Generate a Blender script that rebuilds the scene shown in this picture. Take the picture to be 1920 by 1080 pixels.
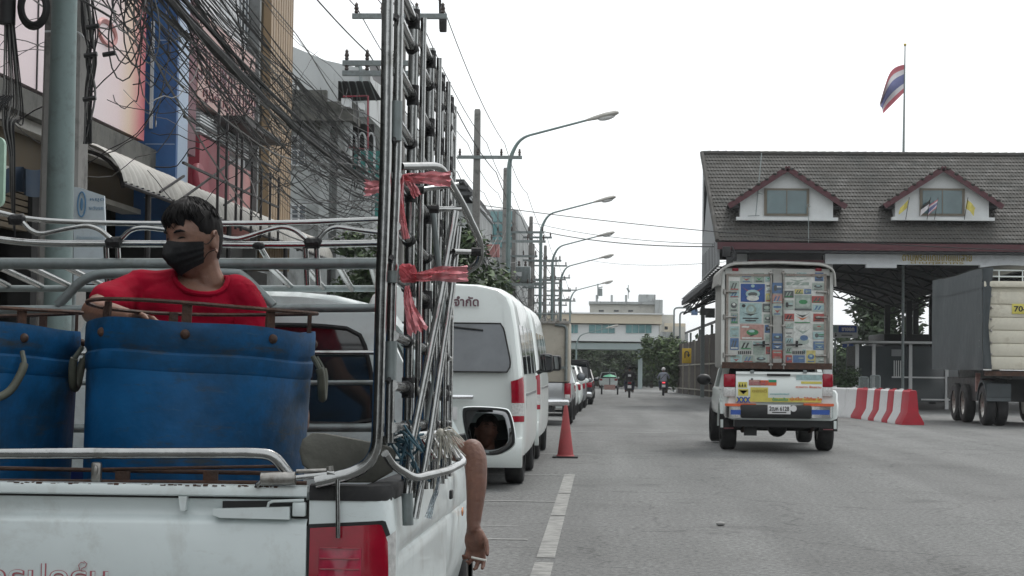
import bpy, bmesh, math, random
from mathutils import Vector, Matrix, Quaternion
random.seed(7)
R = math.radians
for o in list(bpy.data.objects): bpy.data.objects.remove(o, do_unlink=True)
SC = bpy.context.scene
COL = SC.collection

# ------------------------------------------------------------------ camera
F = 3400.0                      # focal length in pixels of a 1920 px wide picture
CAMZ = 1.38
ROLL = R(0.7)
_vx, _vy = 183.0, 142.0         # where the road direction (+Y) meets the picture, from its centre
_x0 = _vx*math.cos(ROLL) + _vy*math.sin(ROLL); _y0 = -_vx*math.sin(ROLL) + _vy*math.cos(ROLL)
PITCH = math.atan(_y0/F); YAW = math.atan(_x0*math.cos(PITCH)/F)
_f = Vector((-math.sin(YAW)*math.cos(PITCH), math.cos(YAW)*math.cos(PITCH), math.sin(PITCH)))
_r = Vector((math.cos(YAW), math.sin(YAW), 0)); _u = _r.cross(_f)
CR = _r*math.cos(ROLL) + _u*math.sin(ROLL); CU = -_r*math.sin(ROLL) + _u*math.cos(ROLL)
CPOS = Vector((0, 0, CAMZ))
cam = bpy.data.cameras.new('camera'); cam.sensor_width = 36; cam.lens = 36*F/1920; cam.clip_end = 6000; cam.clip_start = 0.05
camo = bpy.data.objects.new('camera', cam); COL.objects.link(camo)
camo.matrix_world = Matrix(((CR.x, CU.x, -_f.x, 0), (CR.y, CU.y, -_f.y, 0), (CR.z, CU.z, -_f.z, CAMZ), (0, 0, 0, 1)))
SC.camera = camo

# ------------------------------------------------------------------ sky, sun, exposure
w = bpy.data.worlds.new('World'); SC.world = w; w.use_nodes = True
nt = w.node_tree; nt.nodes.clear()
SUN_EL, SUN_AZ = 58, 28         # degrees; azimuth clockwise from +Y, sun ahead and to the right behind thin cloud
sky = nt.nodes.new('ShaderNodeTexSky'); sky.sky_type = 'NISHITA'; sky.sun_disc = False
sky.sun_elevation = R(SUN_EL); sky.sun_rotation = R(SUN_AZ); sky.air_density = 1.2; sky.dust_density = 5; sky.ozone_density = 1
hs = nt.nodes.new('ShaderNodeHueSaturation'); hs.inputs['Saturation'].default_value = 0.22
mx = nt.nodes.new('ShaderNodeMix'); mx.data_type = 'RGBA'; mx.inputs[0].default_value = 0.62
mx.inputs[7].default_value = (10.2, 10.6, 10.8, 1)       # the even white of the overcast
bg = nt.nodes.new('ShaderNodeBackground'); bg.inputs['Strength'].default_value = 0.148
wo = nt.nodes.new('ShaderNodeOutputWorld')
nt.links.new(sky.outputs[0], hs.inputs['Color']); nt.links.new(hs.outputs[0], mx.inputs[6])
nt.links.new(mx.outputs[2], bg.inputs['Color']); nt.links.new(bg.outputs[0], wo.inputs['Surface'])
sl = bpy.data.lights.new('sun', 'SUN'); sl.energy = 1.0; sl.angle = R(14); sl.color = (1.0, 0.96, 0.9)
so = bpy.data.objects.new('sun', sl); COL.objects.link(so)
_sd = Vector((math.sin(R(SUN_AZ))*math.cos(R(SUN_EL)), math.cos(R(SUN_AZ))*math.cos(R(SUN_EL)), math.sin(R(SUN_EL))))
so.rotation_euler = _sd.to_track_quat('Z', 'Y').to_euler(); so.location = (0, 0, 30)
SC.view_settings.view_transform = 'Standard'; SC.view_settings.look = 'None'
SC.view_settings.exposure = 0.0; SC.view_settings.gamma = 1; SC.view_settings.use_curve_mapping = False
SC.cycles.use_denoising = True; SC.cycles.max_bounces = 8; SC.cycles.transparent_max_bounces = 12
SC.cycles.sample_clamp_indirect = 6

# ------------------------------------------------------------------ survey helpers
def gz(Y): return 0.0 if Y < 30 else -0.0065*(min(Y, 400)-30)         # the road falls away gently
def ray(px, py): return _f*F + CR*(px-960) + CU*(540-py)
def W(px, py, Y):
    d = ray(px, py); t = Y/d.y; return CPOS + d*t
def WX(px, py, X):
    d = ray(px, py); t = X/d.x; return CPOS + d*t
def WG(px, py):
    d = ray(px, py); z = 0
    for _ in range(30):
        t = (z-CAMZ)/d.z; z = gz(t*d.y)
    return CPOS + d*t
def V(*a): return Vector(a)

# ------------------------------------------------------------------ mesh helpers
class MB:
    def __init__(s): s.v = []; s.f = []; s.m = []; s.mi = 0
    def mat(s, i): s.mi = i; return s
    def add(s, vs, fs):
        b = len(s.v); s.v += [Vector(a) for a in vs]
        for f in fs: s.f.append([i+b for i in f]); s.m.append(s.mi)
        return s
    def box(s, c, d, rot=None, bev=0):
        hx, hy, hz = d[0]/2, d[1]/2, d[2]/2; c = Vector(c)
        if bev <= 0:
            vs = [Vector((x*hx, y*hy, z*hz)) for x in (-1, 1) for y in (-1, 1) for z in (-1, 1)]
            fs = [(0, 1, 3, 2), (4, 6, 7, 5), (0, 4, 5, 1), (2, 3, 7, 6), (0, 2, 6, 4), (1, 5, 7, 3)]
        else:
            bm = bmesh.new(); bmesh.ops.create_cube(bm, size=1)
            for v in bm.verts: v.co = Vector((v.co.x*d[0], v.co.y*d[1], v.co.z*d[2]))
            bmesh.ops.bevel(bm, geom=bm.edges[:], offset=bev, segments=2, affect='EDGES', profile=0.5)
            bm.verts.index_update(); vs = [v.co.copy() for v in bm.verts]; fs = [[v.index for v in f.verts] for f in bm.faces]; bm.free()
        if rot is not None: vs = [rot @ v for v in vs]
        return s.add([v+c for v in vs], fs)
    def bar(s, a, b, wx, wz, up=(0, 0, 1)):
        a, b = Vector(a), Vector(b); d = (b-a); L = d.length; d.normalize(); u = Vector(up)
        x = d.cross(u)
        if x.length < 1e-4: x = d.cross(Vector((1, 0, 0)))
        x.normalize(); z = x.cross(d); m = Matrix((x, d, z)).transposed()
        return s.box((a+b)/2, (wx, L, wz), m)
    def tube(s, pts, r, n=10, closed=False, caps=True):
        pts = [Vector(p) for p in pts]; k = len(pts)
        rs = r if isinstance(r, (list, tuple)) else [r]*k
        T = []
        for i in range(k):
            if closed: t = pts[(i+1) % k]-pts[i-1]
            else: t = pts[min(i+1, k-1)]-pts[max(i-1, 0)]
            T.append(t.normalized() if t.length > 1e-9 else Vector((0, 0, 1)))
        up = Vector((0, 0, 1)) if abs(T[0].z) < .9 else Vector((1, 0, 0))
        x = T[0].cross(up).normalized(); vs = []
        for i in range(k):
            x = (x-T[i]*x.dot(T[i])).normalized(); y = T[i].cross(x)
            for j in range(n):
                a = 2*math.pi*j/n; vs.append(pts[i]+(x*math.cos(a)+y*math.sin(a))*rs[i])
        fs = []
        for i in range(k if closed else k-1):
            for j in range(n):
                a = i*n+j; b = i*n+(j+1) % n; c = ((i+1) % k)*n+(j+1) % n; e = ((i+1) % k)*n+j
                fs.append((a, b, c, e))
        if caps and not closed: fs.append(tuple(reversed(range(n)))); fs.append(tuple(range((k-1)*n, k*n)))
        return s.add(vs, fs)
    def lathe(s, prof, c=(0, 0, 0), n=24, rot=None, a0=0, a1=2*math.pi):
        c = Vector(c); full = abs(a1-a0-2*math.pi) < 1e-6; m = n if full else n+1; vs = []
        for r, z in prof:
            for j in range(m):
                a = a0+(a1-a0)*j/n; p = Vector((r*math.cos(a), r*math.sin(a), z)); vs.append((rot @ p if rot is not None else p)+c)
        fs = []
        for i in range(len(prof)-1):
            for j in range(n):
                b = (j+1) % m; fs.append((i*m+j, i*m+b, (i+1)*m+b, (i+1)*m+j))
        return s.add(vs, fs)
    def sphere(s, c, r, n=10, k=6, rot=None):
        if not isinstance(r, (list, tuple, Vector)): r = (r, r, r)
        c = Vector(c); vs = [Vector((0, 0, r[2]))]
        for i in range(1, k):
            t = math.pi*i/k
            for j in range(n):
                a = 2*math.pi*j/n; vs.append(Vector((r[0]*math.sin(t)*math.cos(a), r[1]*math.sin(t)*math.sin(a), r[2]*math.cos(t))))
        vs.append(Vector((0, 0, -r[2]))); fs = [(0, 1+j, 1+(j+1) % n) for j in range(n)]
        for i in range(k-2):
            for j in range(n): fs.append((1+i*n+j, 1+(i+1)*n+j, 1+(i+1)*n+(j+1) % n, 1+i*n+(j+1) % n))
        L = len(vs)-1; fs += [(L, 1+(k-2)*n+(j+1) % n, 1+(k-2)*n+j) for j in range(n)]
        if rot is not None: vs = [rot @ v for v in vs]
        return s.add([v+c for v in vs], fs)
    def prism(s, poly, f0, f1):
        """poly: list of 2D points; f0/f1: functions mapping a 2D point to the near / far 3D point"""
        n = len(poly); vs = [f0(p) for p in poly]+[f1(p) for p in poly]
        fs = [tuple(range(n)), tuple(reversed(range(n, 2*n)))]+[(i, i+n, (i+1) % n+n, (i+1) % n) for i in range(n)]
        return s.add(vs, fs)
    def grid(s, fn, nu, nv):
        vs = [fn(i/nu, j/nv) for i in range(nu+1) for j in range(nv+1)]
        return s.add(vs, [(i*(nv+1)+j, (i+1)*(nv+1)+j, (i+1)*(nv+1)+j+1, i*(nv+1)+j+1) for i in range(nu) for j in range(nv)])
    def loft(s, secs, caps=True, closed=True):
        n = len(secs[0]); vs = [p for q in secs for p in q]; fs = []
        for i in range(len(secs)-1):
            for j in range(n if closed else n-1):
                k = (j+1) % n; fs.append((i*n+j, i*n+k, (i+1)*n+k, (i+1)*n+j))
        if caps: fs.append(tuple(reversed(range(n)))); fs.append(tuple(range((len(secs)-1)*n, len(secs)*n)))
        return s.add(vs, fs)
    def mesh(s, name, mats, ang=38, fix=True):
        me = bpy.data.meshes.new(name); me.from_pydata([tuple(v) for v in s.v], [], s.f)
        ml = mats if isinstance(mats, (list, tuple)) else [mats]
        for q in ml: me.materials.append(M[q] if isinstance(q, str) else q)
        me.polygons.foreach_set('material_index', s.m); me.validate(); me.update()
        if fix:
            bm = bmesh.new(); bm.from_mesh(me); bmesh.ops.recalc_face_normals(bm, faces=bm.faces[:]); bm.to_mesh(me); bm.free()
        if ang:
            me.shade_smooth(); me.set_sharp_from_angle(angle=R(ang))
        return me
    def build(s, name, mats, parent=None, world=False, ang=38, fix=True):
        if world and parent is not None:
            m = Matrix.Identity(4); p = parent
            while p: m = p.matrix_basis @ m; p = p.parent
            mi = m.inverted(); s.v = [mi @ v for v in s.v]
        return obj(name, s.mesh(name, mats, ang, fix), parent)
def obj(name, me, parent=None):
    o = bpy.data.objects.new(name, me); COL.objects.link(o); o.parent = parent; return o
def tag(o, label=None, cat=None, group=None, kind=None):
    if label: o['label'] = label
    if cat: o['category'] = cat
    if group: o['group'] = group
    if kind: o['kind'] = kind
    return o
def thing(name, label, cat, loc=(0, 0, 0), rz=0, group=None):
    o = bpy.data.objects.new(name, None); COL.objects.link(o); o.location = loc; o.rotation_euler = (0, 0, rz); o.empty_display_size = .2
    return tag(o, label, cat, group)
def copy_tree(o, parent=None):
    c = o.copy(); COL.objects.link(c); c.parent = parent
    for ch in [q for q in bpy.data.objects if q.parent == o]: copy_tree(ch, c)
    return c
def spl(pts, n=6):
    pts = [Vector(p) for p in pts]; out = []
    P = [pts[0]*2-pts[1]]+pts+[pts[-1]*2-pts[-2]]
    for i in range(1, len(P)-2):
        for k in range(n):
            t = k/n; a, b, c, d = P[i-1:i+3]
            out.append(.5*((2*b)+(c-a)*t+(2*a-5*b+4*c-d)*t*t+(3*b-a-3*c+d)*t**3))
    return out+[pts[-1]]
def fil(pts, r, n=5):
    pts = [Vector(p) for p in pts]; out = [pts[0]]
    for i in range(1, len(pts)-1):
        a, b, c = pts[i-1:i+2]; q = min(r, (a-b).length*.45, (c-b).length*.45)
        p0 = b+(a-b).normalized()*q; p1 = b+(c-b).normalized()*q
        for k in range(n+1): t = k/n; out.append(p0*(1-t)**2+b*2*t*(1-t)+p1*t*t)
    return out+[pts[-1]]
def rrect(w, h, r, n=4, cx=0, cy=0):
    out = []
    for sx, sy, a in ((1, 1, 0), (-1, 1, 90), (-1, -1, 180), (1, -1, 270)):
        for k in range(n+1):
            t = R(a+90*k/n); out.append((cx+sx*(w/2-r)+r*math.cos(t), cy+sy*(h/2-r)+r*math.sin(t)))
    return out
def text_mesh(txt, size, depth=.002, offset=0, align='CENTER', bold=0):
    cu = bpy.data.curves.new('text', 'FONT'); cu.body = txt; cu.size = size; cu.extrude = depth; cu.offset = offset+bold
    cu.align_x = align; cu.align_y = 'CENTER'; cu.resolution_u = 3
    o = bpy.data.objects.new('text', cu); COL.objects.link(o)
    dg = bpy.context.evaluated_depsgraph_get(); me = bpy.data.meshes.new_from_object(o.evaluated_get(dg))
    bpy.data.objects.remove(o, do_unlink=True); bpy.data.curves.remove(cu); return me
def lettering(name, txt, size, origin, ex, ez, m, parent, depth=.002, world=True, fit=None, fith=None, offset=0, bold=0, align='CENTER'):
    """flat letters lying in the plane spanned by ex (reading direction) and ez (up)"""
    me = text_mesh(txt, size, depth, offset, align, bold)
    ex = Vector(ex).normalized(); ez = Vector(ez).normalized(); en = ex.cross(ez)
    xs = [v.co.x for v in me.vertices]; ys = [v.co.y for v in me.vertices]
    if xs:
        sx = fit/(max(xs)-min(xs)) if fit else 1; sy = fith/(max(ys)-min(ys)) if fith else (sx if fit else 1)
        cx = (max(xs)+min(xs))/2 if align == 'CENTER' else 0; cy = (max(ys)+min(ys))/2
        for v in me.vertices: v.co = Vector(origin)+ex*((v.co.x-cx)*sx)+ez*((v.co.y-cy)*sy)+en*v.co.z
    if world and parent is not None:
        mm = Matrix.Identity(4); p = parent
        while p: mm = p.matrix_basis @ mm; p = p.parent
        me.transform(mm.inverted())
    me.materials.clear(); me.materials.append(M[m]); me.name = name
    return obj(name, me, parent)

# ------------------------------------------------------------------ materials
M = {}
def mat(name, col, rough=.55, metal=0, var=.12, scale=6, bump=0, bscale=60, coat=0, trans=0, dirt=None, dscale=3, damt=.5, dcut=.5, emit=0, spec=.5, sss=0, stretch=None, ior=None):
    m = bpy.data.materials.new(name); m.use_nodes = True; t = m.node_tree; b = t.nodes['Principled BSDF']; L = t.links.new
    c = (col[0], col[1], col[2], 1)
    tc = t.nodes.new('ShaderNodeTexCoord'); mp = t.nodes.new('ShaderNodeMapping'); L(tc.outputs['Object'], mp.inputs[0])
    if stretch: mp.inputs['Scale'].default_value = stretch
    b.inputs['Roughness'].default_value = rough; b.inputs['Metallic'].default_value = metal; b.inputs['Specular IOR Level'].default_value = spec
    b.inputs['Base Color'].default_value = c
    if coat: b.inputs['Coat Weight'].default_value = coat; b.inputs['Coat Roughness'].default_value = .06
    if trans: b.inputs['Transmission Weight'].default_value = trans
    if ior: b.inputs['IOR'].default_value = ior
    if sss: b.inputs['Subsurface Weight'].default_value = sss; b.inputs['Subsurface Radius'].default_value = (.02, .008, .004); b.inputs['Subsurface Scale'].default_value = .4
    out = None
    if var:
        no = t.nodes.new('ShaderNodeTexNoise'); no.inputs['Scale'].default_value = scale; no.inputs['Detail'].default_value = 6; no.inputs['Roughness'].default_value = .62
        L(mp.outputs[0], no.inputs['Vector'])
        mr = t.nodes.new('ShaderNodeMapRange'); mr.inputs['From Min'].default_value = .3; mr.inputs['From Max'].default_value = .7
        mr.inputs['To Min'].default_value = 1-var; mr.inputs['To Max'].default_value = 1+var; L(no.outputs[0], mr.inputs['Value'])
        mul = t.nodes.new('ShaderNodeVectorMath'); mul.operation = 'SCALE'; mul.inputs[0].default_value = col[:3]; L(mr.outputs[0], mul.inputs['Scale'])
        out = mul.outputs[0]
        r2 = t.nodes.new('ShaderNodeMapRange'); r2.inputs['From Min'].default_value = .3; r2.inputs['From Max'].default_value = .7
        r2.inputs['To Min'].default_value = max(.02, rough*(1-var)); r2.inputs['To Max'].default_value = min(1, rough*(1+var)); L(no.outputs[0], r2.inputs['Value']); L(r2.outputs[0], b.inputs['Roughness'])
    if dirt:
        n2 = t.nodes.new('ShaderNodeTexNoise'); n2.inputs['Scale'].default_value = dscale; n2.inputs['Detail'].default_value = 9; n2.inputs['Roughness'].default_value = .7; n2.inputs['Distortion'].default_value = .3
        L(mp.outputs[0], n2.inputs['Vector'])
        rp = t.nodes.new('ShaderNodeMapRange'); rp.inputs['From Min'].default_value = dcut; rp.inputs['From Max'].default_value = dcut+.18; rp.inputs['To Max'].default_value = damt; L(n2.outputs[0], rp.inputs['Value'])
        mi = t.nodes.new('ShaderNodeMix'); mi.data_type = 'RGBA'; L(rp.outputs[0], mi.inputs[0])
        if out: L(out, mi.inputs[6])
        else: mi.inputs[6].default_value = c
        mi.inputs[7].default_value = (dirt[0], dirt[1], dirt[2], 1); out = mi.outputs[2]
    if out: L(out, b.inputs['Base Color'])
    if bump:
        n3 = t.nodes.new('ShaderNodeTexNoise'); n3.inputs['Scale'].default_value = bscale; n3.inputs['Detail'].default_value = 5; L(mp.outputs[0], n3.inputs['Vector'])
        bp = t.nodes.new('ShaderNodeBump'); bp.inputs['Strength'].default_value = bump; bp.inputs['Distance'].default_value = .02; L(n3.outputs[0], bp.inputs['Height']); L(bp.outputs[0], b.inputs['Normal'])
    if emit: b.inputs['Emission Color'].default_value = c; b.inputs['Emission Strength'].default_value = emit
    M[name] = m; return m
WHT = (.72, .75, .75)
mat('paint_white', (.71, .78, .78), .32, var=.05, scale=3, coat=.35, dirt=(.36, .35, .31), dscale=5, damt=.42, dcut=.5, bump=.03, bscale=7)
mat('paint_van', (.72, .77, .75), .28, var=.03, scale=2, coat=.5, dirt=(.4, .39, .35), dscale=4, damt=.25, dcut=.56)
mat('paint_silver', (.42, .43, .44), .3, metal=.55, var=.05, coat=.4)
mat('paint_dark', (.03, .033, .04), .25, var=.05, coat=.5)
mat('paint_grey', (.2, .21, .22), .3, metal=.4, var=.05, coat=.5)
mat('glass_dark', (.02, .026, .03), .05, var=.0, spec=.9)
mat('glass_tint', (.10, .115, .13), .12, var=.25, scale=2.5, spec=.9)
mat('glass_teal', (.13, .26, .27), .1, var=.3, scale=1.2, spec=.8)
mat('steel', (.37, .375, .37), .17, metal=1, var=.12, scale=14, dirt=(.13, .12, .10), dscale=9, damt=.7, dcut=.55, bump=.05, bscale=30)
mat('steel_worn', (.36, .35, .33), .42, metal=1, var=.25, scale=22, dirt=(.12, .09, .065), dscale=11, damt=.9, dcut=.5, bump=.15, bscale=50)
mat('galv', (.21, .24, .24), .5, metal=.5, var=.2, scale=16, dirt=(.12, .12, .11), dscale=9, damt=.6, dcut=.5)
mat('black_tape', (.012, .012, .013), .6, var=.3, scale=30, bump=.4, bscale=90)
mat('rubber', (.018, .018, .019), .75, var=.2, scale=12, dirt=(.09, .085, .075), dscale=8, damt=.4, dcut=.55)
mat('black_plastic', (.014, .015, .016), .45, var=.2, scale=9)
mat('rust', (.06, .032, .022), .8, var=.35, scale=20, bump=.3, dirt=(.15, .07, .04), dscale=12, damt=.6)
mat('chrome', (.75, .76, .77), .12, metal=1, var=.1, scale=5)
mat('mirror', (.2, .205, .21), .01, metal=1, var=0)
mat('red_lens', (.30, .006, .022), .16, var=.2, scale=14, coat=.25, spec=.4)
mat('red_lens_inner', (.40, .012, .05), .1, var=.3, scale=22, coat=.3, spec=.6)
mat('clear_lens', (.55, .55, .54), .15, var=.3, scale=40, coat=.8)
mat('amber', (.55, .17, .02), .2, var=.1, coat=.6)
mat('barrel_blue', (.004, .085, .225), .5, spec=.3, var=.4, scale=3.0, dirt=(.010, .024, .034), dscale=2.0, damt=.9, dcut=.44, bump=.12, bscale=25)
mat('barrel_inner', (.02, .05, .22), .55, var=.2)
mat('hose', (.10, .105, .08), .6, var=.3, scale=20)
mat('rope_green', (.10, .11, .09), .9, var=.4, scale=60)
mat('red_shirt', (.27, .004, .02), .95, spec=.12, var=.16, scale=9, bump=.35, bscale=14)
mat('skin', (.21, .108, .072), .5, var=.16, scale=18, sss=.12, bump=.15, bscale=70, dirt=(.16, .07, .05), dscale=11, damt=.5, dcut=.52)
mat('skin_dark', (.15, .066, .043), .5, var=.22, scale=22, sss=.1, bump=.25, bscale=60, dirt=(.10, .042, .028), dscale=14, damt=.6, dcut=.5)
mat('hair', (.007, .006, .006), .7, var=.4, scale=60, stretch=(1, 1, .2), spec=.3)
mat('mask_black', (.006, .006, .007), .8, var=.2, scale=30, bump=.1)
mat('eye_white', (.55, .5, .46), .3, var=0)
mat('ribbon', (.74, .22, .25), .45, var=.2, scale=12, trans=.6, ior=1.05)
mat('seat_grey', (.14, .14, .12), .75, var=.25, scale=7, dirt=(.03, .028, .02), dscale=26, damt=.85, dcut=.6, bump=.15)
mat('white_rope', (.5, .48, .42), .9, var=.25, scale=60)
mat('blue_rope', (.03, .08, .11), .9, var=.4, scale=60)
mat('letter_red', (.42, .13, .15), .5, var=.1)
mat('letter_dark', (.10, .03, .05), .5, var=.1)
mat('letter_black', (.02, .02, .02), .6, var=0)
mat('letter_white', (.7, .7, .7), .6, var=0)
mat('gold', (.42, .32, .07), .4, metal=.3, var=.15)
mat('cig', (.75, .73, .68), .8, var=0)
mat('asphalt', (.135, .138, .135), .82, var=.16, scale=.35, bump=.5, bscale=130, dirt=(.075, .075, .073), dscale=.22, damt=.55, dcut=.5)
mat('concrete', (.24, .24, .22), .85, var=.2, scale=2, bump=.2, dirt=(.05, .05, .045), dscale=1.2, damt=.8, dcut=.5)
mat('pavement', (.22, .215, .2), .85, var=.2, scale=1.5, bump=.2)
mat('line_white', (.27, .27, .255), .8, var=.2, scale=6, dirt=(.15, .15, .145), dscale=7, damt=.9, dcut=.43)
mat('joint_pale', (.3, .3, .29), .8, var=.3, scale=8)
# ------------------------------------------------------------------ the setting: ground, road markings, pavement
def sheet(name, x0, x1, ys, lift, m, parent=None):
    b = MB(); vs = []; fs = []
    for y in ys: vs += [(x0 if not callable(x0) else x0(y), y, gz(y)+lift), (x1 if not callable(x1) else x1(y), y, gz(y)+lift)]
    for i in range(len(ys)-1): fs.append((2*i, 2*i+1, 2*i+3, 2*i+2))
    b.add(vs, fs); o = b.build(name, m, parent, ang=0, fix=False)
    return o
YS = [-30, 0, 10, 20, 30, 60, 100, 150, 250, 400, 700, 1500, 4000]
tag(sheet('ground', -3000, 3000, YS, 0, 'asphalt'), kind='structure')
def am(m):      # fine aggregate, tyre-dark bands along the lane and worn pale streaks, all in the asphalt itself
    t = m.node_tree; b = t.nodes['Principled BSDF']; src = b.inputs['Base Color'].links[0].from_socket
    tc = t.nodes.new('ShaderNodeTexCoord'); mp = t.nodes.new('ShaderNodeMapping'); mp.inputs['Scale'].default_value = (.9, .05, 1); t.links.new(tc.outputs['Object'], mp.inputs[0])
    n = t.nodes.new('ShaderNodeTexNoise'); n.inputs['Scale'].default_value = 1.1; n.inputs['Detail'].default_value = 5; t.links.new(mp.outputs[0], n.inputs['Vector'])
    r = t.nodes.new('ShaderNodeMapRange'); r.inputs['From Min'].default_value = .35; r.inputs['From Max'].default_value = .68; r.inputs['To Min'].default_value = .8; r.inputs['To Max'].default_value = 1.22; t.links.new(n.outputs[0], r.inputs[0])
    n2 = t.nodes.new('ShaderNodeTexNoise'); n2.inputs['Scale'].default_value = 22; n2.inputs['Detail'].default_value = 8; n2.inputs['Roughness'].default_value = .85; t.links.new(tc.outputs['Object'], n2.inputs['Vector'])
    r2 = t.nodes.new('ShaderNodeMapRange'); r2.inputs['From Min'].default_value = .41; r2.inputs['From Max'].default_value = .59; r2.inputs['To Min'].default_value = .5; r2.inputs['To Max'].default_value = 1.55; t.links.new(n2.outputs[0], r2.inputs[0])
    mu = t.nodes.new('ShaderNodeMath'); mu.operation = 'MULTIPLY'; t.links.new(r.outputs[0], mu.inputs[0]); t.links.new(r2.outputs[0], mu.inputs[1])
    vo = t.nodes.new('ShaderNodeTexVoronoi'); vo.feature = 'DISTANCE_TO_EDGE'; vo.inputs['Scale'].default_value = .42; dn = t.nodes.new('ShaderNodeTexNoise'); dn.inputs['Scale'].default_value = 1.7; dn.inputs['Detail'].default_value = 6; t.links.new(tc.outputs['Object'], dn.inputs['Vector'])
    av = t.nodes.new('ShaderNodeVectorMath'); av.operation = 'MULTIPLY_ADD'; av.inputs[1].default_value = (1.1, 1.1, 0); t.links.new(dn.outputs['Color'], av.inputs[0]); t.links.new(tc.outputs['Object'], av.inputs[2]); t.links.new(av.outputs[0], vo.inputs['Vector'])
    cr = t.nodes.new('ShaderNodeMapRange'); cr.inputs['From Min'].default_value = .0; cr.inputs['From Max'].default_value = .012; cr.inputs['To Min'].default_value = .62; cr.inputs['To Max'].default_value = 1; t.links.new(vo.outputs['Distance'], cr.inputs[0])
    st = t.nodes.new('ShaderNodeTexNoise'); st.inputs['Scale'].default_value = .75; st.inputs['Detail'].default_value = 7; st.inputs['Distortion'].default_value = .6; t.links.new(tc.outputs['Object'], st.inputs['Vector'])
    sr = t.nodes.new('ShaderNodeMapRange'); sr.inputs['From Min'].default_value = .60; sr.inputs['From Max'].default_value = .70; sr.inputs['To Min'].default_value = 1; sr.inputs['To Max'].default_value = .72; t.links.new(st.outputs[0], sr.inputs[0])
    m3 = t.nodes.new('ShaderNodeMath'); m3.operation = 'MULTIPLY'; t.links.new(mu.outputs[0], m3.inputs[0]); t.links.new(sr.outputs[0], m3.inputs[1]); mu = m3
    m2 = t.nodes.new('ShaderNodeMath'); m2.operation = 'MULTIPLY'; t.links.new(mu.outputs[0], m2.inputs[0]); t.links.new(cr.outputs[0], m2.inputs[1]); mu = m2
    s = t.nodes.new('ShaderNodeVectorMath'); s.operation = 'SCALE'; t.links.new(src, s.inputs[0]); t.links.new(mu.outputs[0], s.inputs['Scale']); t.links.new(s.outputs[0], b.inputs['Base Color'])
am(M['asphalt'])
# parking lane line and the pale cross lines of the bays
b = MB()
for y0, y1 in ((9, 12.6), (12.9, 16.4), (16.5, 19.2), (19.3, 22.6)):
    xa = lambda y: -.385-.0042*y
    b.add([(xa(y0)-.065, y0, .004), (xa(y0)+.065, y0, .004), (xa(y1)+.065, y1, .004), (xa(y1)-.065, y1, .004)], [(0, 1, 2, 3)])
tag(b.build('road_marking', 'line_white', ang=0, fix=False), kind='structure')
b = MB()
for y, xe, wd in ((14.15, -.62, .035), (15.3, -.75, .02), (18.05, -.5, .05), (22.3, -.46, .05), (27.5, -.2, .06), (38, 1.2, .1)):
    b.add([(-2.9, y, .008), (xe, y, .008), (xe, y+wd, .008), (-2.9, y+wd, .008)], [(0, 1, 2, 3)])
for v in b.v: v.z = gz(v.y)+.008
tag(b.build('bay_line', 'joint_pale', ang=0, fix=False), kind='structure')
# pavement on the left with its kerb
b = MB()
for y0, y1 in zip(YS[1:9], YS[2:10]):
    for (x0, x1, z0, z1) in ((-60, -3.05, .13, .13), (-3.05, -3.05, .13, 0)):
        b.add([(x0, y0, gz(y0)+z0), (x1, y0, gz(y0)+z1), (x1, y1, gz(y1)+z1), (x0, y1, gz(y1)+z0)], [(0, 1, 2, 3)])
tag(b.build('pavement', 'pavement', ang=0, fix=False), kind='structure')
# a stone chip on the lane
p = WG(1351, 986); b = MB(); b.sphere((p.x, p.y, .018), (.045, .03, .02), 7, 5)
tag(b.build('stone_chip', 'joint_pale'), 'small pale stone chip lying on the open asphalt lane', 'stone')
# tufts of litter beside the van wheel
# ------------------------------------------------------------------ the near pickup with its steel cage
T_EY = ray(1080, 772).normalized(); T_EX = T_EY.cross(V(0, 0, 1)).normalized(); T_EZ = T_EX.cross(T_EY)
T_O = V(-1.43, 4.86, 0)
TM = Matrix(((T_EX.x, T_EY.x, T_EZ.x, T_O.x), (T_EX.y, T_EY.y, T_EZ.y, T_O.y), (T_EX.z, T_EY.z, T_EZ.z, T_O.z), (0, 0, 0, 1)))
TMI = TM.inverted(); T_C = TMI @ CPOS
def T(px, py, y):               # pixel -> point of the truck frame on the cross plane y
    d = TMI.to_3x3() @ ray(px, py); t = (y-T_C.y)/d.y; return T_C+d*t
def TS(px, py, x):              # the same on the lengthwise plane x
    d = TMI.to_3x3() @ ray(px, py); t = (x-T_C.x)/d.x; return T_C+d*t
truck = thing('pickup_truck', 'near white pickup truck with steel cage, blue drums and a man in its bed', 'pickup')
truck.matrix_basis = TM
def tk(b, name, m, parent=None, **k): return b.build(name, m, parent or truck, **k)
zt = T(300, 906, 0).z; zl = T(300, 929, 0).z; zr = T(300, 974, 0).z; XE = T(576, 950, 0).x
# tailgate: rolled lip, drip groove, concave band, flat panel
prof = [(.03, zt-.01), (.012, zt), (-.004, zt-.003), (-.009, zt-.012), (-.009, zl+.004), (-.004, zl), (.014, zl-.001), (.014, zl-.006), (.016, zl-.012), (.024, zl-.028), (.024, zr+.018), (.016, zr+.008), (-.002, zr-.004), (-.006, zr-.012), (-.006, .60), (.03, .56)]
b = MB(); nx = 24
b.grid(lambda i, j: V(-XE+2*XE*i, prof[round(j*(len(prof)-1))][0]-.004*math.cos((i-.5)*3), prof[round(j*(len(prof)-1))][1]), nx, len(prof)-1)
tg = tk(b, 'tailgate', 'paint_white', ang=50)
b = MB(); b.box((0, .045, .80), (2*XE, .02, zt-.60)); tk(b, 'tailgate_inner', 'paint_white', tg)
b = MB(); b.box((0, .0105, zl-.0035), (2*XE-.01, .006, .006)); tk(b, 'drip_groove', 'letter_black', tg)
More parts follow.
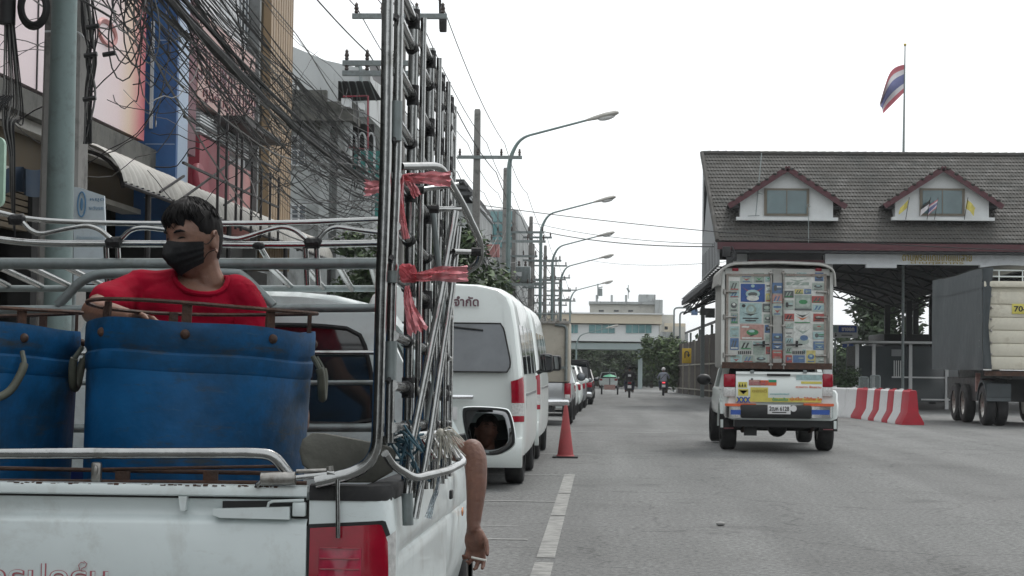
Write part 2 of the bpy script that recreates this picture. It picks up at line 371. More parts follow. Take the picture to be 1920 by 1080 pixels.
# chipped paint along the lip
b = MB(); rnd = random.Random(3)
for k in range(70):
    x = T(rnd.uniform(10, 520), 912, 0).x; b.box((x, -.0045+rnd.uniform(0, .004), zt-.003-rnd.uniform(0, .003)), (rnd.uniform(.004, .016), .012, rnd.uniform(.002, .006)))
pc = tk(b, 'paint_chip', 'rust', tg); pc['kind'] = 'stuff'
# pointed stay clip and the pull latch
p = T(345, 930, 0); q = T(345, 957, 0); b = MB()
b.prism([(-.012, p.z), (.012, p.z), (.007, q.z), (-.006, q.z)], lambda a: V(p.x+a[0], -.016, a[1]), lambda a: V(p.x+a[0], .02, a[1])); tk(b, 'stay_clip', 'paint_white', tg)
a, c = T(402, 956, 0), T(545, 965, 0)
b = MB(); b.prism([(a.x, a.z-.012), (a.x+.02, a.z-.02), (c.x, c.z-.012), (c.x, c.z+.022), (a.x+.05, a.z+.006), (a.x, a.z+.004)], lambda s: V(s[0], -.022, s[1]), lambda s: V(s[0], .012, s[1])); lt = tk(b, 'latch_handle', 'paint_white', tg)
b = MB(); b.box(((a.x+c.x)/2+.05, .02, (a.z+c.z)/2), (.27, .012, .07)); tk(b, 'latch_recess', 'letter_black', tg)
a2, c2 = T(550, 941, 0), T(574, 968, 0); b = MB(); b.box(((a2.x+c2.x)/2, -.004, (a2.z+c2.z)/2), (c2.x-a2.x, .03, a2.z-c2.z), bev=.004); tk(b, 'latch_plate', 'paint_white', tg)
b = MB(); b.tube([T(502, 951, -.02), T(504, 943, -.025), T(512, 940, -.025), T(570, 938, -.015)], .004, 6); tk(b, 'latch_wire', 'paint_white', tg)
# red outlined lettering with a small animal figure, cut by the picture's lower edge
for nm, m, off, y in (('lettering', 'letter_red', .0035, -.0125), ('lettering', 'paint_white', -.0008, -.0136)):
    lettering(nm, 'กรปกรน', .13, (T(92, 1079, 0).x, y, T(92, 1079, 0).z-.004), (1, 0, 0), (0, 0, 1), m, tg, depth=.0006, world=False, fit=.33, fith=.075, offset=off)
pts = [T(*q, -.014) for q in ((150, 1069), (147, 1060), (152, 1054), (158, 1056), (157, 1052), (163, 1057), (160, 1063), (153, 1066), (152, 1071), (160, 1071))]
b = MB(); b.tube(pts, .0011, 5); tk(b, 'emblem', 'letter_red', tg)

# wing (bed side) wrapping round the rear corner
def side_x(z): return .852-.018*max(0, (z-.85)/.2)**2-.05*max(0, (.62-z)/.2)**2
XL = T(580, 950, 0).x
def wrap(s, z, off=0, sg=1):     # s in metres along rear face, corner and side
    sx = side_x(z); r = .075; a = sx-r-XL
    if s <= a: x, y, nx_, ny = XL+s, 0, 0, -1
    elif s <= a+r*math.pi/2:
        t = (s-a)/r; x, y, nx_, ny = sx-r+r*math.sin(t), r-r*math.cos(t), math.sin(t), -math.cos(t)
    else: x, y, nx_, ny = sx, r+(s-a-r*math.pi/2), 1, 0
    return V(sg*(x+nx_*off), y+ny*off, z)
zc = zt-.012; S_END = 2.25
for sg in (1, -1):
    b = MB(); ss = [0, .05, .1, .125, .14, .155, .17, .185, .2, .215, .235, .26, .3, .4, .6, .8, 1, 1.2, 1.4, 1.6, 1.8, 2.0, S_END]
    zz = [.42, .5, .58, .64, .7, .76, .80, .83, .845, .86, .9, .95, .985, zc-.012, zc]
    vs = [wrap(s, z, (-.010 if abs(z-.845) < .001 and s > .3 else 0)-(.012 if z > zc-.006 else 0), sg) for s in ss for z in zz]; n = len(zz)
    b.add(vs, [(i*n+j, (i+1)*n+j, (i+1)*n+j+1, i*n+j+1) for i in range(len(ss)-1) for j in range(n-1)])
    wing = tk(b, 'wing', 'paint_white', ang=40)
    # tail lamp: dark surround and red lens
    z1 = T(640, 988, 0).z; z0 = z1-.33
    for nm, m, o_, sa, sb, pad in (('lamp_surround', 'black_plastic', .002, -.004, .232, .006), ('tail_lamp', 'red_lens', .006, .004, .215, -.004)):
        b = MB(); b.grid(lambda i, j: wrap(sa+(sb-sa)*i, z0-pad+(z1+pad-(z0-pad)+(.014*i if i < .9 else .014-(i-.9)*.5))*j, o_+.006*math.sin(math.pi*j)*(1 if m == 'red_lens' else 0), sg), 22, 8); lamp = tk(b, nm, m, wing, ang=60)
    b = MB(); b.grid(lambda i, j: wrap(.03+.115*i, z0+.03+(z1-z0-.085)*j, .0125+.004*math.sin(math.pi*i)*math.sin(math.pi*j), sg), 10, 8); tk(b, 'lens_panel', 'red_lens_inner', lamp, ang=60)
    for q in range(9): b = MB(); zq = z0+.05+q*.028; b.tube([wrap(.034+.107*i/6, zq, .0165, sg) for i in range(7)], .0022, 5); tk(b, 'lens_rib', 'red_lens', lamp)
    b = MB(); b.grid(lambda i, j: wrap(.2+.055*i, z0+.02+(z1-z0-.05)*j+.02*i, .0045, sg), 4, 8); tk(b, 'lamp_edge', 'clear_lens', wing)
    # black rail cap on the top edge
    b = MB()
    cs = [(.004, -.028), (.006, .0), (.0, .012), (-.03, .016), (-.075, .012), (-.08, -.02)]
    ss2 = [0, .06, .12, .15, .18, .21, .24, .3, .6, 1, 1.4, 1.8, 2.12]
    b.loft([[wrap(s, zc, o_, sg)+V(0, 0, dz) for o_, dz in cs] for s in ss2]); tk(b, 'rail_cap', 'rubber', wing)
# paint flaps and a door-handle like trim on the far side of the wing, fuel flap and side marker
b = MB(); p = TS(846, 927, .862); b.box(p, (.012, .07, .035), bev=.004); tk(b, 'door_handle', 'black_plastic')
b = MB(); p = TS(867, 959, .866); b.sphere(p, (.006, .035, .02), 10, 6); tk(b, 'side_marker', 'amber')
# bed floor and bulkhead, bumper
b = MB(); b.box((0, 1.05, .60), (1.62, 2.0, .03)); tk(b, 'bed_floor', 'rust')
b = MB(); b.box((0, 2.06, .80), (1.60, .03, .42)); tk(b, 'bed_bulkhead', 'paint_white')
b = MB(); b.box((0, -.06, .46), (1.66, .16, .14), bev=.03); tk(b, 'rear_bumper', 'chrome')
# wheels
def wheel_mb(r, wd, m=('rubber', 'steel')):
    b = MB(); rot = Matrix.Rotation(R(90), 3, 'Y')
    b.lathe([(r*.62, -wd/2), (r*.9, -wd/2), (r*.97, -wd*.42), (r, -wd*.3), (r, wd*.3), (r*.97, wd*.42), (r*.9, wd/2), (r*.62, wd/2)], n=28, rot=rot); return b
def rim_mb(r, wd):
    b = MB(); rot = Matrix.Rotation(R(90), 3, 'Y')
    b.lathe([(0.001, wd*.3), (r*.16, wd*.3), (r*.2, wd*.22), (r*.45, wd*.18), (r*.52, wd*.34), (r*.62, wd*.42), (r*.62, -wd*.42), (.001, -wd*.3)], n=28, rot=rot); return b
def add_wheels(root, xs, ys, r, wd, zf=None):
    wm = wheel_mb(r, wd).mesh('tyre', 'rubber'); rm = rim_mb(r, wd).mesh('rim', 'steel_worn')
    for y in ys:
        for x in xs:
            e = obj('wheel', wm, root); e.location = (x, y, r if zf is None else zf(y)+r)
            if x < 0: e.rotation_euler = (0, 0, math.pi)
            obj('rim', rm, e)
add_wheels(truck, (.72, -.72), (1.05, 4.0), .335, .22, zf=lambda y: (TMI @ V(T_O.x, T_O.y+y, 0)).z)
# cab: lower body with doors, bonnet
def hs(half):                    # mirrored half section, points from bottom centre outwards to top centre
    return [V(x, 0, z) for x, z in half]+[V(-x, 0, z) for x, z in reversed(half) if x > 1e-6]
def sec(y, half): return [V(p.x, y, p.z) for p in hs(half)]
LB = [(0, .40), (.70, .40), (.80, .48), (.845, .66), (.852, .82), (.842, .84), (.85, .87), (.845, .98), (.81, 1.04), (.76, 1.05), (0, 1.05)]
b = MB(); b.loft([sec(y, [(x*k, z+dz) for x, z in LB]) for y, k, dz in ((2.13, .99, 0), (2.2, 1, 0), (3.55, 1, 0), (3.75, .99, -.02), (4.6, .97, -.07), (4.95, .9, -.12))]); cabb = tk(b, 'cab_body', 'paint_white')
# roof
zrf = T(150, 541, 2.16).z; xr = T(706, 577, 2.16).x; zre = T(706, 577, 2.16).z
RF = [(0, zrf-.05), (xr-.05, zre-.055), (xr+.015, zre-.055), (xr+.01, zre-.01), (xr-.04, zre+.018), (xr-.16, (zrf+zre)/2+.015), (xr*.45, zrf-.004), (0, zrf)]
b = MB(); b.loft([sec(y, [(x*k, z+dz) for x, z in RF]) for y, k, dz in ((2.14, .985, -.02), (2.17, 1, 0), (2.8, 1, .02), (3.3, .97, .005), (3.42, .94, -.02))]); roof = tk(b, 'cab_roof', 'paint_white', ang=55)
# rear wall of the cab with its window opening
zb = 1.045; zw1 = T(600, 609, 2.14).z; zw0 = T(600, 796, 2.14).z; xw = T(699, 690, 2.14).x
def ring_pts(poly, n=48, cx=0, cz=0):
    out = []
    for k in range(n):
        a = 2*math.pi*(k+.5)/n; d = V(math.cos(a), math.sin(a), 0); best = 0
        for i in range(len(poly)):
            p0, p1 = poly[i], poly[(i+1) % len(poly)]; x1, y1, x2, y2 = p0[0]-cx, p0[1]-cz, p1[0]-cx, p1[1]-cz
            den = d.x*(y2-y1)-d.y*(x2-x1)
            if abs(den) < 1e-9: continue
            t = (x1*(y2-y1)-y1*(x2-x1))/den; u = (x1*d.y-y1*d.x)/den
            if -1e-6 <= u <= 1+1e-6 and t > best: best = t
        out.append((cx+d.x*best, cz+d.y*best))
    return out
czw = (zw0+zw1)/2; outer = [(-.83, zw0-.12), (.83, zw0-.12), (.80, zw0-.02), (xr+.01, zre-.02), (xr*.6, zrf-.03), (-xr*.6, zrf-.03), (-xr-.01, zre-.02), (-.80, zw0-.02)]
inner = [(-xw*1.02, zw0), (xw*1.02, zw0), (xw*1.0, czw), (xw*.93, zw1-.045), (xw*.84, zw1-.012), (xw*.6, zw1), (-xw*.6, zw1), (-xw*.84, zw1-.012), (-xw*.93, zw1-.045), (-xw, czw)]
ro, ri = ring_pts(outer, 72, 0, czw), ring_pts(inner, 72, 0, czw)
b = MB(); n = 72
vs = [V(x, 2.14, z) for x, z in ro]+[V(x, 2.135, z) for x, z in ri]+[V(x, 2.18, z) for x, z in ri]+[V(x, 2.2, z) for x, z in ro]
b.add(vs, [(k*n+i, k*n+(i+1) % n, ((k+1) % 4)*n+(i+1) % n, ((k+1) % 4)*n+i) for k in range(4) for i in range(n)]); cw = tk(b, 'cab_rear_wall', 'paint_white')
b = MB(); b.tube([V(x*.995, 2.133, czw+(z-czw)*.985) for x, z in ri], .010, 6, closed=True); tk(b, 'window_gasket', 'rubber', cw)
b = MB(); b.prism([(x, z) for x, z in ri], lambda p: V(p[0], 2.15, p[1]), lambda p: V(p[0], 2.156, p[1])); tk(b, 'rear_window', 'glass_dark', cw)
# pillars and windscreen
for sg in (1, -1):
    b = MB(); b.bar((sg*.80, 3.72, 1.04), (sg*(xr-.03), 3.36, zre-.02), .05, .05); tk(b, 'front_pillar', 'paint_white')
    b = MB(); b.prism([(2.14, 1.03), (2.55, 1.03), (2.36, zre-.03), (2.14, zre-.03)], lambda p: V(sg*(.81-(p[0]*0)-(p[1]-1.03)/(zre-1.03)*(.81-xr)), p[0], p[1]), lambda p: V(sg*(.78-(p[1]-1.03)/(zre-1.03)*(.81-xr)), p[0], p[1])); tk(b, 'rear_pillar', 'paint_white')
b = MB(); b.add([(-.76, 3.72, 1.05), (.76, 3.72, 1.05), (xr-.06, 3.37, zre-.02), (-xr+.06, 3.37, zre-.02)], [(0, 1, 2, 3)]); tk(b, 'windscreen', 'glass_dark', fix=False)
b = MB(); b.box((.36, 2.27, 1.08), (.5, .12, .58), bev=.05); tk(b, 'seat_back', 'black_plastic')
b = MB(); b.box((.36, 2.72, .80), (.52, .5, .14), bev=.05); tk(b, 'seat_cushion', 'black_plastic')
# door mirror on the right
MY = 3.25
mc = T(914, 811, MY)
hd = TM @ mc; DRIVER_HEAD = V(.37, 2.48, 1.38)
dv = (hd-CPOS).normalized(); rv = ((TM @ (DRIVER_HEAD+V(.0, 0, .0)))-hd).normalized(); mn = (TMI.to_3x3() @ (rv-dv)).normalized()
poly = [(868, 770), (880, 765), (942, 768), (954, 776), (965, 822), (960, 836), (928, 852), (893, 846), (880, 832), (864, 782)]
P3 = [T(x, y, MY)-mc for x, y in [(863, 768), (874, 762), (944, 765), (958, 772), (968, 824), (962, 840), (930, 856), (890, 850), (877, 836)]]
for _ in range(2): P3 = [p for i in range(len(P3)) for p in (P3[i]*.75+P3[(i+1) % len(P3)]*.25, P3[i]*.25+P3[(i+1) % len(P3)]*.75)]
def onplane(p, sc, depth, tilt):     # mirror outline sheared onto a plane facing the driver by the share tilt
    nn = V(mn.x*tilt, -1, mn.z*tilt) if tilt < 1 else V(mn.x/-mn.y, -1, mn.z/-mn.y)
    y = (nn.x*p.x+nn.z*p.z); return mc+V(p.x*sc, y*sc+depth, p.z*sc)
b = MB(); n = len(P3)
secs = [[onplane(p, k, dp, .6) for p in P3] for k, dp in ((.93, .012), (1.0, 0), (1.03, .012), (1.02, .05), (.85, .095), (.4, .12))]
b.loft(secs); hz = tk(b, 'door_mirror', 'paint_white', ang=60)
b = MB(); b.loft([[onplane(p, k, dp, .6) for p in P3] for k, dp in ((.985, -.006), (.90, -.007), (.88, .004))], caps=False); tk(b, 'mirror_bezel', 'black_plastic', hz)
b = MB(); b.loft([[onplane(p, k, dp, .6) for p in P3] for k, dp in ((.93, .002), (.2, .008))]); tk(b, 'mirror_back', 'black_plastic', hz)
RM2 = max((p.length*.9)**2 for p in P3)
b = MB(); b.loft([[onplane(p, k, -.0085-(RM2-(p.length*k)**2)/6, 1.0) for p in P3] for k in (.90, .75, .6, .45, .3, .15, .02)]); gm = tk(b, 'mirror_glass', 'mirror', hz, ang=180)
b = MB(); b.tube([mc+V(-.05, .03, -.02), mc+V(-.16, .06, -.04), mc+V(-.24, .08, -.05)], .025, 8); tk(b, 'mirror_arm', 'black_plastic', hz)

# ------------------------------------------------------------------ steel cage
XC = T(748, 500, .05).x-.005
def yat(px, py): return TS(px, py, XC).y
PY = [yat(776, 60), yat(806, 200), yat(824, 260), yat(841, 300), yat(848, 420)]
ztop = T(748, -120, .05).z
def part_tube(name, pts, r, m='steel', n=12, parent=None): b = MB(); b.tube(pts, r, n); return tk(b, name, m, parent)
rear_path = spl([T(x, y, -.01) for x, y in ((729, -90), (727, 0), (723, 300), (715, 540), (711, 700), (708, 800), (704, 840), (690, 868), (662, 886), (628, 896), (592, 904))], 5)
hoop = part_tube('rear_hoop', rear_path, [.0165+.006*max(0, (i/len(rear_path)-.62)) for i in range(len(rear_path))], n=14)
p2 = part_tube('rear_post', [T(x, y, .04) for x, y in ((750, -90), (748, 0), (744, 300), (735, 540), (729, 830))], .0135, n=14)
for ya, yb in ((190, 264), (640, 712), (508, 530)): b = MB(); b.tube([T(743.5-(ya-200)*.022, ya, .02), T(743.5-(yb-200)*.022, yb, .02)], .0165, 12); tk(b, 'post_sleeve', 'galv', p2)
for yy in (33, 262, 484, 712): b = MB(); b.tube([T(746-(yy)*.021, yy-3, .01), T(741-(yy)*.021, yy+4, .0)], .007, 8); tk(b, 'lock_pin', 'black_tape', p2)
for k, y in enumerate(PY):
    topz = TS(776, 18, XC).z+.01
    part_tube('cage_post', [V(XC, y, .99), V(XC, y, topz)], .0155 if k < 4 else .012)
    if k < 3: part_tube('cage_post', [V(XC+.028, y+.012, .99), V(XC+.028, y+.012, topz-.03)], .009)
RZ = [TS(776, y, XC).z for y in (36, 92, 183, 275, 368)]+[TS(770, y, XC).z for y in (451, 540)]+[TS(764, y, XC).z for y in (640, 727, 800)]
jm = None
for i, z in enumerate(RZ):
    rl = part_tube('cage_rail', [V(XC-.004, .03, z), V(XC-.004, PY[-1]+.02, z)], .0145)
    for k, y in enumerate(PY[:4]):
        rr = random.Random(i*7+k)
        b = MB(); y0 = y-.03; b.tube([V(XC-.004, y0-.004, z), V(XC-.004, y0+.01, z-.001), V(XC-.004, y+.03, z), V(XC-.004, y+.04, z)], [.0165, .0195+rr.uniform(0, .003), .0195, .0165], 10)
        if i % 2 == 0: b.tube([V(XC, y, z-.03), V(XC, y, z+.03)], .0185, 10)
        tk(b, 'joint_wrap', 'black_tape', rl)
# cage front frame across the bed, just behind the cab
YF = 2.05
def cross(name, pix, r, m='steel', y=YF, k=6): return part_tube(name, spl([T(px, py, y) for px, py in pix], k), r, m)
cross('headboard_bar', ((-330, 494), (0, 494), (300, 495), (705, 494), (742, 494)), .0225, 'galv')
cross('headboard_rail', ((-330, 430), (-60, 440), (0, 449), (60, 455), (150, 457), (300, 457), (480, 459), (600, 458), (745, 455)), .0135)
cross('headboard_rail', ((-330, 350), (-60, 386), (0, 399), (40, 408), (110, 415), (250, 419), (420, 419), (560, 417), (640, 414), (745, 410)), .0105)
for pix in (((42, 416), (58, 432), (80, 438), (120, 430), (160, 424), (185, 430), (207, 447)), ((228, 447), (245, 432), (270, 427), (320, 432), (360, 436), (400, 440), (430, 447), (455, 446), (500, 432), (530, 426), (553, 432), (574, 448)), ((598, 447), (612, 433), (632, 426), (670, 431), (742, 440))):
    cross('scroll_tube', pix, .0095, y=YF-.01)
for px in (200, 222, 574, 595): part_tube('headboard_post', [T(px-2, 452, YF), T(px+2, 535, YF+.02)], .011)
for pix in ((30, 412), (212, 455), (585, 456)):
    b = MB(); c = T(*pix, YF-.005); b.tube([c+V(-.028, 0, -.004), c+V(-.02, 0, 0), c+V(.028, 0, .002), c+V(.036, 0, 0)], [.012, .021, .023, .013], 9); b.tube([c+V(-.014, 0, -.02), c+V(-.012, 0, .016)], .016, 8); b.tube([c+V(.016, 0, -.02), c+V(.014, 0, .018)], .015, 8); tk(b, 'tape_binding', 'black_tape')
b = MB(); c = T(485, 461, YF-.01); b.sphere(c, (.026, .02, .016), 10, 6); tk(b, 'tape_binding', 'black_tape')
for a_, c_ in (((-60, 506), (16, 536)), ((0, 507), (78, 537)), ((44, 501), (130, 535)), ((111, 500), (192, 534)), ((180, 500), (250, 534)), ((420, 500), (470, 534)), ((500, 500), (545, 537)), ((566, 500), (607, 540)), ((631, 500), (660, 542)), ((695, 500), (708, 541))):
    part_tube('roof_slat', [T(a_[0], a_[1]-6, 2.14), T(*c_, 3.15)], .0135)
part_tube('roof_slat', [T(487, 462, YF), T(510, 500, YF+.12)], .011)
part_tube('roof_crossbar', [T(-100, 541, 3.15), T(715, 541, 3.15)], .015, 'galv')
cross('headboard_arch', ((108, 572), (128, 552), (150, 530), (176, 517), (215, 513), (300, 513), (430, 513), (455, 519), (478, 540), (500, 562), (512, 574)), .0195, 'galv', YF-.06)
cross('headboard_bar', ((-330, 583), (0, 581), (300, 579), (560, 578), (742, 577)), .0165, 'galv', YF-.06)
cross('headboard_bar', ((-330, 664), (300, 662), (742, 661)), .009, 'steel', YF-.03)
cross('headboard_bar', ((-330, 719), (300, 718), (742, 717)), .009, 'galv', YF-.03)
cross('headboard_bar', ((-330, 804), (300, 803), (742, 802)), .0165, 'galv', YF-.05)
# folded tail frame: bent loop, two long struts, bottom bow
sub = lambda pix, ys: [T(px, py, y) for (px, py), y in zip(pix, ys)]
lp = part_tube('tail_loop', fil(sub(((752, 312), (826, 311), (868, 385), (900, 452), (901, 492), (868, 513)), (.1, .25, .42, .55, .6, .62)), .04), .0115)
for a_, c_ in (((786, 356), (858, 346)), ((812, 392), (862, 392)), ((850, 471), (897, 473))):
    part_tube('loop_tie', sub((a_, c_), (.3, .4)), .008, 'steel', 10, lp)
for px, py in ((758, 311), (786, 356), (814, 392), (893, 472)):
    b = MB(); c = T(px, py, .28); b.tube([c-V(.014, 0, 0), c+V(.014, 0, 0)], .0125, 9); tk(b, 'loop_clamp', 'black_tape', lp)
s1 = part_tube('tail_strut', sub(((853, 396), (828, 550), (774, 820), (768, 887), (763, 930)), (.34, .3, .22, .2, .19)), .0125)
part_tube('strut_foot', sub(((763, 925), (765, 985)), (.185, .185)), [.016, .0155], 'galv', 12, s1)
part_tube('tail_strut', sub(((859, 425), (847, 545), (806, 820), (778, 972)), (.36, .34, .26, .2)), .0105)
part_tube('tail_strut', sub(((812, 400), (835, 620), (800, 790)), (.5, .5, .4)), .009, 'galv')
part_tube('tail_bow', fil(sub(((722, 850), (736, 872), (777, 897), (840, 882), (870, 866), (846, 838), (822, 815)), (.0, .05, .12, .3, .5, .7, .9)), .03), .0115)
part_tube('tail_bow', sub(((720, 826), (770, 818), (846, 812)), (.03, .3, .9)), .0125)
for px in (792, 812, 834): part_tube('bow_tie', sub(((px, 822), (px+26, 862)), (.6, .45)), .007)
# tailgate-top tube, bracket, crank latch
part_tube('tailgate_bar', fil([T(-330, 852, .02), T(470, 849, .02), T(512, 852, .02), T(545, 895, .03)], .06, 8), .0158, 'steel', 14)
b = MB(); c = T(181, 885, .02); b.box(c, (.028, .02, .055), bev=.006); b.sphere(c+V(0, -.012, .006), (.008, .006, .014), 8, 6); tk(b, 'bar_bracket', 'steel_worn')
part_tube('rust_bar', [T(-330, 899, .06), T(575, 906, .06)], .006, 'rust', 8); part_tube('rust_bar', [T(190, 880, .07), T(540, 874, .09)], .0045, 'rust', 8); part_tube('rust_bar', [T(-330, 872, .10), T(540, 888, .10)], .006, 'rust', 8)
for px in (230, 395): b = MB(); b.box(T(px, 893, .065), (.04, .012, .028)); tk(b, 'rust_bracket', 'rust')
part_tube('latch_sleeve', [T(490, 898, -.012), T(554, 897, -.012)], .0185, 'steel_worn', 14)
part_tube('latch_rod', [T(554, 896, -.012), T(622, 889, -.012)], .0075, 'steel'); part_tube('latch_rod', [T(556, 884, .0), T(622, 882, .0)], .006, 'steel_worn')
part_tube('latch_stub', [T(492, 900, -.02), T(483, 908, -.022), T(481, 915, -.022)], .006, 'steel', 8)
part_tube('latch_collar', [T(618, 874, -.012), T(622, 905, -.012)], .010, 'steel_worn')
part_tube('latch_crank', fil([T(614, 886, -.016), T(633, 890, -.02), T(634, 1009, -.026)], .02), .0068, 'steel', 12)
# ------------------------------------------------------------------ figures: one continuous body each
def remesh(b, name, m, voxel, sm=4, disp=None):
    me = b.mesh('tmp', m, ang=0, fix=True); o = bpy.data.objects.new('tmp', me); COL.objects.link(o)
    md = o.modifiers.new('r', 'REMESH'); md.mode = 'VOXEL'; md.voxel_size = voxel; md.use_smooth_shade = True
    if sm: s = o.modifiers.new('s', 'SMOOTH'); s.factor = .5; s.iterations = sm
    dg = bpy.context.evaluated_depsgraph_get(); out = bpy.data.meshes.new_from_object(o.evaluated_get(dg)); out.name = name
    bpy.data.objects.remove(o, do_unlink=True); bpy.data.meshes.remove(me)
    out.materials.clear(); out.materials.append(M[m])
    if disp:
        for v in out.vertices: v.co = disp(v.co, v.normal)
    out.shade_smooth(); return out
def limb(b, pts, rs, n=12):
    P = spl(pts, 5); k = len(P)-1; RR = []
    for i in range(len(P)):
        t = i/k*(len(rs)-1); a = int(min(t, len(rs)-2)); RR.append(rs[a]+(rs[a+1]-rs[a])*(t-a))
    b.tube(P, RR, n); b.sphere(P[0], RR[0]*.98, n, 8); b.sphere(P[-1], RR[-1]*.98, n, 8)
def hand(b, wrist, along, across, size=1.0, curl=(.5, .55, .6, .7), spread=.12, thumb=(.6, .35)):
    """palm and five fingers; along = wrist to knuckles, across = towards the thumb side"""
    y = Vector(along).normalized(); x = Vector(across); x = (x-y*x.dot(y)).normalized(); z = x.cross(y)   # z: back of the hand
    mt = Matrix((x, y, z)).transposed(); w_ = Vector(wrist); S = size
    b.sphere(w_+y*.05*S, (.040*S, .056*S, .017*S), 14, 8, mt); b.sphere(w_+y*.015*S, (.03*S, .04*S, .019*S), 12, 8, mt); b.sphere(w_+(y*.045+x*.024)*S-z*.008*S, (.019*S, .036*S, .016*S), 10, 8, mt)
    for k, (ox, L) in enumerate(((.029, .072), (.010, .08), (-.010, .074), (-.028, .058))):
        p = w_+(x*ox+y*(.095-.006*abs(k-1)))*S; dr = (y+x*spread*(1.2-k)*.6).normalized(); pts = [p-dr*.02*S, p]; a = 0
        ax = dr.cross(-z).normalized()
        for seg in (.44, .32, .24):
            a += curl[k]*(.9 if seg > .4 else 1.1); d = Matrix.Rotation(a, 3, ax) @ dr; p = p+d*L*seg*S; pts.append(p)
        b.tube(pts, [.0095*S, .0095*S, .0085*S, .0078*S, .0062*S], 9); b.sphere(pts[-1], .0064*S, 8, 6)
        for q in pts[2:4]: b.sphere(q, .0086*S, 8, 6)
    p = w_+(x*.03+y*.028)*S-z*.006*S; d1 = (x*thumb[0]+y*.75-z*.25).normalized(); d2 = (x*thumb[1]*.4+y-z*.35).normalized()
    q = p+d1*.036*S; r_ = q+d2*.030*S; e = r_+(d2-z*.25).normalized()*.022*S
    b.tube([p-d1*.012*S, p, q, r_, e], [.013*S, .0125*S, .0105*S, .0098*S, .0072*S], 9); b.sphere(e, .0073*S, 8, 6)
def sstep(a, c, x): t = max(0, min(1, (x-a)/(c-a))); return t*t*(3-2*t)
def gau(d, s): return math.exp(-(d/s)**2)
def head_pt(a, t, off=0):        # a: longitude, 0 = face (towards -Y), t: polar angle from the crown; metres
    sx, cz = math.sin(t), math.cos(t); x = .076*sx*math.sin(a); y = -.096*sx*math.cos(a); z = .122*cz
    f = max(0, math.cos(a))
    low = sstep(.02, -.11, z); x *= 1-.26*low*(.5+.5*f)-.12*sstep(.06, .13, z); y += .012*low*(1-f)*1.2-.004*low*f
    if y > 0: y *= 1+.06*sstep(-.06, .05, z); z += 0
    n = V(x/.076**2, y/.096**2, z/.122**2).normalized(); p = V(x, y, z)
    if math.cos(a) > 0:
        nb = gau(x, .013)*sstep(.03, -.035, z)*sstep(-.062, -.04, z); p.y -= .021*nb
        p.y -= .005*gau(x, .03)*gau(z-.032, .012)+.004*gau(abs(x)-.032, .02)*gau(z-.034, .010)
        p.y += .011*gau(abs(x)-.031, .015)*gau(z-.012, .014)
        p.y -= .006*gau(abs(x)-.04, .02)*gau(z+.03, .02)
        p.y -= .006*gau(x, .022)*gau(z+.066, .009); p.y += .004*gau(x, .02)*gau(z+.0665, .003); p.y -= .008*gau(x, .02)*gau(z+.105, .014)
    return p+n*off
def head_mb(b, mt, n=44, k=34, off=0):
    vs = []
    for i in range(k+1):
        for j in range(n): vs.append(mt @ head_pt(2*math.pi*j/n, max(.001, math.pi*i/k), off))
    b.add(vs, [(i*n+j, i*n+(j+1) % n, (i+1)*n+(j+1) % n, (i+1)*n+j) for i in range(k) for j in range(n)])
    r3 = mt.to_3x3()
    for sg in (1, -1):           # ears
        c = V(sg*.079, .010, -.008); q = Matrix.Rotation(sg*R(22), 3, 'Z')
        pts = [c+q @ V(sg*.011, dy*1.15, dz*1.1) for dy, dz in ((-.006, -.03), (.004, -.034), (.012, -.018), (.02, .0), (.02, .018), (.01, .030), (-.004, .028), (-.01, .014))]
        b.tube([mt @ p for p in spl(pts, 4)], .0052*r3.col[0].length, 7); b.sphere(mt @ (c+V(sg*.001, .002, 0)), tuple(s*r3.col[0].length for s in (.006, .016, .028)), 10, 8, r3.normalized())
def hair_mesh(mt, name, parent, m='hair', seed=1, fringe=.05, side=-.012, back=-.075, vol=.016):
    b = MB(); rr = random.Random(seed); n, k = 56, 36; vs = []
    ph = [rr.uniform(0, 6) for _ in range(6)]
    for i in range(k+1):
        for j in range(n):
            a = 2*math.pi*j/n; aa = a if a < math.pi else a-2*math.pi; t = max(.001, math.pi*i/k); p = head_pt(a, t); c = math.cos(aa)
            if -.25 < c <= .1: line_s = side+.03*sstep(-.2, .0, c)
            line = (fringe+.012*math.sin(aa*9+ph[0])+.006*math.sin(aa*23+ph[1])) if c > .55 else (side+.03*sstep(-.2, .0, c) if c > -.25 else back)
            if .1 < c <= .55: line = side+.03+(fringe-side-.03)*sstep(.1, .55, c)-.012*gau(c-.36, .07)
            if -.6 < c <= -.25: line = side+(back-side)*sstep(-.25, -.6, c)
            g = sstep(line-.004, line+.012, p.z); o_ = -.006+g*(.010+vol*sstep(line, .1, p.z))+.0022*math.sin(aa*17+t*5+ph[2])*g+.0018*math.sin(aa*31-t*9+ph[3])*g
            vs.append(mt @ head_pt(a, t, o_))
    b.add(vs, [(i*n+j, i*n+(j+1) % n, (i+1)*n+(j+1) % n, (i+1)*n+j) for i in range(k) for j in range(n)])
    for q in range(260):         # loose locks lying on the hair, longest in the fringe
        a = rr.uniform(-math.pi, math.pi); fr = abs(a) < 1.1; t0 = rr.uniform(.15, .9) if not fr else rr.uniform(.5, .8); L = rr.uniform(.25, .5); pts = []
        for s in range(5):
            t = t0+L*s/4; pts.append(mt @ head_pt(a+.10*s*rr.uniform(-.4, .6), t, .013+vol*.75*(1-s/6)-(.004*s if s > 2 else 0)))
        b.tube(pts, [.0006, .0026, .0026, .0018, .0004], 5)
    return obj(name, b.mesh(name, m, ang=70), parent)
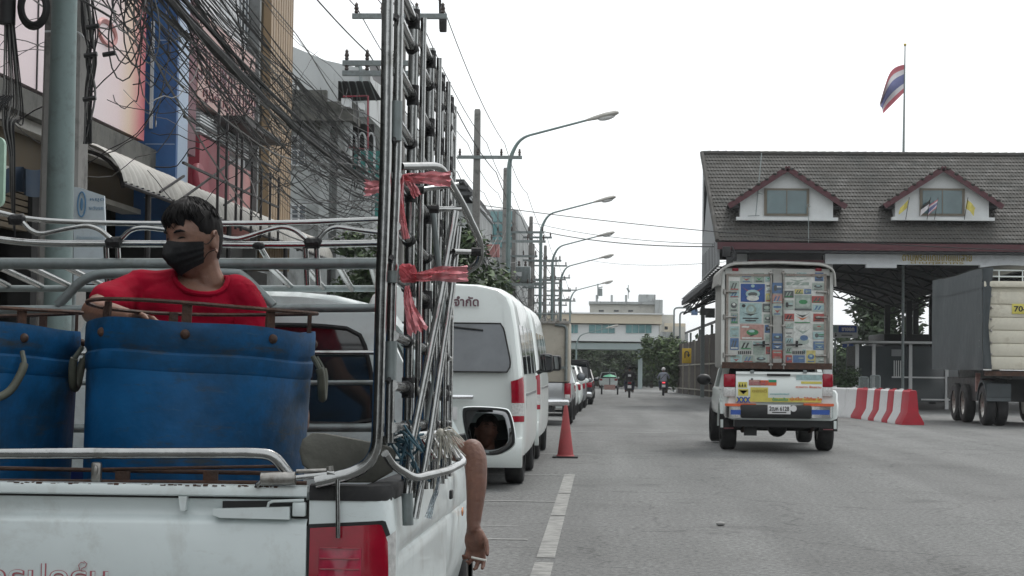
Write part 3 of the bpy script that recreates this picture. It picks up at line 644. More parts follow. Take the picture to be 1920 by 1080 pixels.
def face_details(mt, parent, mask=True, squint=True):
    for sg in (1, -1):
        b = MB(); b.tube([mt @ head_pt(sg*ag, t, .0022) for ag, t in ((.20, 1.315), (.32, 1.275), (.5, 1.265), (.66, 1.30))], [.002, .0048, .0045, .0014], 6); obj('eyebrow', b.mesh('eyebrow', 'hair'), parent)
        b = MB(); b.tube([mt @ head_pt(sg*ag, t, .0012) for ag, t in ((.26, 1.475), (.36, 1.452), (.47, 1.45), (.58, 1.475))], [.001, .0036, .0036, .001], 6); obj('eyelid', b.mesh('eyelid', 'hair'), parent)
        b = MB(); b.tube([mt @ head_pt(sg*ag, t, .0006) for ag, t in ((.30, 1.485), (.41, 1.475), (.53, 1.485))], [.0008, .0022, .0008], 6); obj('eye', b.mesh('eye', 'eye_white' if not squint else 'letter_black'), parent)
    if mask:
        b = MB()
        def mf(i, j):
            a = -1.25+2.5*i; c = math.cos(a); z1 = 1.565+.10*abs(a)**1.5*.35-.06*gau(a, .25); z0 = 2.60-.42*min(1, abs(a)/1.25)
            t = z1+(z0-z1)*j; e = .010+.010*gau(a, .6)*math.sin(math.pi*min(1, j*1.3))+.0016*math.sin(j*26)*(1 if .2 < j < .8 else 0)
            return mt @ (head_pt(a, t, e)+V(0, -.012*gau(a, .35)*math.sin(math.pi*j), 0))
        b.grid(mf, 26, 22); mk = obj('face_mask', b.mesh('face_mask', 'mask_black', ang=70), parent)
        for sg in (1, -1):
            for t0, dz in ((1.66, .016), (2.15, -.030)):
                b = MB(); b.tube(spl([mt @ head_pt(sg*1.2, t0, .010), mt @ head_pt(sg*1.42, (t0+1.6)/2+.05, .008), mt @ V(sg*.088, .014, -.006+dz)], 4), .0016, 6); obj('ear_loop', b.mesh('ear_loop', 'mask_black'), mk)

# ------------------------------------------------------------------ the man in the red shirt
MYD = 6.12
def PM(px, py, dy=0): return W(px, py, MYD+dy)
man = thing('person', 'man in red t-shirt and black face mask behind the blue drums', 'person', PM(345, 900))
headc = PM(361, 452, -.02)
hm = Matrix.Translation(headc) @ Matrix.Rotation(R(-31), 4, 'Z') @ Matrix.Rotation(R(7), 4, 'X') @ Matrix.Rotation(R(-3), 4, 'Y') @ Matrix.Scale(1.03, 4)
b = MB(); head_mb(b, hm)
nk = PM(392, 535, .03); hip = PM(345, 830, .12)
limb(b, [headc+V(.025, .035, -.06), PM(385, 512, .02), nk], [.056, .054, .062])
def trunk(b, grow=0, sh=(PM(242, 545, .02), PM(452, 548, .04)), hipp=hip):
    ls, rs_ = sh; mid = (ls+rs_)/2; secs = []
    for f, hw, hd, lift in ((0, .06, .055, .055), (.05, .12, .075, .022), (.12, .175, .095, -.01), (.22, .20, .112, -.06), (.42, .195, .118, -.16), (.65, .172, .11, -.3), (.85, .17, .112, -.42), (1.0, .178, .118, -.54)):
        c = mid+(hipp-mid)*max(0, min(1, -lift/.56)) if lift < 0 else mid+V(0, .0, lift)
        ax = (rs_-ls).normalized(); ay = V(-ax.y, ax.x, 0)
        secs.append([c+ax*((hw+grow)*math.cos(a)*(1 if abs(math.cos(a)) < .9 else 1))+ay*((hd+grow)*math.sin(a)) for a in [2*math.pi*q/26 for q in range(26)]])
    b.loft(secs)
trunk(b)
limb(b, [PM(392, 530, .03), PM(330, 536, .02), PM(268, 545, .02)], [.05, .052, .05])
shR, shL = PM(250, 551, .02), PM(445, 556, .05)
elR, haR = PM(176, 584, -.22), PM(246, 598, -.40)
limb(b, [shR, (shR+elR)/2+V(-.01, 0, .01), elR], [.058, .052, .042]); limb(b, [elR, (elR+haR)/2, haR], [.044, .040, .029]); hand(b, haR, V(.9, -.3, -.2), V(0, -.6, .6), 1.0)
elL = PM(512, 690, .05); haL = PM(566, 748, -.02)
limb(b, [shL, (shL+elL)/2, elL], [.058, .05, .042]); limb(b, [elL, (elL+haL)/2, haL], [.044, .038, .027]); hand(b, haL, V(.12, -.08, -1), V(-.2, -1, 0), 1.0, curl=(.35, .4, .45, .5))
for px in (310, 395):
    kn = PM(px, 1065, .02); kn.z = .68; h_ = hip+V((px-345)/600, 0, -.02); limb(b, [h_, (h_+kn)/2, kn], [.088, .076, .056]); an = kn+V(0, .38, .0); limb(b, [kn, (kn+an)/2, an], [.055, .055, .038])
inv = Matrix.Translation(man.location).inverted()
b.v = [inv @ v for v in b.v]
hip_l = inv @ hip
body = obj('body', remesh(b, 'body', 'skin', .0062, 2), man)
hl = inv @ hm
hair_mesh(hl, 'hair', man, fringe=.056, side=-.02, vol=.02)
face_details(hl, man)
b = MB(); trunk(b, .012); limb(b, [PM(385, 538, .03), PM(330, 541, .02), PM(262, 545, .02)], [.055, .068, .068])
slR = shR+(elR-shR)*.62; slL = shL+(elL-shL)*.52
limb(b, [shR+V(.01, 0, .0), (shR+slR)/2+V(-.01, 0, .005), slR], [.070, .070, .070]); limb(b, [shL-V(.01, 0, 0), (shL+slL)/2, slL], [.075, .072, .068])
b.v = [inv @ v for v in b.v]; nl = inv @ nk
def folds(co, n):
    w_ = .006*math.sin(co.x*38+co.z*21+3*math.sin(co.z*9))+.005*math.sin(co.x*17-co.z*43+2*math.sin(co.x*13)); return co+n*(.003+w_*.75)
shirt = obj('shirt', remesh(b, 'shirt', 'red_shirt', .0075, 2, folds), man)
bm = bmesh.new(); bm.from_mesh(shirt.data); cpl = nl+V(-.015, -.03, .016); cnn = V(-.15, -.72, .68).normalized()
def inneck(c): d = c-cpl; h = d.dot(cnn); e = d-cnn*h; return h > -.035 and e.length < .083
hs_ = [v for v in bm.verts if inneck(v.co) and v.co.y < nl.y+.09]
bmesh.ops.delete(bm, geom=hs_, context='VERTS'); bm.to_mesh(shirt.data); bm.free(); shirt.data.shade_smooth()
cc = nl+V(0, -.012, .012)
b = MB(); cx_ = V(1, 0, .15); cx_ = (cx_-cnn*cx_.dot(cnn)).normalized(); cy_ = cnn.cross(cx_)
bm = bmesh.new(); bm.from_mesh(shirt.data); bins = {}
for e in bm.edges:
    if e.is_boundary:
        for v in e.verts: d = v.co-cpl; bins.setdefault(int((math.atan2(d.dot(cy_), d.dot(cx_))+math.pi)/(2*math.pi)*22) % 22, []).append(v.co.copy())
bm.free(); ring = [sum(bins[k], V(0, 0, 0))/len(bins[k]) for k in sorted(bins)]
ring = [(ring[i-1]+ring[i]*2+ring[(i+1) % len(ring)])/4 for i in range(len(ring))]
b.tube(ring, .0105, 8, closed=True); obj('collar', b.mesh('collar', 'red_shirt'), shirt)
b = MB(); b.v = []
for sx in (1, -1): limb(b, [hip_l+V(sx*.085, .0, .03), hip_l+V(sx*.085, -.02, -.2), V(hip_l.x+sx*.085, hip_l.y-.05, hip_l.z-.40)], [.105, .092, .078])
mat('cloth_dark', (.03, .032, .04), .85, var=.2)
obj('trousers', remesh(b, 'trousers', 'cloth_dark', .012, 2), man)

# ------------------------------------------------------------------ the driver, his arm out of the window
mat('skin_face', (.30, .16, .11), .5, var=.12, scale=14)
drv = thing('person', 'driver whose bare forearm hangs out of the near pickup, face in its mirror', 'person', TM @ V(.40, 2.6, .85))
inv = Matrix.Translation(drv.location).inverted()
dh = TM @ DRIVER_HEAD; dm = Matrix.Translation(dh) @ Matrix.Rotation(R(180-52), 4, 'Z') @ Matrix.Scale(1.02, 4)
b = MB(); head_mb(b, dm)
ds = TM @ V(.38, 2.42, 1.18); dhip = TM @ V(.38, 2.44, .92)
limb(b, [dh+V(0, -.02, -.05), dh+V(0, -.05, -.13), ds], [.055, .053, .06])
trunk(b, 0, (TM @ V(.57, 2.42, 1.15), TM @ V(.19, 2.42, 1.15)), dhip)
A = lambda px, py, y=2.52: TM @ T(px, py, y)
sh = TM @ V(.57, 2.43, 1.13); el = A(885, 845, 2.55); el2 = A(891, 864, 2.53); wr = A(888, 978, 2.46)
limb(b, [sh, (sh+el)/2+V(0, 0, .02), A(868, 848, 2.57), el], [.055, .05, .048, .046]); limb(b, [el, el2, A(893, 910, 2.5), wr], [.050, .049, .043, .030])
limb(b, [wr, A(888, 992, 2.45)], [.029, .028]); hand(b, A(888, 988, 2.455), A(893, 1050, 2.44)-A(888, 988, 2.455), V(1, -.35, 0), 1.14, curl=(.28, .42, .6, .7), thumb=(.5, .5))
b.v = [inv @ v for v in b.v]
obj('body', remesh(b, 'body', 'skin_dark', .0052, 2), drv); dl = inv @ dm
hair_mesh(dl, 'hair', drv, seed=4, fringe=.06); face_details(dl, drv, mask=False, squint=False)
b = MB(); trunk(b, .012, (TM @ V(.57, 2.42, 1.15), TM @ V(.19, 2.42, 1.15)), dhip); b.v = [inv @ v for v in b.v]; obj('shirt', remesh(b, 'shirt', 'cloth_dark', .012, 2), drv)
b = MB(); b.tube([A(884, 1045, 2.40), A(912, 1051, 2.38)], .0045, 8)
tag(b.build('cigarette', 'cig'), 'white cigarette held between the fingers hanging from the pickup window', 'cigarette')
# ------------------------------------------------------------------ blue drums and loose cargo in the bed
def scuff(m, col, cut=.60, sc=(3, 3, 26), nscale=2.2, amt=.7):      # pale scrapes worn into the plastic
    t = m.node_tree; b = t.nodes['Principled BSDF']; src = b.inputs['Base Color'].links[0].from_socket; tc = t.nodes.new('ShaderNodeTexCoord'); mp = t.nodes.new('ShaderNodeMapping'); mp.inputs['Scale'].default_value = sc; mp.inputs['Rotation'].default_value = (.12, .05, 0); t.links.new(tc.outputs['Object'], mp.inputs[0])
    n = t.nodes.new('ShaderNodeTexNoise'); n.inputs['Scale'].default_value = nscale; n.inputs['Detail'].default_value = 8; n.inputs['Roughness'].default_value = .75; t.links.new(mp.outputs[0], n.inputs['Vector'])
    r = t.nodes.new('ShaderNodeMapRange'); r.inputs['From Min'].default_value = cut; r.inputs['From Max'].default_value = cut+.1; r.inputs['To Max'].default_value = amt; t.links.new(n.outputs[0], r.inputs[0])
    mi = t.nodes.new('ShaderNodeMix'); mi.data_type = 'RGBA'; t.links.new(r.outputs[0], mi.inputs[0]); t.links.new(src, mi.inputs[6]); mi.inputs[7].default_value = (*col, 1); t.links.new(mi.outputs[2], b.inputs['Base Color'])
scuff(M['barrel_blue'], (.06, .13, .20)); scuff(M['barrel_blue'], (.045, .05, .045), .56, (2, 2, 9), 1.6, .8); scuff(M['paint_white'], (.33, .31, .27), .62, (2, 2, 14), 1.5, .5)
def drum(label, cpx, rimpx, halfpx, tilt, yc, seed):
    """a blue plastic drum cut open at the top, with rusty iron frame and sleeved rope handles"""
    c = T(cpx, rimpx, yc); rad = abs(T(cpx+halfpx, rimpx, yc).x-c.x); base = V(c.x, c.y, .62); H = c.z-.62
    o = thing('plastic_drum', label, 'drum'); mtx = TM @ Matrix.Translation(base) @ Matrix.Rotation(R(tilt), 4, 'Y'); o.matrix_basis = mtx
    pr = [(.001, 0), (rad*.84, 0), (rad*.88, .02), (rad*.90, .1), (rad*.955, H*.5), (rad*.975, H-.15), (rad*.972, H-.143), (rad*.985, H-.136), (rad*.99, H-.095), (rad*.975, H-.088), (rad*.985, H-.078), (rad, H-.07), (rad*1.0, H-.012), (rad*.995, H), (rad*.975, H-.002), (rad*.96, H-.1), (rad*.90, H*.5), (rad*.85, .03), (.001, .02)]
    rr = random.Random(seed); ph = rr.uniform(0, 6)
    b = MB(); b.lathe(pr, n=64)
    for v in b.v:
        a = math.atan2(v.y, v.x); k = 1+.010*math.sin(2*a+ph)*v.z/H+.006*math.sin(5*a+ph*2); v.x *= k; v.y *= k
        v.z += (.006*math.sin(2*a+ph)+.004*math.sin(5*a))*max(0, (v.z-H*.7)/(H*.3))
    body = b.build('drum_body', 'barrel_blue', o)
    zt_ = H+.055
    b = MB(); fr = [(rad*1.0*math.cos(a), rad*.98*math.sin(a), zt_+.006*math.sin(a*2)) for a in [2*math.pi*q/40 for q in range(40)]]
    b.tube([V(*p) for p in fr], .0065, 6, closed=True); b.build('iron_hoop', 'rust', o)
    for a in (-134, -86, -42, 20, 62, 118, 165):
        t = R(a); d = V(math.cos(t), math.sin(t), 0); n_ = V(-d.y, d.x, 0); b = MB()
        for r0, z0, z1 in ((rad*.955, H-.055, zt_),): b.add([d*(r0+e)+n_*s+V(0, 0, z) for e in (-.004, .004) for s in (-.014, .014) for z in (z0, z1)], [(0, 1, 3, 2), (4, 6, 7, 5), (0, 4, 5, 1), (2, 3, 7, 6), (0, 2, 6, 4), (1, 5, 7, 3)])
        br = b.build('hoop_bracket', 'rust', o); b = MB(); b.sphere(d*(rad*1.0)+V(0, 0, H-.035), .0145, 8, 5); b.build('bolt', 'rust', br)
    return o, rad, H
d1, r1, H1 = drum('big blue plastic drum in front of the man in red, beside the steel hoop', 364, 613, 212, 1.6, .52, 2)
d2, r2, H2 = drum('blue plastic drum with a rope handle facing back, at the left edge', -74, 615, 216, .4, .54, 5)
def handle(o, rad, H, ang, wd, drop):
    t = R(ang); d = V(math.cos(t), math.sin(t), 0); n_ = V(-d.y, d.x, 0); r0 = rad*1.0
    P = [d*(r0)+n_*(-wd)+V(0, 0, H-.075), d*(r0+.025)+n_*(-wd*.98)+V(0, 0, H-.12), d*(r0+.03)+n_*(-wd*.55)+V(0, 0, H-.12-drop*.75), d*(r0+.03)+V(0, 0, H-.12-drop), d*(r0+.03)+n_*(wd*.55)+V(0, 0, H-.12-drop*.75), d*(r0+.025)+n_*(wd*.98)+V(0, 0, H-.12), d*(r0)+n_*wd+V(0, 0, H-.075)]
    S = spl(P, 6); b = MB(); b.tube(S, .0075, 7); rp = b.build('rope_handle', 'rope_green', o); b = MB(); b.tube(S[5:-5], .0125, 10); b.build('hose_sleeve', 'hose', rp)
handle(d2, r2, H2, -57, .085, .09); handle(d2, r2, H2, 123, .085, .09); handle(d1, r1, H1, 2, .05, .08); handle(d1, r1, H1, 182, .06, .08)
# ribbed dark blue crate wall showing between the drums
o = thing('ribbed_crate', 'dark ribbed plastic crate showing in the gap between the blue drums', 'crate'); o.matrix_basis = TM
b = MB(); c = T(146, 700, .9); b.box((c.x, .98, .83), (.13, .2, .42), bev=.008); b.build('crate_body', 'barrel_inner', o)
for k in range(14): b = MB(); b.box((c.x, .872, .66+k*.027), (.12, .012, .010)); b.build('rib', 'barrel_inner', o)
# spotted grey board propped against the tailgate
pix = [(560, 846), (566, 824), (584, 812), (606, 812), (660, 822), (722, 834), (742, 846), (735, 885), (700, 905), (640, 905), (590, 890), (566, 872)]
pts = [T(x, y, .22) for x, y in pix]; b = MB(); n = len(pts)
b.loft([[p+V(0, dy+.05*(p.z-.95), 0) for p in [pts[0]*(1-k)+q*k if False else (sum(pts, V(0, 0, 0))/n)+(q-sum(pts, V(0, 0, 0))/n)*k for q in pts]] for k, dy in ((.95, -.006), (1, 0), (1, .02), (.95, .026))])
o = b.build('grey_board', 'seat_grey', ang=50); o.matrix_basis = TM; tag(o, 'mud spotted grey rounded board propped behind the steel hoop in the pickup bed', 'board')
# ropes: blue net rope bundle and the frayed white knot
b = MB(); rr = random.Random(11)
for k in range(16):
    c = T(rr.uniform(738, 782), rr.uniform(802, 872), rr.uniform(.1, .5)); pts = [c+V(rr.uniform(-.04, .04), rr.uniform(-.06, .06), rr.uniform(-.05, .05)) for _ in range(5)]; b.tube(spl(pts, 4), .0035, 5)
o = b.build('rope_bundle', 'blue_rope'); o.matrix_basis = TM; tag(o, 'tangled blue rope bundle stuffed beside the steel hoop of the pickup', 'rope')
b = MB(); c = T(826, 812, .42)
for k in range(34):
    a = rr.uniform(-2.6, .4); L = rr.uniform(.03, .075); d = V(math.cos(a), rr.uniform(-.7, .2), math.sin(a)); b.tube(spl([c, c+d*L*.5+V(0, 0, .01), c+d*L-V(0, 0, .02)], 3), .0013, 4)
b.sphere(c, .014, 8, 6)
for p_ in (((838, 812), (862, 850)), ((840, 815), (873, 855)), ((843, 808), (866, 838)), ((828, 830), (812, 930)), ((829, 830), (805, 965))): b.tube([T(*p_[0], .42), T((p_[0][0]+p_[1][0])/2, (p_[0][1]+p_[1][1])/2+3, .42), T(*p_[1], .44)], .0018, 5)
o = b.build('frayed_rope', 'white_rope'); o.matrix_basis = TM; tag(o, 'frayed off white rope knot tied to the tail struts', 'rope')
# clear plastic strip hanging from the struts
mat('clear_film', (.62, .7, .76), .25, var=.1, trans=.75, spec=.6)
def ribbon(label, pix, y, wpx, m='ribbon', name='plastic_ribbon', seed=0, ends=(1, 1.6), grp=None):
    P = spl([T(px, py, y+dy) for px, py, dy in pix], 6); b = MB(); n = len(P); rr = random.Random(seed); vs = []; ns = 9
    for i, p in enumerate(P):
        t = (P[min(i+1, n-1)]-P[max(i-1, 0)]).normalized(); s = V(-t.z, 0, t.x); k = i/(n-1); wd = wpx/690*(ends[0]+(ends[1]-ends[0])*k)
        for j in range(ns):
            u = j/(ns-1)-.5; e = (.07*math.sin(j*3.1+seed) if i == n-1 else 0)
            vs.append(p+s*(u*wd)+t*(e*wd)+V(0, .010*math.sin(j*2.1+k*5+seed)+.006*math.sin(j*4.4-k*9), .002*math.sin(j*3+k*14)))
    b.add(vs, [(i*ns+j, i*ns+j+1, (i+1)*ns+j+1, (i+1)*ns+j) for i in range(n-1) for j in range(ns-1)])
    o = b.build(name, m, fix=False, ang=70); o.matrix_basis = TM; return tag(o, label, 'ribbon', grp)
G = 'red plastic ribbons tied to the cage'
ribbon('upper red plastic ribbon blowing right across the bent steel loop', ((752, 334, 0), (780, 333, -.01), (812, 335, -.02), (845, 336, 0)), .1, 18, seed=1, ends=(.7, 2.0), grp=G)
ribbon('torn red plastic ribbon end blowing out left of the tall steel hoop', ((736, 344, .02), (716, 348, .04), (700, 352, .05), (684, 352, .05)), .03, 16, seed=2, ends=(1.1, 2.0), grp=G)
ribbon('long red plastic ribbon hanging straight down beside the rear post', ((753, 330, 0), (751, 370, -.01), (755, 410, 0), (761, 448, 0)), .07, 9, seed=3, ends=(1, 1.7), grp=G)
ribbon('lower red plastic ribbon blowing right across the slanted struts', ((758, 522, 0), (790, 518, -.02), (830, 514, -.02), (877, 513, 0)), .05, 16, seed=4, ends=(.7, 2.2), grp=G)
ribbon('red plastic ribbon tail hanging like a tassel below the lower knot', ((764, 536, 0), (766, 565, -.01), (774, 595, 0), (784, 622, 0)), .06, 16, seed=5, ends=(.5, 2.6), grp=G)
ribbon('short red plastic ribbon draped over the upper cage rail', ((756, 330, .0), (766, 340, -.01), (776, 356, 0), (783, 368, 0)), .14, 14, seed=7, ends=(1, 1.3), grp=G)
b = MB(); c = T(765, 512, .04)
for k in range(7):
    a = k*.9; b.tube(spl([c+V(.02*math.cos(a+q), .012*math.sin(2*q), .022*math.sin(a*.3+q)) for q in (0, 1.5, 3, 4.5, 6)], 4), .006, 6)
o = b.build('ribbon_knot', 'ribbon'); o.matrix_basis = TM; tag(o, 'bulky red plastic knot on the cage post above the tassel', 'ribbon', G)
ribbon('clear plastic strip dangling from the frayed rope over the white wing', ((826, 880, 0), (820, 915, 0), (810, 945, 0), (803, 972, 0)), .3, 8, 'clear_film', 'plastic_strip', seed=9, ends=(.6, 1.8))
# ------------------------------------------------------------------ parked vans
def hw_at(half, z):              # half width of a half section at height z on its outer side
    pts = [p for p in half if p[0] > .3]
    for (x0, z0), (x1, z1) in zip(pts, pts[1:]):
        if min(z0, z1) <= z <= max(z0, z1) and abs(z1-z0) > 1e-6: return x0+(x1-x0)*(z-z0)/(z1-z0)
    return pts[-1][0]
VH = [(0, .26), (.80, .26), (.90, .32), (.935, .45), (.94, .62), (.94, .96), (.932, 1.15), (.90, 1.45), (.86, 1.75), (.81, 2.0), (.76, 2.11), (.66, 2.19), (.42, 2.235), (0, 2.25)]
def lean(z): return .02+.16*sstep(1.15, 2.2, z)+.02*sstep(.6, .3, z)*-1
def vsec(y, k, drop=0, lz=1): return [V(p.x*k, y+lean(p.z)*lz, p.z if p.z < 1.2 else p.z-drop) for p in hs(VH)]
def make_van(label, X, Y, txt):
    o = thing('minibus_van', label, 'van', (X, Y, gz(Y)), 0, 'white minibuses parked along the kerb')
    b = MB(); b.loft([vsec(0, .90, .05), vsec(.015, .955, .02), vsec(.05, .985, .006), vsec(.12, 1), vsec(1, 1, -.01), vsec(2.5, 1, -.02), vsec(3.6, .995, 0, .6), vsec(4.2, .98, .25, 0), vsec(4.5, .96, .75, 0), vsec(4.85, .9, .95, 0)]); body = b.build('body', 'paint_van', o, ang=35)
    rw = [(x, z) for x, z in [(-.79, 1.27), (.79, 1.27), (.80, 1.32), (.745, 1.76), (.71, 1.80), (-.71, 1.80), (-.745, 1.76), (-.80, 1.32)]]
    def rear(p, off): return V(p[0], lean(p[1])-.004-off+.05*(abs(p[0])/.9)**4, p[1])
    def patch(x0, x1, z0, z1, name, m, off=.008, par=None, n=8, inset=0):
        b = MB()
        def f(i, j):
            z = z0+(z1-z0)*j; return rear((x0+(x1-x0)*i, z), off)
        b.grid(f, n, 6); return b.build(name, m, par or o, fix=False)
    b = MB()
    def wf(i, j):
        z = 1.275+(1.805-1.275)*j; hx = (.80-.085*sstep(0, 1, j))*(1-.06*abs(2*j-1)**6); return rear((-hx+2*hx*i, z), .010)
    b.grid(wf, 16, 10); win = b.build('rear_window', 'glass_tint', o, fix=False)
    edge = [wf(i/16, 0) for i in range(17)]+[wf(1, j/10) for j in range(1, 11)]+[wf(1-i/16, 1) for i in range(1, 17)]+[wf(0, 1-j/10) for j in range(1, 10)]
    b = MB(); b.tube(edge, .009, 6, closed=True); b.build('window_seal', 'rubber', win)
    b = MB(); b.tube([wf(.5, .9)+V(0, -.02, 0), wf(.62, .92)+V(0, -.025, 0), wf(.84, .86)+V(0, -.02, 0)], .010, 6); b.build('rear_wiper', 'black_plastic', o)
    for sg in (1, -1):           # tail lamps wrap the corner
        for z0, z1, m in ((.735, .80, 'red_lens'), (.80, .94, 'clear_lens'), (.94, 1.235, 'red_lens')):
            b = MB(); b.grid(lambda i, j: (lambda z, t: V(sg*(hw_at(VH, z)-.13+.137*math.sin(t)), -.012+lean(z)+.11*(1-math.cos(t)), z))(z0+(z1-z0)*j-(.06*(1-i) if z1 > 1.2 and j == 1 else 0), i*math.pi/2), 8, 3); b.build('tail_lamp', m, o, fix=False)
        b = MB(); b.grid(lambda i, j: (lambda z: V(sg*(hw_at(VH, z)+.006), .45+3.3*i, z))(1.25+.55*j), 10, 4); sw = b.build('side_window', 'glass_dark', o, fix=False)
        for y in (1.3, 2.4, 3.3):
            b = MB(); b.bar((sg*(hw_at(VH, 1.25)+.008), y, 1.25), (sg*(hw_at(VH, 1.8)+.008), y, 1.8), .05, .008, (1, 0, 0)); b.build('window_post', 'paint_van', sw)
        b = MB(); b.box((sg*.935, 2.0, 1.02), (.02, 2.6, .03)); b.build('slide_rail', 'paint_grey', o)
        b = MB(); b.box((sg*1.04, 4.0, 1.38), (.18, .10, .25), bev=.045); b.tube([(sg*.93, 4.05, 1.25), (sg*1.02, 4.02, 1.3)], .03, 8); mr = b.build('door_mirror', 'black_plastic', o)
        b = MB(); b.prism(rrect(.145, .20, .05), lambda p: V(sg*1.04+p[0], 3.944, 1.385+p[1]), lambda p: V(sg*1.04+p[0], 3.96, 1.385+p[1])); b.build('mirror_glass', 'mirror', mr)
        b = MB(); b.box((sg*.78, 1.0, .18), (.18, .03, .2)); b.build('mud_flap', 'rubber', o)
    b = MB(); b.loft([[V(x, y+.05*(abs(x)/.94)**6, z) for z, y in ((.26, .06), (.24, -.03), (.30, -.07), (.50, -.075), (.56, -.04), (.57, .05))] for x in [-.93+1.86*q/20 for q in range(21)]]); b.build('rear_bumper', 'paint_van', o)
    b = MB(); b.box((0, -.045+.03, 1.0), (.80, .05, .055), bev=.02); b.build('handle_garnish', 'chrome', o)
    b = MB(); b.box((0, -.02+.02, .82), (.44, .02, .14), bev=.005); b.build('number_plate', 'letter_white', o)
    b = MB(); b.box((0, 2.4, .30), (1.5, 4.2, .16)); b.build('underbody', 'black_plastic', o)
    b = MB(); b.tube([(.35, -.02, .26), (.35, .5, .26)], .04, 10); b.build('exhaust_pipe', 'rust', o)
    add_wheels(o, (.80, -.80), (1.08, 3.65), .33, .21)
    if txt: lettering('lettering', txt, .2, (.22, lean(2.02)-.025, 2.045), (1, 0, 0), (0, .25, 1), 'letter_dark', o, depth=.003, world=False, fit=.42, fith=.115, bold=.004)
    return o
make_van('white minibus parked right behind the traffic cone side of the kerb, nearest van with lettering'.replace('right behind the traffic cone side of the kerb', 'nearest along the kerb').replace(', nearest van with lettering', ', maroon lettering above its window'), -1.87, 19.7, '19 จำกัด')
make_van('white minibus beside the traffic cone, second in the kerb line', -1.90, 25.1, None)

# ------------------------------------------------------------------ generic cars of the kerb line
def make_car(name, label, cat, X, Y, kind, paint, L=4.4, Wd=1.76, H=1.48, group='cars parked along the kerb'):
    o = thing(name, label, cat, (X, Y, gz(Y)), 0, group); h = Wd/2
    low = [(0, .22), (h*.85, .22), (h*.96, .32), (h, .55), (h*.99, .75), (h*.95, .92), (h*.88, .96), (0, .98)]
    def s(y, k, dz, zs=1): return [V(p.x*k, y, .22+(p.z-.22)*zs+dz) for p in hs(low)]
    b = MB(); b.loft([s(0, .88, .02, .92), s(.05, .95, 0, .98), s(.3, 1, 0), s(L*.55, 1, 0), s(L*.75, .98, 0, .95), s(L-.25, .93, 0, .82), s(L, .82, .02, .6)]); b.build('body', paint, o)
    y0, y1, y2, y3 = {'sedan': (.35, 1.15, 2.5, 3.35), 'hatch': (.02, .45, 2.3, 3.1), 'pickup': (1.75, 1.95, 3.0, 3.7)}[kind]
    yb = lambda t: y0+(y1-y0)*t
    def c(y, z, k): return y, z, k
    gl = [[V(sx*h*.90, y0, .95), V(sx*h*.70, y1, H-.03), V(sx*h*.70, y2, H-.03), V(sx*h*.88, y3, .95)] for sx in (1, -1)]
    b = MB(); b.add(gl[0]+gl[1], [(0, 1, 2, 3), (4, 7, 6, 5), (0, 4, 5, 1), (1, 5, 6, 2), (2, 6, 7, 3)]); b.build('glasshouse', 'glass_dark', o, ang=0)
    b = MB(); b.loft([[V(x*k, y, z) for x, z in ((-h*.72, H-.04), (h*.72, H-.04), (h*.70, H), (h*.4, H+.03), (-h*.4, H+.03), (-h*.70, H))] for y, k in ((y1-.08, .96), (y1+.05, 1), (y2-.05, 1), (y2+.05, .97))]); b.build('roof', paint, o)
    for sx in (1, -1):
        b = MB(); b.bar((sx*h*.905, y0, .94), (sx*h*.71, y1, H-.02), .06, .05); b.build('rear_pillar', paint, o)
        b = MB(); b.bar((sx*h*.885, y3, .94), (sx*h*.71, y2, H-.02), .05, .05); b.build('front_pillar', paint, o)
        b = MB(); b.box((sx*h*.80, .03, .80), (h*.30, .10, .2), bev=.03); b.build('tail_lamp', 'red_lens', o)
        b = MB(); b.sphere((sx*(h+.08), y3-.25, .98), (.10, .06, .08), 10, 6); m_ = b.build('door_mirror', paint if paint != 'paint_silver' else 'black_plastic', o)
    b = MB(); b.box((0, -.02, .42), (Wd*.93, .12, .22), bev=.04); b.build('rear_bumper', 'chrome' if kind == 'pickup' else paint, o)
    b = MB(); b.box((0, -.035, .62), (.42, .02, .12)); b.build('number_plate', 'letter_white', o)
    add_wheels(o, (h*.86, -h*.86), (.85, L-.9), .32, .2)
    if kind == 'pickup':
        for y in (1.5, 1.62):
            b = MB(); b.tube(fil([V(-h*.8, y-.25, .95), V(-h*.74, y, H+.06), V(h*.74, y, H+.06), V(h*.8, y-.25, .95)], .12), .035, 8); b.build('roll_bar', 'black_plastic', o)
    return o
make_car('parked_car', 'white hatchback parked just beyond the cargo box pickup', 'car', -1.80, 52.0, 'hatch', 'paint_van')
make_car('parked_car', 'white sedan third car of the row beyond the cargo box pickup', 'car', -1.75, 58.2, 'sedan', 'paint_van')
make_car('parked_car', 'dark grey sedan in front of the black roll bar pickup', 'car', -1.70, 65.0, 'sedan', 'paint_grey')
make_car('parked_pickup', 'black pickup with a roll bar in the far kerb line', 'pickup', -1.55, 73.0, 'pickup', 'paint_dark', L=5.1, Wd=1.82, H=1.72)
make_car('parked_car', 'grey hatchback beyond the black roll bar pickup', 'car', -1.6, 82.5, 'hatch', 'paint_grey')
make_car('parked_car', 'last dark car of the kerb line under the trees', 'car', -1.6, 91.0, 'sedan', 'paint_dark')
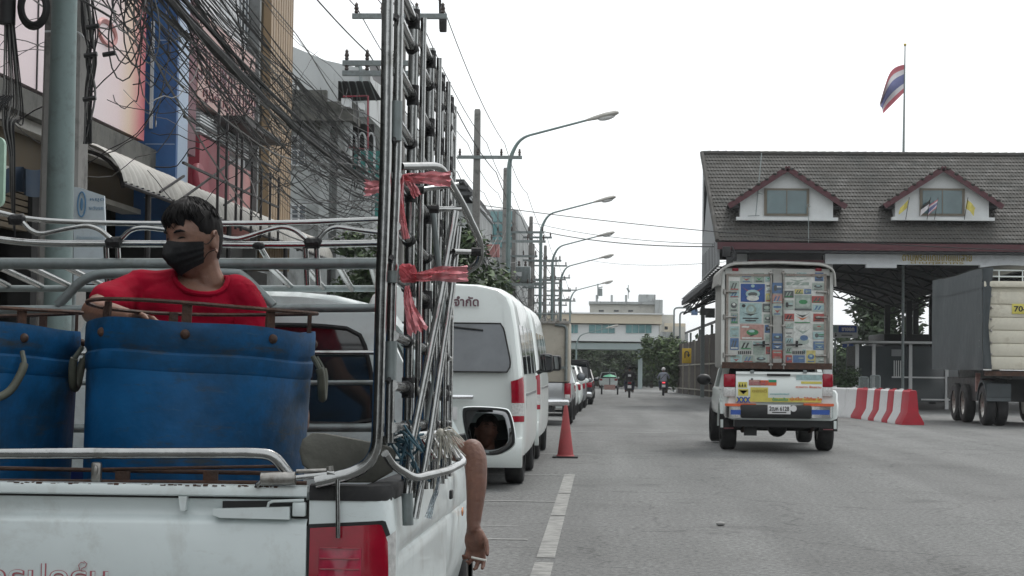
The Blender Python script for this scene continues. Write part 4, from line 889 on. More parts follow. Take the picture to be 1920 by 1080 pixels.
# ------------------------------------------------------------------ silver pickup with a beige cargo box, parked beyond the vans
def pickup_base(o, paint, h=.90, tail=.96):
    low = [(0, .52), (h*.90, .52), (h*.97, .55), (h, .62), (h*1.0, .80), (h*.985, .83), (h*.985, .95), (h*.95, 1.0), (0, 1.0)]
    def s(y, k, zs=1, dz=0): return [V(p.x*k, y, .52+(p.z-.52)*zs+dz) for p in hs(low)]
    b = MB(); b.loft([s(.02, .95, .98), s(.06, .985), s(.3, 1), s(2.0, 1), s(3.9, 1), s(4.2, .98, 1.02), s(4.9, .93, .9), s(5.2, .84, .7)]); body = b.build('body', paint, o)
    gl = [[V(sx*h*.93, 1.75, .98), V(sx*h*.74, 2.0, 1.72), V(sx*h*.74, 3.2, 1.72), V(sx*h*.90, 3.95, .98)] for sx in (1, -1)]
    b = MB(); b.add(gl[0]+gl[1], [(0, 1, 2, 3), (4, 7, 6, 5), (0, 4, 5, 1), (1, 5, 6, 2), (2, 6, 7, 3)]); b.build('glasshouse', 'glass_dark', o, ang=0)
    b = MB(); b.loft([[V(x*k, y, z) for x, z in ((-h*.77, 1.69), (h*.77, 1.69), (h*.74, 1.75), (-h*.74, 1.75))] for y, k in ((1.93, .97), (2.05, 1), (3.15, 1), (3.25, .96))]); b.build('roof', paint, o)
    for sx in (1, -1):
        b = MB(); b.bar((sx*h*.945, 1.75, .97), (sx*h*.76, 2.0, 1.71), .10, .05); b.build('rear_pillar', paint, o)
        b = MB(); b.bar((sx*h*.92, 3.95, .97), (sx*h*.76, 3.2, 1.71), .06, .05); b.build('front_pillar', paint, o)
        b = MB(); b.box((sx*.78, 1.12, .62), (.2, .9, .28), bev=.04); b.build('wheel_well', 'black_plastic', o)
    add_wheels(o, (.785, -.785), (1.13, 4.2), .37, .25)
o = thing('box_pickup', 'silver pickup with a beige cargo box parked beyond the two white vans', 'pickup', (-1.78, 42.6, gz(42.6)), 0)
pickup_base(o, 'paint_silver')
b = MB(); b.box((0, .0, .80), (1.36, .05, .40), bev=.01); b.build('tailgate', 'paint_silver', o)
for sg in (1, -1):
    b = MB(); b.box((sg*.80, .0, .82), (.16, .10, .36), bev=.03); tl = b.build('tail_lamp', 'red_lens', o)
    b = MB(); b.box((sg*.80, -.045, .68), (.13, .03, .10), bev=.01); b.build('clear_section', 'clear_lens', tl)
    b = MB(); b.sphere((sg*1.06, 3.9, 1.12), (.12, .07, .11), 12, 8); mr = b.build('door_mirror', 'black_plastic', o); b = MB(); b.sphere((sg*1.06, 3.875, 1.12), (.10, .055, .09), 12, 8); b.build('mirror_glass', 'glass_tint', mr)
b = MB(); b.box((0, -.08, .54), (1.7, .2, .16), bev=.04); b.build('rear_bumper', 'chrome', o)
mat('box_beige', (.40, .37, .31), .6, var=.12, scale=3, dirt=(.22, .19, .15), dscale=4, damt=.5, dcut=.52)
b = MB(); b.box((0, 1.0, 1.72), (1.66, 2.1, 1.40), bev=.02); cb = b.build('cargo_box', 'box_beige', o)
for sg in (1, -1):
    b = MB(); b.tube(fil([V(sg*.76, -.08, 1.05), V(sg*.76, -.08, 2.34), V(sg*.5, -.08, 2.36)], .1), .035, 8); b.build('frame_post', 'galv', cb)
b = MB(); b.box((0, -.08, 1.36), (1.6, .05, .05)); b.build('frame_rail', 'galv', cb)
b = MB(); b.box((0, -.08, 2.42), (1.72, .1, .06)); b.build('frame_rail', 'steel_worn', cb)
for k in range(9): b = MB(); b.box((-.72+k*.18, -.05, 2.47), (.08, .12, .06)); b.build('roof_cleat', 'steel_worn', cb)
for z in (2.62,):
    b = MB(); b.tube(fil([V(-.8, .05, 2.45), V(-.8, .05, z), V(.55, .05, z), V(.55, .05, 2.45)], .05), .016, 6); b.build('roof_rail', 'galv', cb)
b = MB(); b.box((0, 1.2, .40), (.9, 2.6, .16)); b.build('underbody', 'black_plastic', o)

# ------------------------------------------------------------------ pickup with the sticker covered box on the open lane
SX, SY = 2.74, 28.95
sp = thing('sticker_pickup', 'white pickup on the lane with a tall cargo box covered in stickers', 'pickup', (SX, SY, 0), 0)
pickup_base(sp, 'paint_van', h=.90)
def S(px, py, y=0): p = W(px, py, SY+y); return V(p.x-SX, y, p.z)
def rect(px0, py0, px1, py1, y): a, c = S(px0, py0, y), S(px1, py1, y); return a.x, c.x, c.z, a.z
x0, x1, z0, z1 = rect(1380, 697, 1542, 757, -.02)
b = MB(); n = 9
pr = [(.03, z1+.01), (-.01, z1), (-.02, z1-.03), (.0, z1-.06), (.0, z1-.08), (-.018, z1-.11), (-.018, z0+.05), (-.0, z0), (.04, z0-.01)]
b.grid(lambda i, j: V(x0+(x1-x0)*i, pr[round(j*8)][0], pr[round(j*8)][1]), 10, 8); tgs = b.build('tailgate', 'paint_van', sp)
b = MB(); p = S(1460, 703, -.02); b.box((p.x, -.022, p.z), (.37, .02, .035), bev=.006); b.build('tailgate_handle', 'black_plastic', tgs)
for px in (1410, 1509): b = MB(); p = S(px, 697); b.box((p.x, -.02, p.z), (.06, .03, .05), bev=.01); b.build('stay_bracket', 'galv', tgs)
for (a, c) in ((1357, 1379), (1542, 1562)):
    xa, xb, za, zb_ = rect(a, 701, c, 744, -.03); zm = za+(zb_-za)*.42; cx = (xa+xb)/2
    b = MB(); b.box((cx, .02, (zm+zb_)/2), (xb-xa, .10, zb_-zm), bev=.02); b.build('tail_lamp', 'red_lens', sp)
    b = MB(); b.box((cx, .02, (za+zm)/2), (xb-xa, .10, zm-za), bev=.015); b.build('reverse_lamp', 'clear_lens', sp)
# bumper
mat('blue_print', (.03, .09, .36), .5, var=.1); mat('orange_print', (.65, .12, .04), .5, var=.1); mat('yellow_print', (.62, .55, .12), .5, var=.12); mat('green_print', (.03, .30, .16), .5, var=.1); mat('cyan_print', (.2, .45, .45), .5, var=.1)
b = MB(); p = S(1455, 772, -.12); b.box((p.x, -.06, p.z), (1.12, .2, .21), bev=.03); b.build('bumper_step', 'black_plastic', sp)
for (a, c, cc) in ((1360, 1418, 1), (1508, 1564, -1)):
    xa, xb, za, zb_ = rect(a, 762, c, 784, -.12)
    b = MB(); b.loft([[V(x, -.10-.03*math.sin(q*math.pi)+(.1 if (cc > 0 and q < .12) or (cc < 0 and q > .88) else 0), z) for z in (za, za+.03, (za+zb_)/2, zb_-.02, zb_)]+[V(x, .05, zb_), V(x, .05, za)] for q, x in [(q/8, xa+(xb-xa)*q/8) for q in range(9)]]); bc = b.build('bumper_corner', 'chrome', sp)
    b = MB(); b.box(((xa+xb)/2, -.02, zb_+.025), (xb-xa, .12, .04)); b.build('reflector', 'orange_print', bc)
    b = MB(); b.box(((xa+xb)/2+cc*-.02, -.138, (za+zb_)/2+.0), (.28, .004, .075)); b.build('blue_decal', 'blue_print', bc)
b = MB(); p = S(1461, 768, -.18); b.box((p.x, -.175, p.z), (.36, .014, .145), bev=.004); pl = b.build('number_plate', 'letter_white', sp)
lettering('plate_lettering', '2ฒห 6128', .1, (p.x, -.184, p.z+.015), (1, 0, 0), (0, 0, 1), 'letter_black', pl, depth=.002, world=False, fit=.31, fith=.07, bold=.002)
b = MB(); b.box((p.x, -.183, p.z-.045), (.22, .004, .016)); b.build('province_line', 'letter_black', pl)
b = MB(); p = S(1488, 766, -.18); b.lathe([(.001, 0), (.05, 0), (.05, .012), (.001, .012)], (p.x, -.17, p.z), 16, Matrix.Rotation(R(90), 3, 'X')); b.build('round_decal', 'letter_white', sp)
# underbody
b = MB(); b.box((0, .2, .50), (1.5, .3, .18)); b.box((0, 1.8, .50), (.9, 3.4, .2)); b.build('chassis', 'black_plastic', sp)
b = MB(); b.tube([(-.72, 1.13, .36), (.72, 1.13, .36)], .05, 10); b.sphere((.02, 1.1, .36), (.16, .15, .15), 12, 8); b.build('rear_axle', 'black_plastic', sp)
for x in (-.55, .55):
    b = MB(); b.tube(spl([V(x, .4, .46), V(x, 1.1, .30), V(x, 1.8, .46)], 5), .03, 6); b.build('leaf_spring', 'rust', sp)
b = MB(); b.box((-.48, .32, .33), (.2, .1, .14)); b.build('tow_bracket', 'black_plastic', sp)
for x in (-.80, .80):
    b = MB(); b.box((x, .70, .46), (.30, .02, .26)); mf = b.build('mud_flap', 'rubber', sp); b = MB(); b.box((x, .688, .36), (.16, .006, .012)); b.build('flap_stripe', 'letter_red', mf)
b = MB(); b.sphere((-1.05, 3.75, 1.12), (.13, .08, .10), 12, 8); b.tube([(-.9, 3.8, 1.05), (-1.0, 3.78, 1.08)], .03, 6); b.build('door_mirror', 'black_plastic', sp)
b = MB(); b.sphere((1.05, 3.75, 1.12), (.13, .08, .10), 12, 8); b.build('door_mirror', 'black_plastic', sp)
b = MB(); b.box((-.925, .98, .84), (.012, .12, .12), bev=.003); b.build('fuel_flap', 'paint_van', sp)
for sx in (1, -1):
    b = MB(); b.prism([(1.13+.46*math.cos(t), .37+.46*math.sin(t)) for t in [R(q) for q in range(0, 181, 15)]]+[(1.13+.40*math.cos(t), .37+.40*math.sin(t)) for t in [R(q) for q in range(180, -1, -15)]], lambda p: V(sx*.89, p[0], p[1]), lambda p: V(sx*.935, p[0], p[1])); b.build('wheel_flare', 'paint_van', sp)
# cargo box
mat('box_grey', (.36, .36, .34), .6, var=.12, scale=4, dirt=(.2, .19, .17), dscale=5, damt=.5, dcut=.5); mat('box_white', (.62, .63, .60), .5, var=.08, scale=4, dirt=(.35, .33, .28), dscale=6, damt=.4, dcut=.55); mat('frame_brown', (.30, .27, .24), .7, var=.25, scale=8, dirt=(.12, .05, .03), dscale=8, damt=.7)
bx0, bx1, bz0, bz1 = rect(1356, 503, 1558, 692, .06); BX = (bx0+bx1)/2; BW = bx1-bx0; BH = bz1-bz0; BL = 2.05
b = MB(); b.box((BX, .12+BL/2, (bz0+bz1)/2), (BW, BL, BH), bev=.03); box = b.build('cargo_box', 'box_grey', sp)
b = MB(); b.box((BX, .05, bz0+.04), (BW+.02, .12, .10)); b.build('sill_beam', 'rust', box)
b = MB(); b.box((BX, .07, bz1-.05), (BW-.06, .08, .10)); b.build('header', 'box_white', box)
for px in (1379, 1535): b = MB(); p = S(px, 505); b.box((p.x, .02, p.z), (.10, .03, .05), bev=.008); b.build('marker_lamp', 'red_lens', box)
vis = fil([V(bx0-.06, -.04, bz1-.28), V(bx0-.03, -.06, bz1-.02), V(bx0+.14, -.08, bz1+.06), V(BX, -.08, bz1+.085), V(bx1-.14, -.08, bz1+.06), V(bx1+.03, -.06, bz1-.02), V(bx1+.05, -.04, bz1-.28)], .12, 5)
b = MB(); b.loft([[p+V(0, dy, dz) for p in vis] for dy, dz in ((0, 0), (0, .035), (BL+.2, .035), (BL+.2, 0))], caps=False, closed=False); b.tube(vis, .018, 8); b.build('roof_visor', 'box_grey', box)
for sx, xx in ((-1, bx0), (1, bx1)):
    b = MB(); b.box((xx, .05, (bz0+bz1)/2), (.05, .07, BH-.1)); b.build('corner_post', 'box_white', box)
doors = []
for k, (a, c) in enumerate(((1362, 1447), (1470, 1549))):
    xa, xb, za, zb_ = rect(a, 513, c, 684, .0); cx, cz = (xa+xb)/2, (za+zb_)/2
    b = MB(); b.box((cx, .045, cz), (xb-xa, .05, zb_-za), bev=.005); d = b.build('rear_door', 'box_white', box); doors.append(d)
    f = .035
    xo = xa+f/2 if k == 0 else xb-f/2
    b = MB(); b.box((xo, .015, cz), (f, .02, zb_-za)); b.build('door_frame', 'frame_brown', d)
    b = MB(); b.box((cx, .015, zb_-.02), (xb-xa-.06, .02, .04)); b.build('door_frame', 'frame_brown', d)
    for zf in (.1, .52, .80):
        b = MB(); s_ = -1 if k == 0 else 1; b.box((xo+s_*-.05, -.005, za+(zb_-za)*zf), (.20, .02, .03), bev=.006); b.tube([(xo+s_*.045, -.01, za+(zb_-za)*zf-.04), (xo+s_*.045, -.01, za+(zb_-za)*zf+.04)], .022, 8); b.build('hinge', 'steel_worn', d)
for px in (1445, 1469): 
    a, c = S(px, 508), S(px, 692); b = MB(); b.tube([V(a.x, -.01, a.z), V(c.x, -.01, c.z)], .013, 8); lr = b.build('lock_rod', 'steel_worn', box)
    for py in (512, 611, 684): p = S(px, py); b = MB(); b.box((p.x, -.01, p.z), (.07, .03, .035), bev=.006); b.build('rod_guide', 'steel_worn', lr)
for a, c in ((1412, 1442), (1474, 1504)):
    p, q = S(a, 647), S(c, 646); b = MB(); b.tube([V(p.x, -.03, p.z), V(q.x, -.03, q.z)], .012, 8); b.box(((p.x+q.x)/2+.04, -.02, p.z+.02), (.04, .02, .10)); b.build('lock_handle', 'black_plastic', box)
xa, xb, za, zb_ = rect(1450, 505, 1466, 690, 0); b = MB(); b.box(((xa+xb)/2, .02, (za+zb_)/2), (xb-xa, .03, zb_-za)); b.build('centre_post', 'box_grey', box)
# stickers: flat printed sheets, each its own piece, with simple printed shapes
pal = {'w': (.58, .60, .57), 'g': (.36, .42, .38), 'gg': (.28, .34, .30), 'b': (.035, .085, .27), 'r': (.36, .09, .08), 'p': (.42, .25, .22), 'd': (.10, .11, .11), 'c': (.33, .46, .46), 'k': (.05, .05, .05), 'y': (.5, .44, .18), 'gr': (.05, .22, .09), 'bl': (.10, .17, .30), 'o': (.5, .16, .06)}
for k_, c_ in pal.items(): mat('stk_'+k_, c_, .45, var=.25, scale=18)
def sticker(px0, py0, px1, py1, bgc, marks=(), seed=0, parent=None, y=.012):
    x0_, x1_, z0_, z1_ = rect(px0, py0, px1, py1, y); b = MB(); keys = [bgc]+[m_[0] for m_ in marks]; uk = list(dict.fromkeys(keys)); w_, h_ = x1_-x0_, z1_-z0_
    b.add([(x0_, y, z0_), (x1_, y, z0_), (x1_, y, z1_), (x0_, y, z1_)], [(0, 1, 2, 3)])
    for i, (c_, shp, cx, cz, rx, rz) in enumerate(marks):
        b.mat(uk.index(c_)); yy = y-.0012*(i+1); n = 14
        if shp == 'e': b.add([(x0_+w_*(cx+rx*math.cos(t)), yy, z0_+h_*(cz+rz*math.sin(t))) for t in [2*math.pi*q/n for q in range(n)]], [tuple(range(n))])
        elif shp == 'r': b.add([(x0_+w_*(cx+a*rx), yy, z0_+h_*(cz+c*rz)) for a, c in ((-1, -1), (1, -1), (1, 1), (-1, 1))], [(0, 1, 2, 3)])
        elif shp == 'v': b.add([(x0_+w_*(cx+a*rx), yy, z0_+h_*(cz+c*rz)) for a, c in ((-1, 1), (-.55, .2), (0, -.1), (.55, .2), (1, 1), (.5, -.1), (0, -1), (-.5, -.1))], [(0, 1, 2, 3, 4, 5, 6, 7)])
        elif shp == 't': b.add([(x0_+w_*(cx+a*rx), yy, z0_+h_*(cz+c*rz)) for a, c in ((-1, -1), (-.2, -1), (1, 1), (.2, 1))], [(0, 1, 2, 3)])
    return b.build('sticker', ['stk_'+u for u in uk], parent or box, fix=False, ang=0)
rs_ = random.Random(21)
def gen(c):                      # small car-club style print: a car shape, a strip of type, a badge
    q = rs_.choice(('gg', 'd', 'bl', 'k')); e = rs_.choice(('w', 'c', 'g', 'r', 'gr'))
    return rs_.choice(([(q, 'e', .5, .5, .36, .22), (e, 'e', .5, .58, .18, .10), (q, 'r', .5, .14, .36, .05)], [(q, 'r', .5, .75, .38, .09), (e, 'v', .5, .45, .38, .22), (q, 'r', .5, .15, .3, .05)], [(q, 'e', .32, .5, .16, .3), (e, 'r', .68, .62, .22, .07), (q, 'r', .68, .4, .22, .06)], [(q, 't', .3, .5, .18, .3), (q, 't', .6, .5, .18, .3), (e, 'r', .5, .15, .4, .06)]))
LEFT = [(1368, 527, 1386, 545, 'g'), (1388, 514, 1411, 530, 'g'), (1413, 512, 1433, 530, 'gg'), (1368, 560, 1384, 585, 'g'), (1370, 587, 1384, 607, 'gg'), (1369, 612, 1385, 632, 'c'), (1369, 634, 1385, 656, 'bl'), (1387, 639, 1410, 656, 'g'), (1412, 649, 1434, 665, 'gg'), (1430, 569, 1446, 585, 'd'), (1432, 589, 1447, 606, 'gg'), (1370, 665, 1391, 681, 'c'), (1393, 666, 1413, 680, 'gg'), (1415, 665, 1439, 681, 'g')]
for q in LEFT: sticker(*q[:4], q[4], gen(q[4]), parent=doors[0])
sticker(1389, 532, 1434, 566, 'b', [('r', 'v', .5, .62, .46, .22), ('c', 'e', .5, .44, .30, .24), ('d', 'e', .5, .42, .2, .12), ('w', 'e', .5, .2, .26, .16), ('c', 'e', .5, .88, .08, .09)], parent=doors[0])
sticker(1387, 568, 1428, 606, 'c', [('gg', 'e', .52, .68, .24, .25), ('c', 'e', .52, .70, .13, .14), ('k', 'v', .5, .46, .42, .10), ('k', 'r', .5, .24, .36, .03), ('k', 'e', .18, .86, .09, .08), ('k', 'r', .5, .12, .24, .03)], parent=doors[0])
sticker(1388, 608, 1432, 637, 'p', [('gr', 'e', .52, .48, .26, .20), ('c', 'e', .48, .56, .14, .09), ('w', 'r', .22, .84, .16, .06), ('k', 't', .5, .28, .15, .06), ('w', 'r', .5, .1, .42, .05)], parent=doors[0])
RIGHT = [(1528, 511, 1544, 527, 'bl'), (1523, 530, 1545, 544, 'g'), (1470, 545, 1488, 558, 'd'), (1470, 563, 1488, 580, 'g'), (1522, 555, 1545, 568, 'r'), (1524, 571, 1545, 584, 'c'), (1471, 588, 1489, 602, 'r'), (1525, 588, 1545, 603, 'r'), (1473, 605, 1488, 616, 'g'), (1525, 607, 1546, 619, 'gg'), (1524, 622, 1547, 636, 'c'), (1525, 640, 1548, 656, 'bl'), (1487, 666, 1509, 680, 'bl'), (1512, 657, 1529, 681, 'y'), (1531, 664, 1549, 680, 'g'), (1472, 622, 1486, 632, 'w')]
for q in RIGHT: sticker(*q[:4], q[4], gen(q[4]), parent=doors[1])
for q in ((1435, 513, 1446, 528, 'c'), (1387, 608, 1388, 609, 'g'), (1368, 546, 1386, 558, 'c'), (1436, 532, 1446, 548, 'w'), (1436, 550, 1446, 566, 'y'), (1434, 609, 1446, 624, 'bl'), (1434, 627, 1446, 641, 'g'), (1412, 640, 1430, 647, 'c'), (1436, 650, 1446, 664, 'r')): sticker(*q[:4], q[4], gen(q[4]), parent=doors[0])
for q in ((1472, 512, 1490, 519, 'g'), (1494, 511, 1512, 519, 'c'), (1490, 542, 1506, 551, 'y'), (1508, 542, 1521, 551, 'bl'), (1473, 634, 1487, 644, 'c'), (1473, 650, 1485, 663, 'g'), (1473, 666, 1485, 680, 'r'), (1505, 655, 1511, 664, 'c')): sticker(*q[:4], q[4], gen(q[4]), parent=doors[1])
sticker(1472, 520, 1520, 540, 'w', [('gg', 'v', .5, .74, .42, .2), ('gg', 'r', .5, .40, .44, .14), ('w', 't', .3, .4, .1, .1), ('w', 't', .6, .4, .1, .1)], parent=doors[1])
sticker(1490, 553, 1522, 582, 'gg', [('g', 'r', .5, .52, .40, .28), ('gr', 'e', .5, .55, .26, .15), ('d', 'r', .5, .06, .5, .06)], parent=doors[1])
sticker(1489, 584, 1520, 606, 'w', [('k', 'v', .5, .70, .46, .22), ('o', 'v', .5, .46, .44, .22), ('gr', 'r', .5, .06, .46, .04)], parent=doors[1])
sticker(1488, 608, 1523, 652, 'w', [('gg', 'v', .5, .72, .42, .14), ('g', 'e', .52, .28, .3, .16), ('bl', 'e', .56, .42, .22, .12)], parent=doors[1])
for k, (py0, py1, c_) in enumerate(((530, 550, 'bl'), (552, 568, 'p'), (570, 592, 'g'), (625, 640, 'bl'), (643, 655, 'bl'), (657, 672, 'r'))):
    sticker(1448, py0, 1467, py1, c_, gen(c_), parent=box, y=.001)
for a, c in ((1384, 1410), (1486, 1510)):
    for k in range(7):
        px = a+(c-a)*k/7; sticker(px, 658, px+2.2, 664, 'k', parent=doors[0 if a < 1440 else 1], y=.006)
# decals on the tailgate
def decal(nm, px0, py0, px1, py1, m, y=-.024):
    xa, xb, za, zb_ = rect(px0, py0, px1, py1, y); b = MB(); b.add([(xa, y, za), (xb, y, za), (xb, y, zb_), (xa, y, zb_)], [(0, 1, 2, 3)]); return b.build(nm, m, tgs, fix=False, ang=0)
decal('decal', 1384, 716, 1401, 727, 'yellow_print'); decal('decal', 1384, 729, 1403, 742, 'yellow_print'); decal('decal', 1407, 726, 1440, 748, 'yellow_print'); decal('decal', 1381, 745, 1540, 755, 'yellow_print', -.0225)
decal('decal', 1424, 713, 1456, 723, 'orange_print'); decal('decal', 1404, 712, 1426, 723, 'stk_p'); decal('decal', 1441, 712, 1456, 717, 'green_print', -.026); decal('decal', 1502, 715, 1541, 720, 'yellow_print'); decal('decal', 1493, 703, 1541, 713, 'stk_c'); decal('decal', 1408, 709, 1412, 713, 'stk_d')
def words(txt, px0, py0, px1, py1, m, y=-.028):
    xa, xb, za, zb_ = rect(px0, py0, px1, py1, y); lettering('lettering', txt, .08, ((xa+xb)/2, y, (za+zb_)/2), (1, 0, 0), (0, 0, 1), m, tgs, depth=.001, world=False, fit=xb-xa, fith=zb_-za, bold=.002)
words('xxx', 1381, 744, 1407, 755, 'blue_print'); words('ต้อมแต้ม', 1448, 745, 1477, 752, 'green_print'); words('นุ่มนิ่ม โต้ตีพ ไก', 1481, 744, 1541, 753, 'orange_print'); words('ดวงดาว จักรยาน', 1492, 723, 1540, 728, 'orange_print'); words('สมบูรณ์ทรัพย์', 1444, 737, 1480, 741, 'cyan_print'); words('ไปตามฝัน', 1404, 713, 1440, 722, 'letter_red'); words('ของดี', 1410, 729, 1438, 736, 'gold')
b = MB()
for k, px in enumerate((1387, 1392, 1397)): p, q = S(px-2, 725, -.028), S(px+2, 718, -.028); b.add([(p.x, -.028, p.z), (q.x, -.028, p.z), ((p.x+q.x)/2, -.028, q.z)], [(0, 1, 2)])
b.build('emblem', 'letter_black', tgs, fix=False, ang=0)
p, q = S(1386, 739, -.028), S(1402, 732, -.028); b = MB(); b.add([(p.x, -.028, q.z), ((p.x*3+q.x)/4, -.028, (p.z+q.z)/2), ((p.x+q.x)/2, -.028, (p.z+q.z)/2-.005), ((p.x+3*q.x)/4, -.028, (p.z+q.z)/2), (q.x, -.028, q.z), ((p.x+q.x)/2, -.028, p.z)], [(0, 1, 2, 3, 4, 5)]); b.build('emblem', 'letter_black', tgs, fix=False, ang=0)

# ------------------------------------------------------------------ tarp covered trailer at the right
QX, QY = 10.85, 47.2; qz = gz(QY)
tr = thing('trailer_truck', 'cream high sided trailer with a grey tarpaulin over its left side', 'trailer', (QX, QY, qz))
mat('cream_panel', (.62, .59, .49), .55, var=.1, scale=3, dirt=(.26, .22, .16), dscale=3, damt=.5, dcut=.53); mat('tarp', (.055, .067, .072), .6, var=.15, scale=3, bump=.3, bscale=6); mat('tarp_dark', (.045, .055, .06), .6, var=.15, scale=3)
HB0, HB1 = 1.46, 3.72
b = MB(); b.box((0, 3.7, (HB0+HB1)/2), (2.46, 7.2, HB1-HB0)); tb = b.build('trailer_body', 'cream_panel', tr)
for k in range(6):
    b = MB(); b.box((0, .085, HB0+.02+k*.335+.155), (2.44, .04, .315), bev=.012); b.build('rear_board', 'cream_panel', tb)
b = MB(); b.box((0, .04, HB1-.06), (2.52, .16, .16), bev=.03); b.build('top_beam', 'cream_panel', tb)
for z in (HB1+.14, HB1+.30): b = MB(); b.tube([(-1.12, .1, z), (1.2, .1, z)], .02, 8); b.build('guard_rail', 'paint_van', tb)
for x in (-1.12, -.85, -.25, .35, 1.0): b = MB(); b.tube([(x, .1, HB1), (x, .1, HB1+.30)], .018, 8); b.build('guard_post', 'paint_van', tb)
for k in range(7): b = MB(); b.box((-1.06, .04, HB0+.1+k*.3), (.05, .06, .06), bev=.01); b.build('hinge_lug', 'steel_worn', tb)
b = MB()
def tf(i, j):
    y = -.02+7.3*i; top = HB1+.36+.02*math.sin(i*8); z = HB0-.02+(top-HB0)*j; return V(-1.27-.022*math.sin(i*15+1.6*math.sin(j*2.2+i*5))*(1-j*.6)-.02*abs(math.sin(i*6.3+j*1.3))-.010*math.sin(j*9+i*21)*(1-j), y, z)
b.grid(tf, 60, 10); b.build('tarpaulin', 'tarp', tr, ang=70, fix=False)
b = MB(); b.grid(lambda i, j: tf(i, 1)+V(1.3*j, 0, .03+.06*math.sin(j*3)), 30, 6); b.build('tarp_top', 'tarp', tr, fix=False)
b = MB(); b.grid(lambda i, j: V(-1.29+.32*i*(.45+.55*abs(1.3*j-.55)) , -.03-.02*math.sin(i*5+j*6), HB0+.02+(HB1+.34-HB0)*j), 6, 14); b.build('tarp_flap', 'tarp_dark', tr, fix=False)
b = MB(); b.grid(lambda i, j: tf(i, .80+.012*j)+V(-.012, 0, 0), 40, 1); b.build('tarp_seam', 'tarp_dark', tr, fix=False)
for za, zb_ in ((2.9, 3.05), (2.05, 2.15), (2.2, 2.6)): b = MB(); b.tube([(-1.30, .35, za), (-1.0, -.05, zb_)], .008, 5); b.build('tie_cord', 'white_rope', tr)
p = W(1910, 579, QY); b = MB(); b.box((p.x-QX+.10, .05, p.z-qz), (.52, .02, .26), bev=.01); ypl = b.build('number_plate', 'yellow_print', tr)
lettering('plate_lettering', '70-2', .2, (p.x-QX+.10, .037, p.z-qz), (1, 0, 0), (0, 0, 1), 'letter_black', ypl, depth=.002, world=False, fit=.42, fith=.15, bold=.006)
b = MB(); b.box((0, 3.7, 1.33), (1.0, 7.0, .22)); b.build('chassis', 'black_plastic', tr)
b = MB(); b.box((0, .2, 1.36), (2.4, .16, .12)); b.build('rear_beam', 'rust', tr)
b = MB(); b.box((0, 4.2, .92), (1.9, 5.0, .62)); b.build('underbody', 'black_plastic', tr)
b = MB(); b.box((-1.0, 2.0, 1.12), (.12, .08, .5)); b.build('stay_post', 'stk_p', tr)
add_wheels(tr, (-.97, .97), (.95,), .53, .28); add_wheels(tr, (-.66, .66), (.95,), .53, .28); add_wheels(tr, (-.97, .97), (3.6, 4.9), .53, .28)
b = MB(); b.prism([(.35+.66*math.cos(R(t))+.6, .53+.66*math.sin(R(t))) for t in range(10, 171, 16)]+[(.95+.60*math.cos(R(t)), .53+.60*math.sin(R(t))) for t in range(170, 9, -16)], lambda p: V(-1.12, p[0], p[1]), lambda p: V(-.5, p[0], p[1])); b.build('mudguard', 'tarp_dark', tr)
b = MB(); b.box((-.8, .33, .92), (.62, .02, .36)); b.build('mud_flap', 'tarp_dark', tr)

# ------------------------------------------------------------------ scooters and riders
def make_scooter(label, X, Y, plate, lampm):
    o = thing('motor_scooter', label, 'scooter', (X, Y, gz(Y)), 0, 'scooters riding away')
    tm = wheel_mb(.29, .10).mesh('wheel', 'rubber')
    for y in (.30, 1.52): e = obj('wheel', tm, o); e.location = (0, y, .29); obj('rim', rim_mb(.29, .08).mesh('rim', 'steel_worn'), e)
    b = MB(); b.loft([[V(w_*math.cos(a), y, z+h_*math.sin(a)) for a in [2*math.pi*q/12 for q in range(12)]] for y, w_, z, h_ in ((.02, .05, .78, .06), (.08, .11, .74, .10), (.35, .15, .66, .16), (.7, .14, .60, .18), (.95, .10, .48, .14), (1.2, .12, .46, .10))]); b.build('body', 'paint_dark', o)
    b = MB(); b.loft([[V(w_*math.cos(a), y, z+.05*math.sin(a)) for a in [2*math.pi*q/12 for q in range(12)]] for y, w_, z in ((.1, .08, .84), (.2, .13, .85), (.6, .14, .80), (.9, .09, .80))]); b.build('seat', 'rubber', o)
    b = MB(); b.loft([[V(w_*math.cos(a), y+.04*math.sin(a), z) for a in [2*math.pi*q/12 for q in range(12)]] for y, w_, z in ((1.28, .15, .35), (1.25, .19, .65), (1.18, .17, .9), (1.15, .12, 1.0))]); b.build('front_shield', 'paint_dark', o)
    b = MB(); b.tube(fil([V(-.33, 1.02, 1.02), V(-.12, 1.12, 1.05), V(.12, 1.12, 1.05), V(.33, 1.02, 1.02)], .05), .016, 8); hb = b.build('handlebar', 'black_plastic', o)
    for sx in (1, -1): b = MB(); b.tube([(sx*.26, 1.06, 1.05), (sx*.34, 1.04, 1.18)], .008, 6); b.sphere((sx*.35, 1.03, 1.21), (.06, .015, .04), 10, 6); b.build('mirror', 'black_plastic', hb)
    b = MB(); b.box((0, -.01, .80), (.18, .06, .07), bev=.02); b.build('tail_lamp', lampm, o)
    b = MB(); b.box((0, -.04, .60), (.20, .01, .16)); b.build('number_plate', 'letter_white', o)
    b = MB(); b.box((0, .02, .50), (.18, .04, .2)); b.build('mud_flap', 'rubber', o)
    b = MB(); b.tube([(.14, .1, .38), (.16, .6, .32)], .045, 8); b.build('exhaust_pipe', 'black_plastic', o)
    b = MB(); b.tube([(-.25, .75, .32), (.25, .75, .32)], .015, 6); b.build('foot_rest', 'black_plastic', o)
    return o
mat('lamp_lit', (.9, .05, .07), .3, var=0, emit=1.6); mat('jacket_grey', (.22, .24, .28), .85, var=.2); mat('jacket_black', (.012, .012, .014), .85, var=.2); mat('helmet_white', (.55, .55, .54), .35, var=.1); mat('jeans', (.05, .06, .09), .85, var=.2)
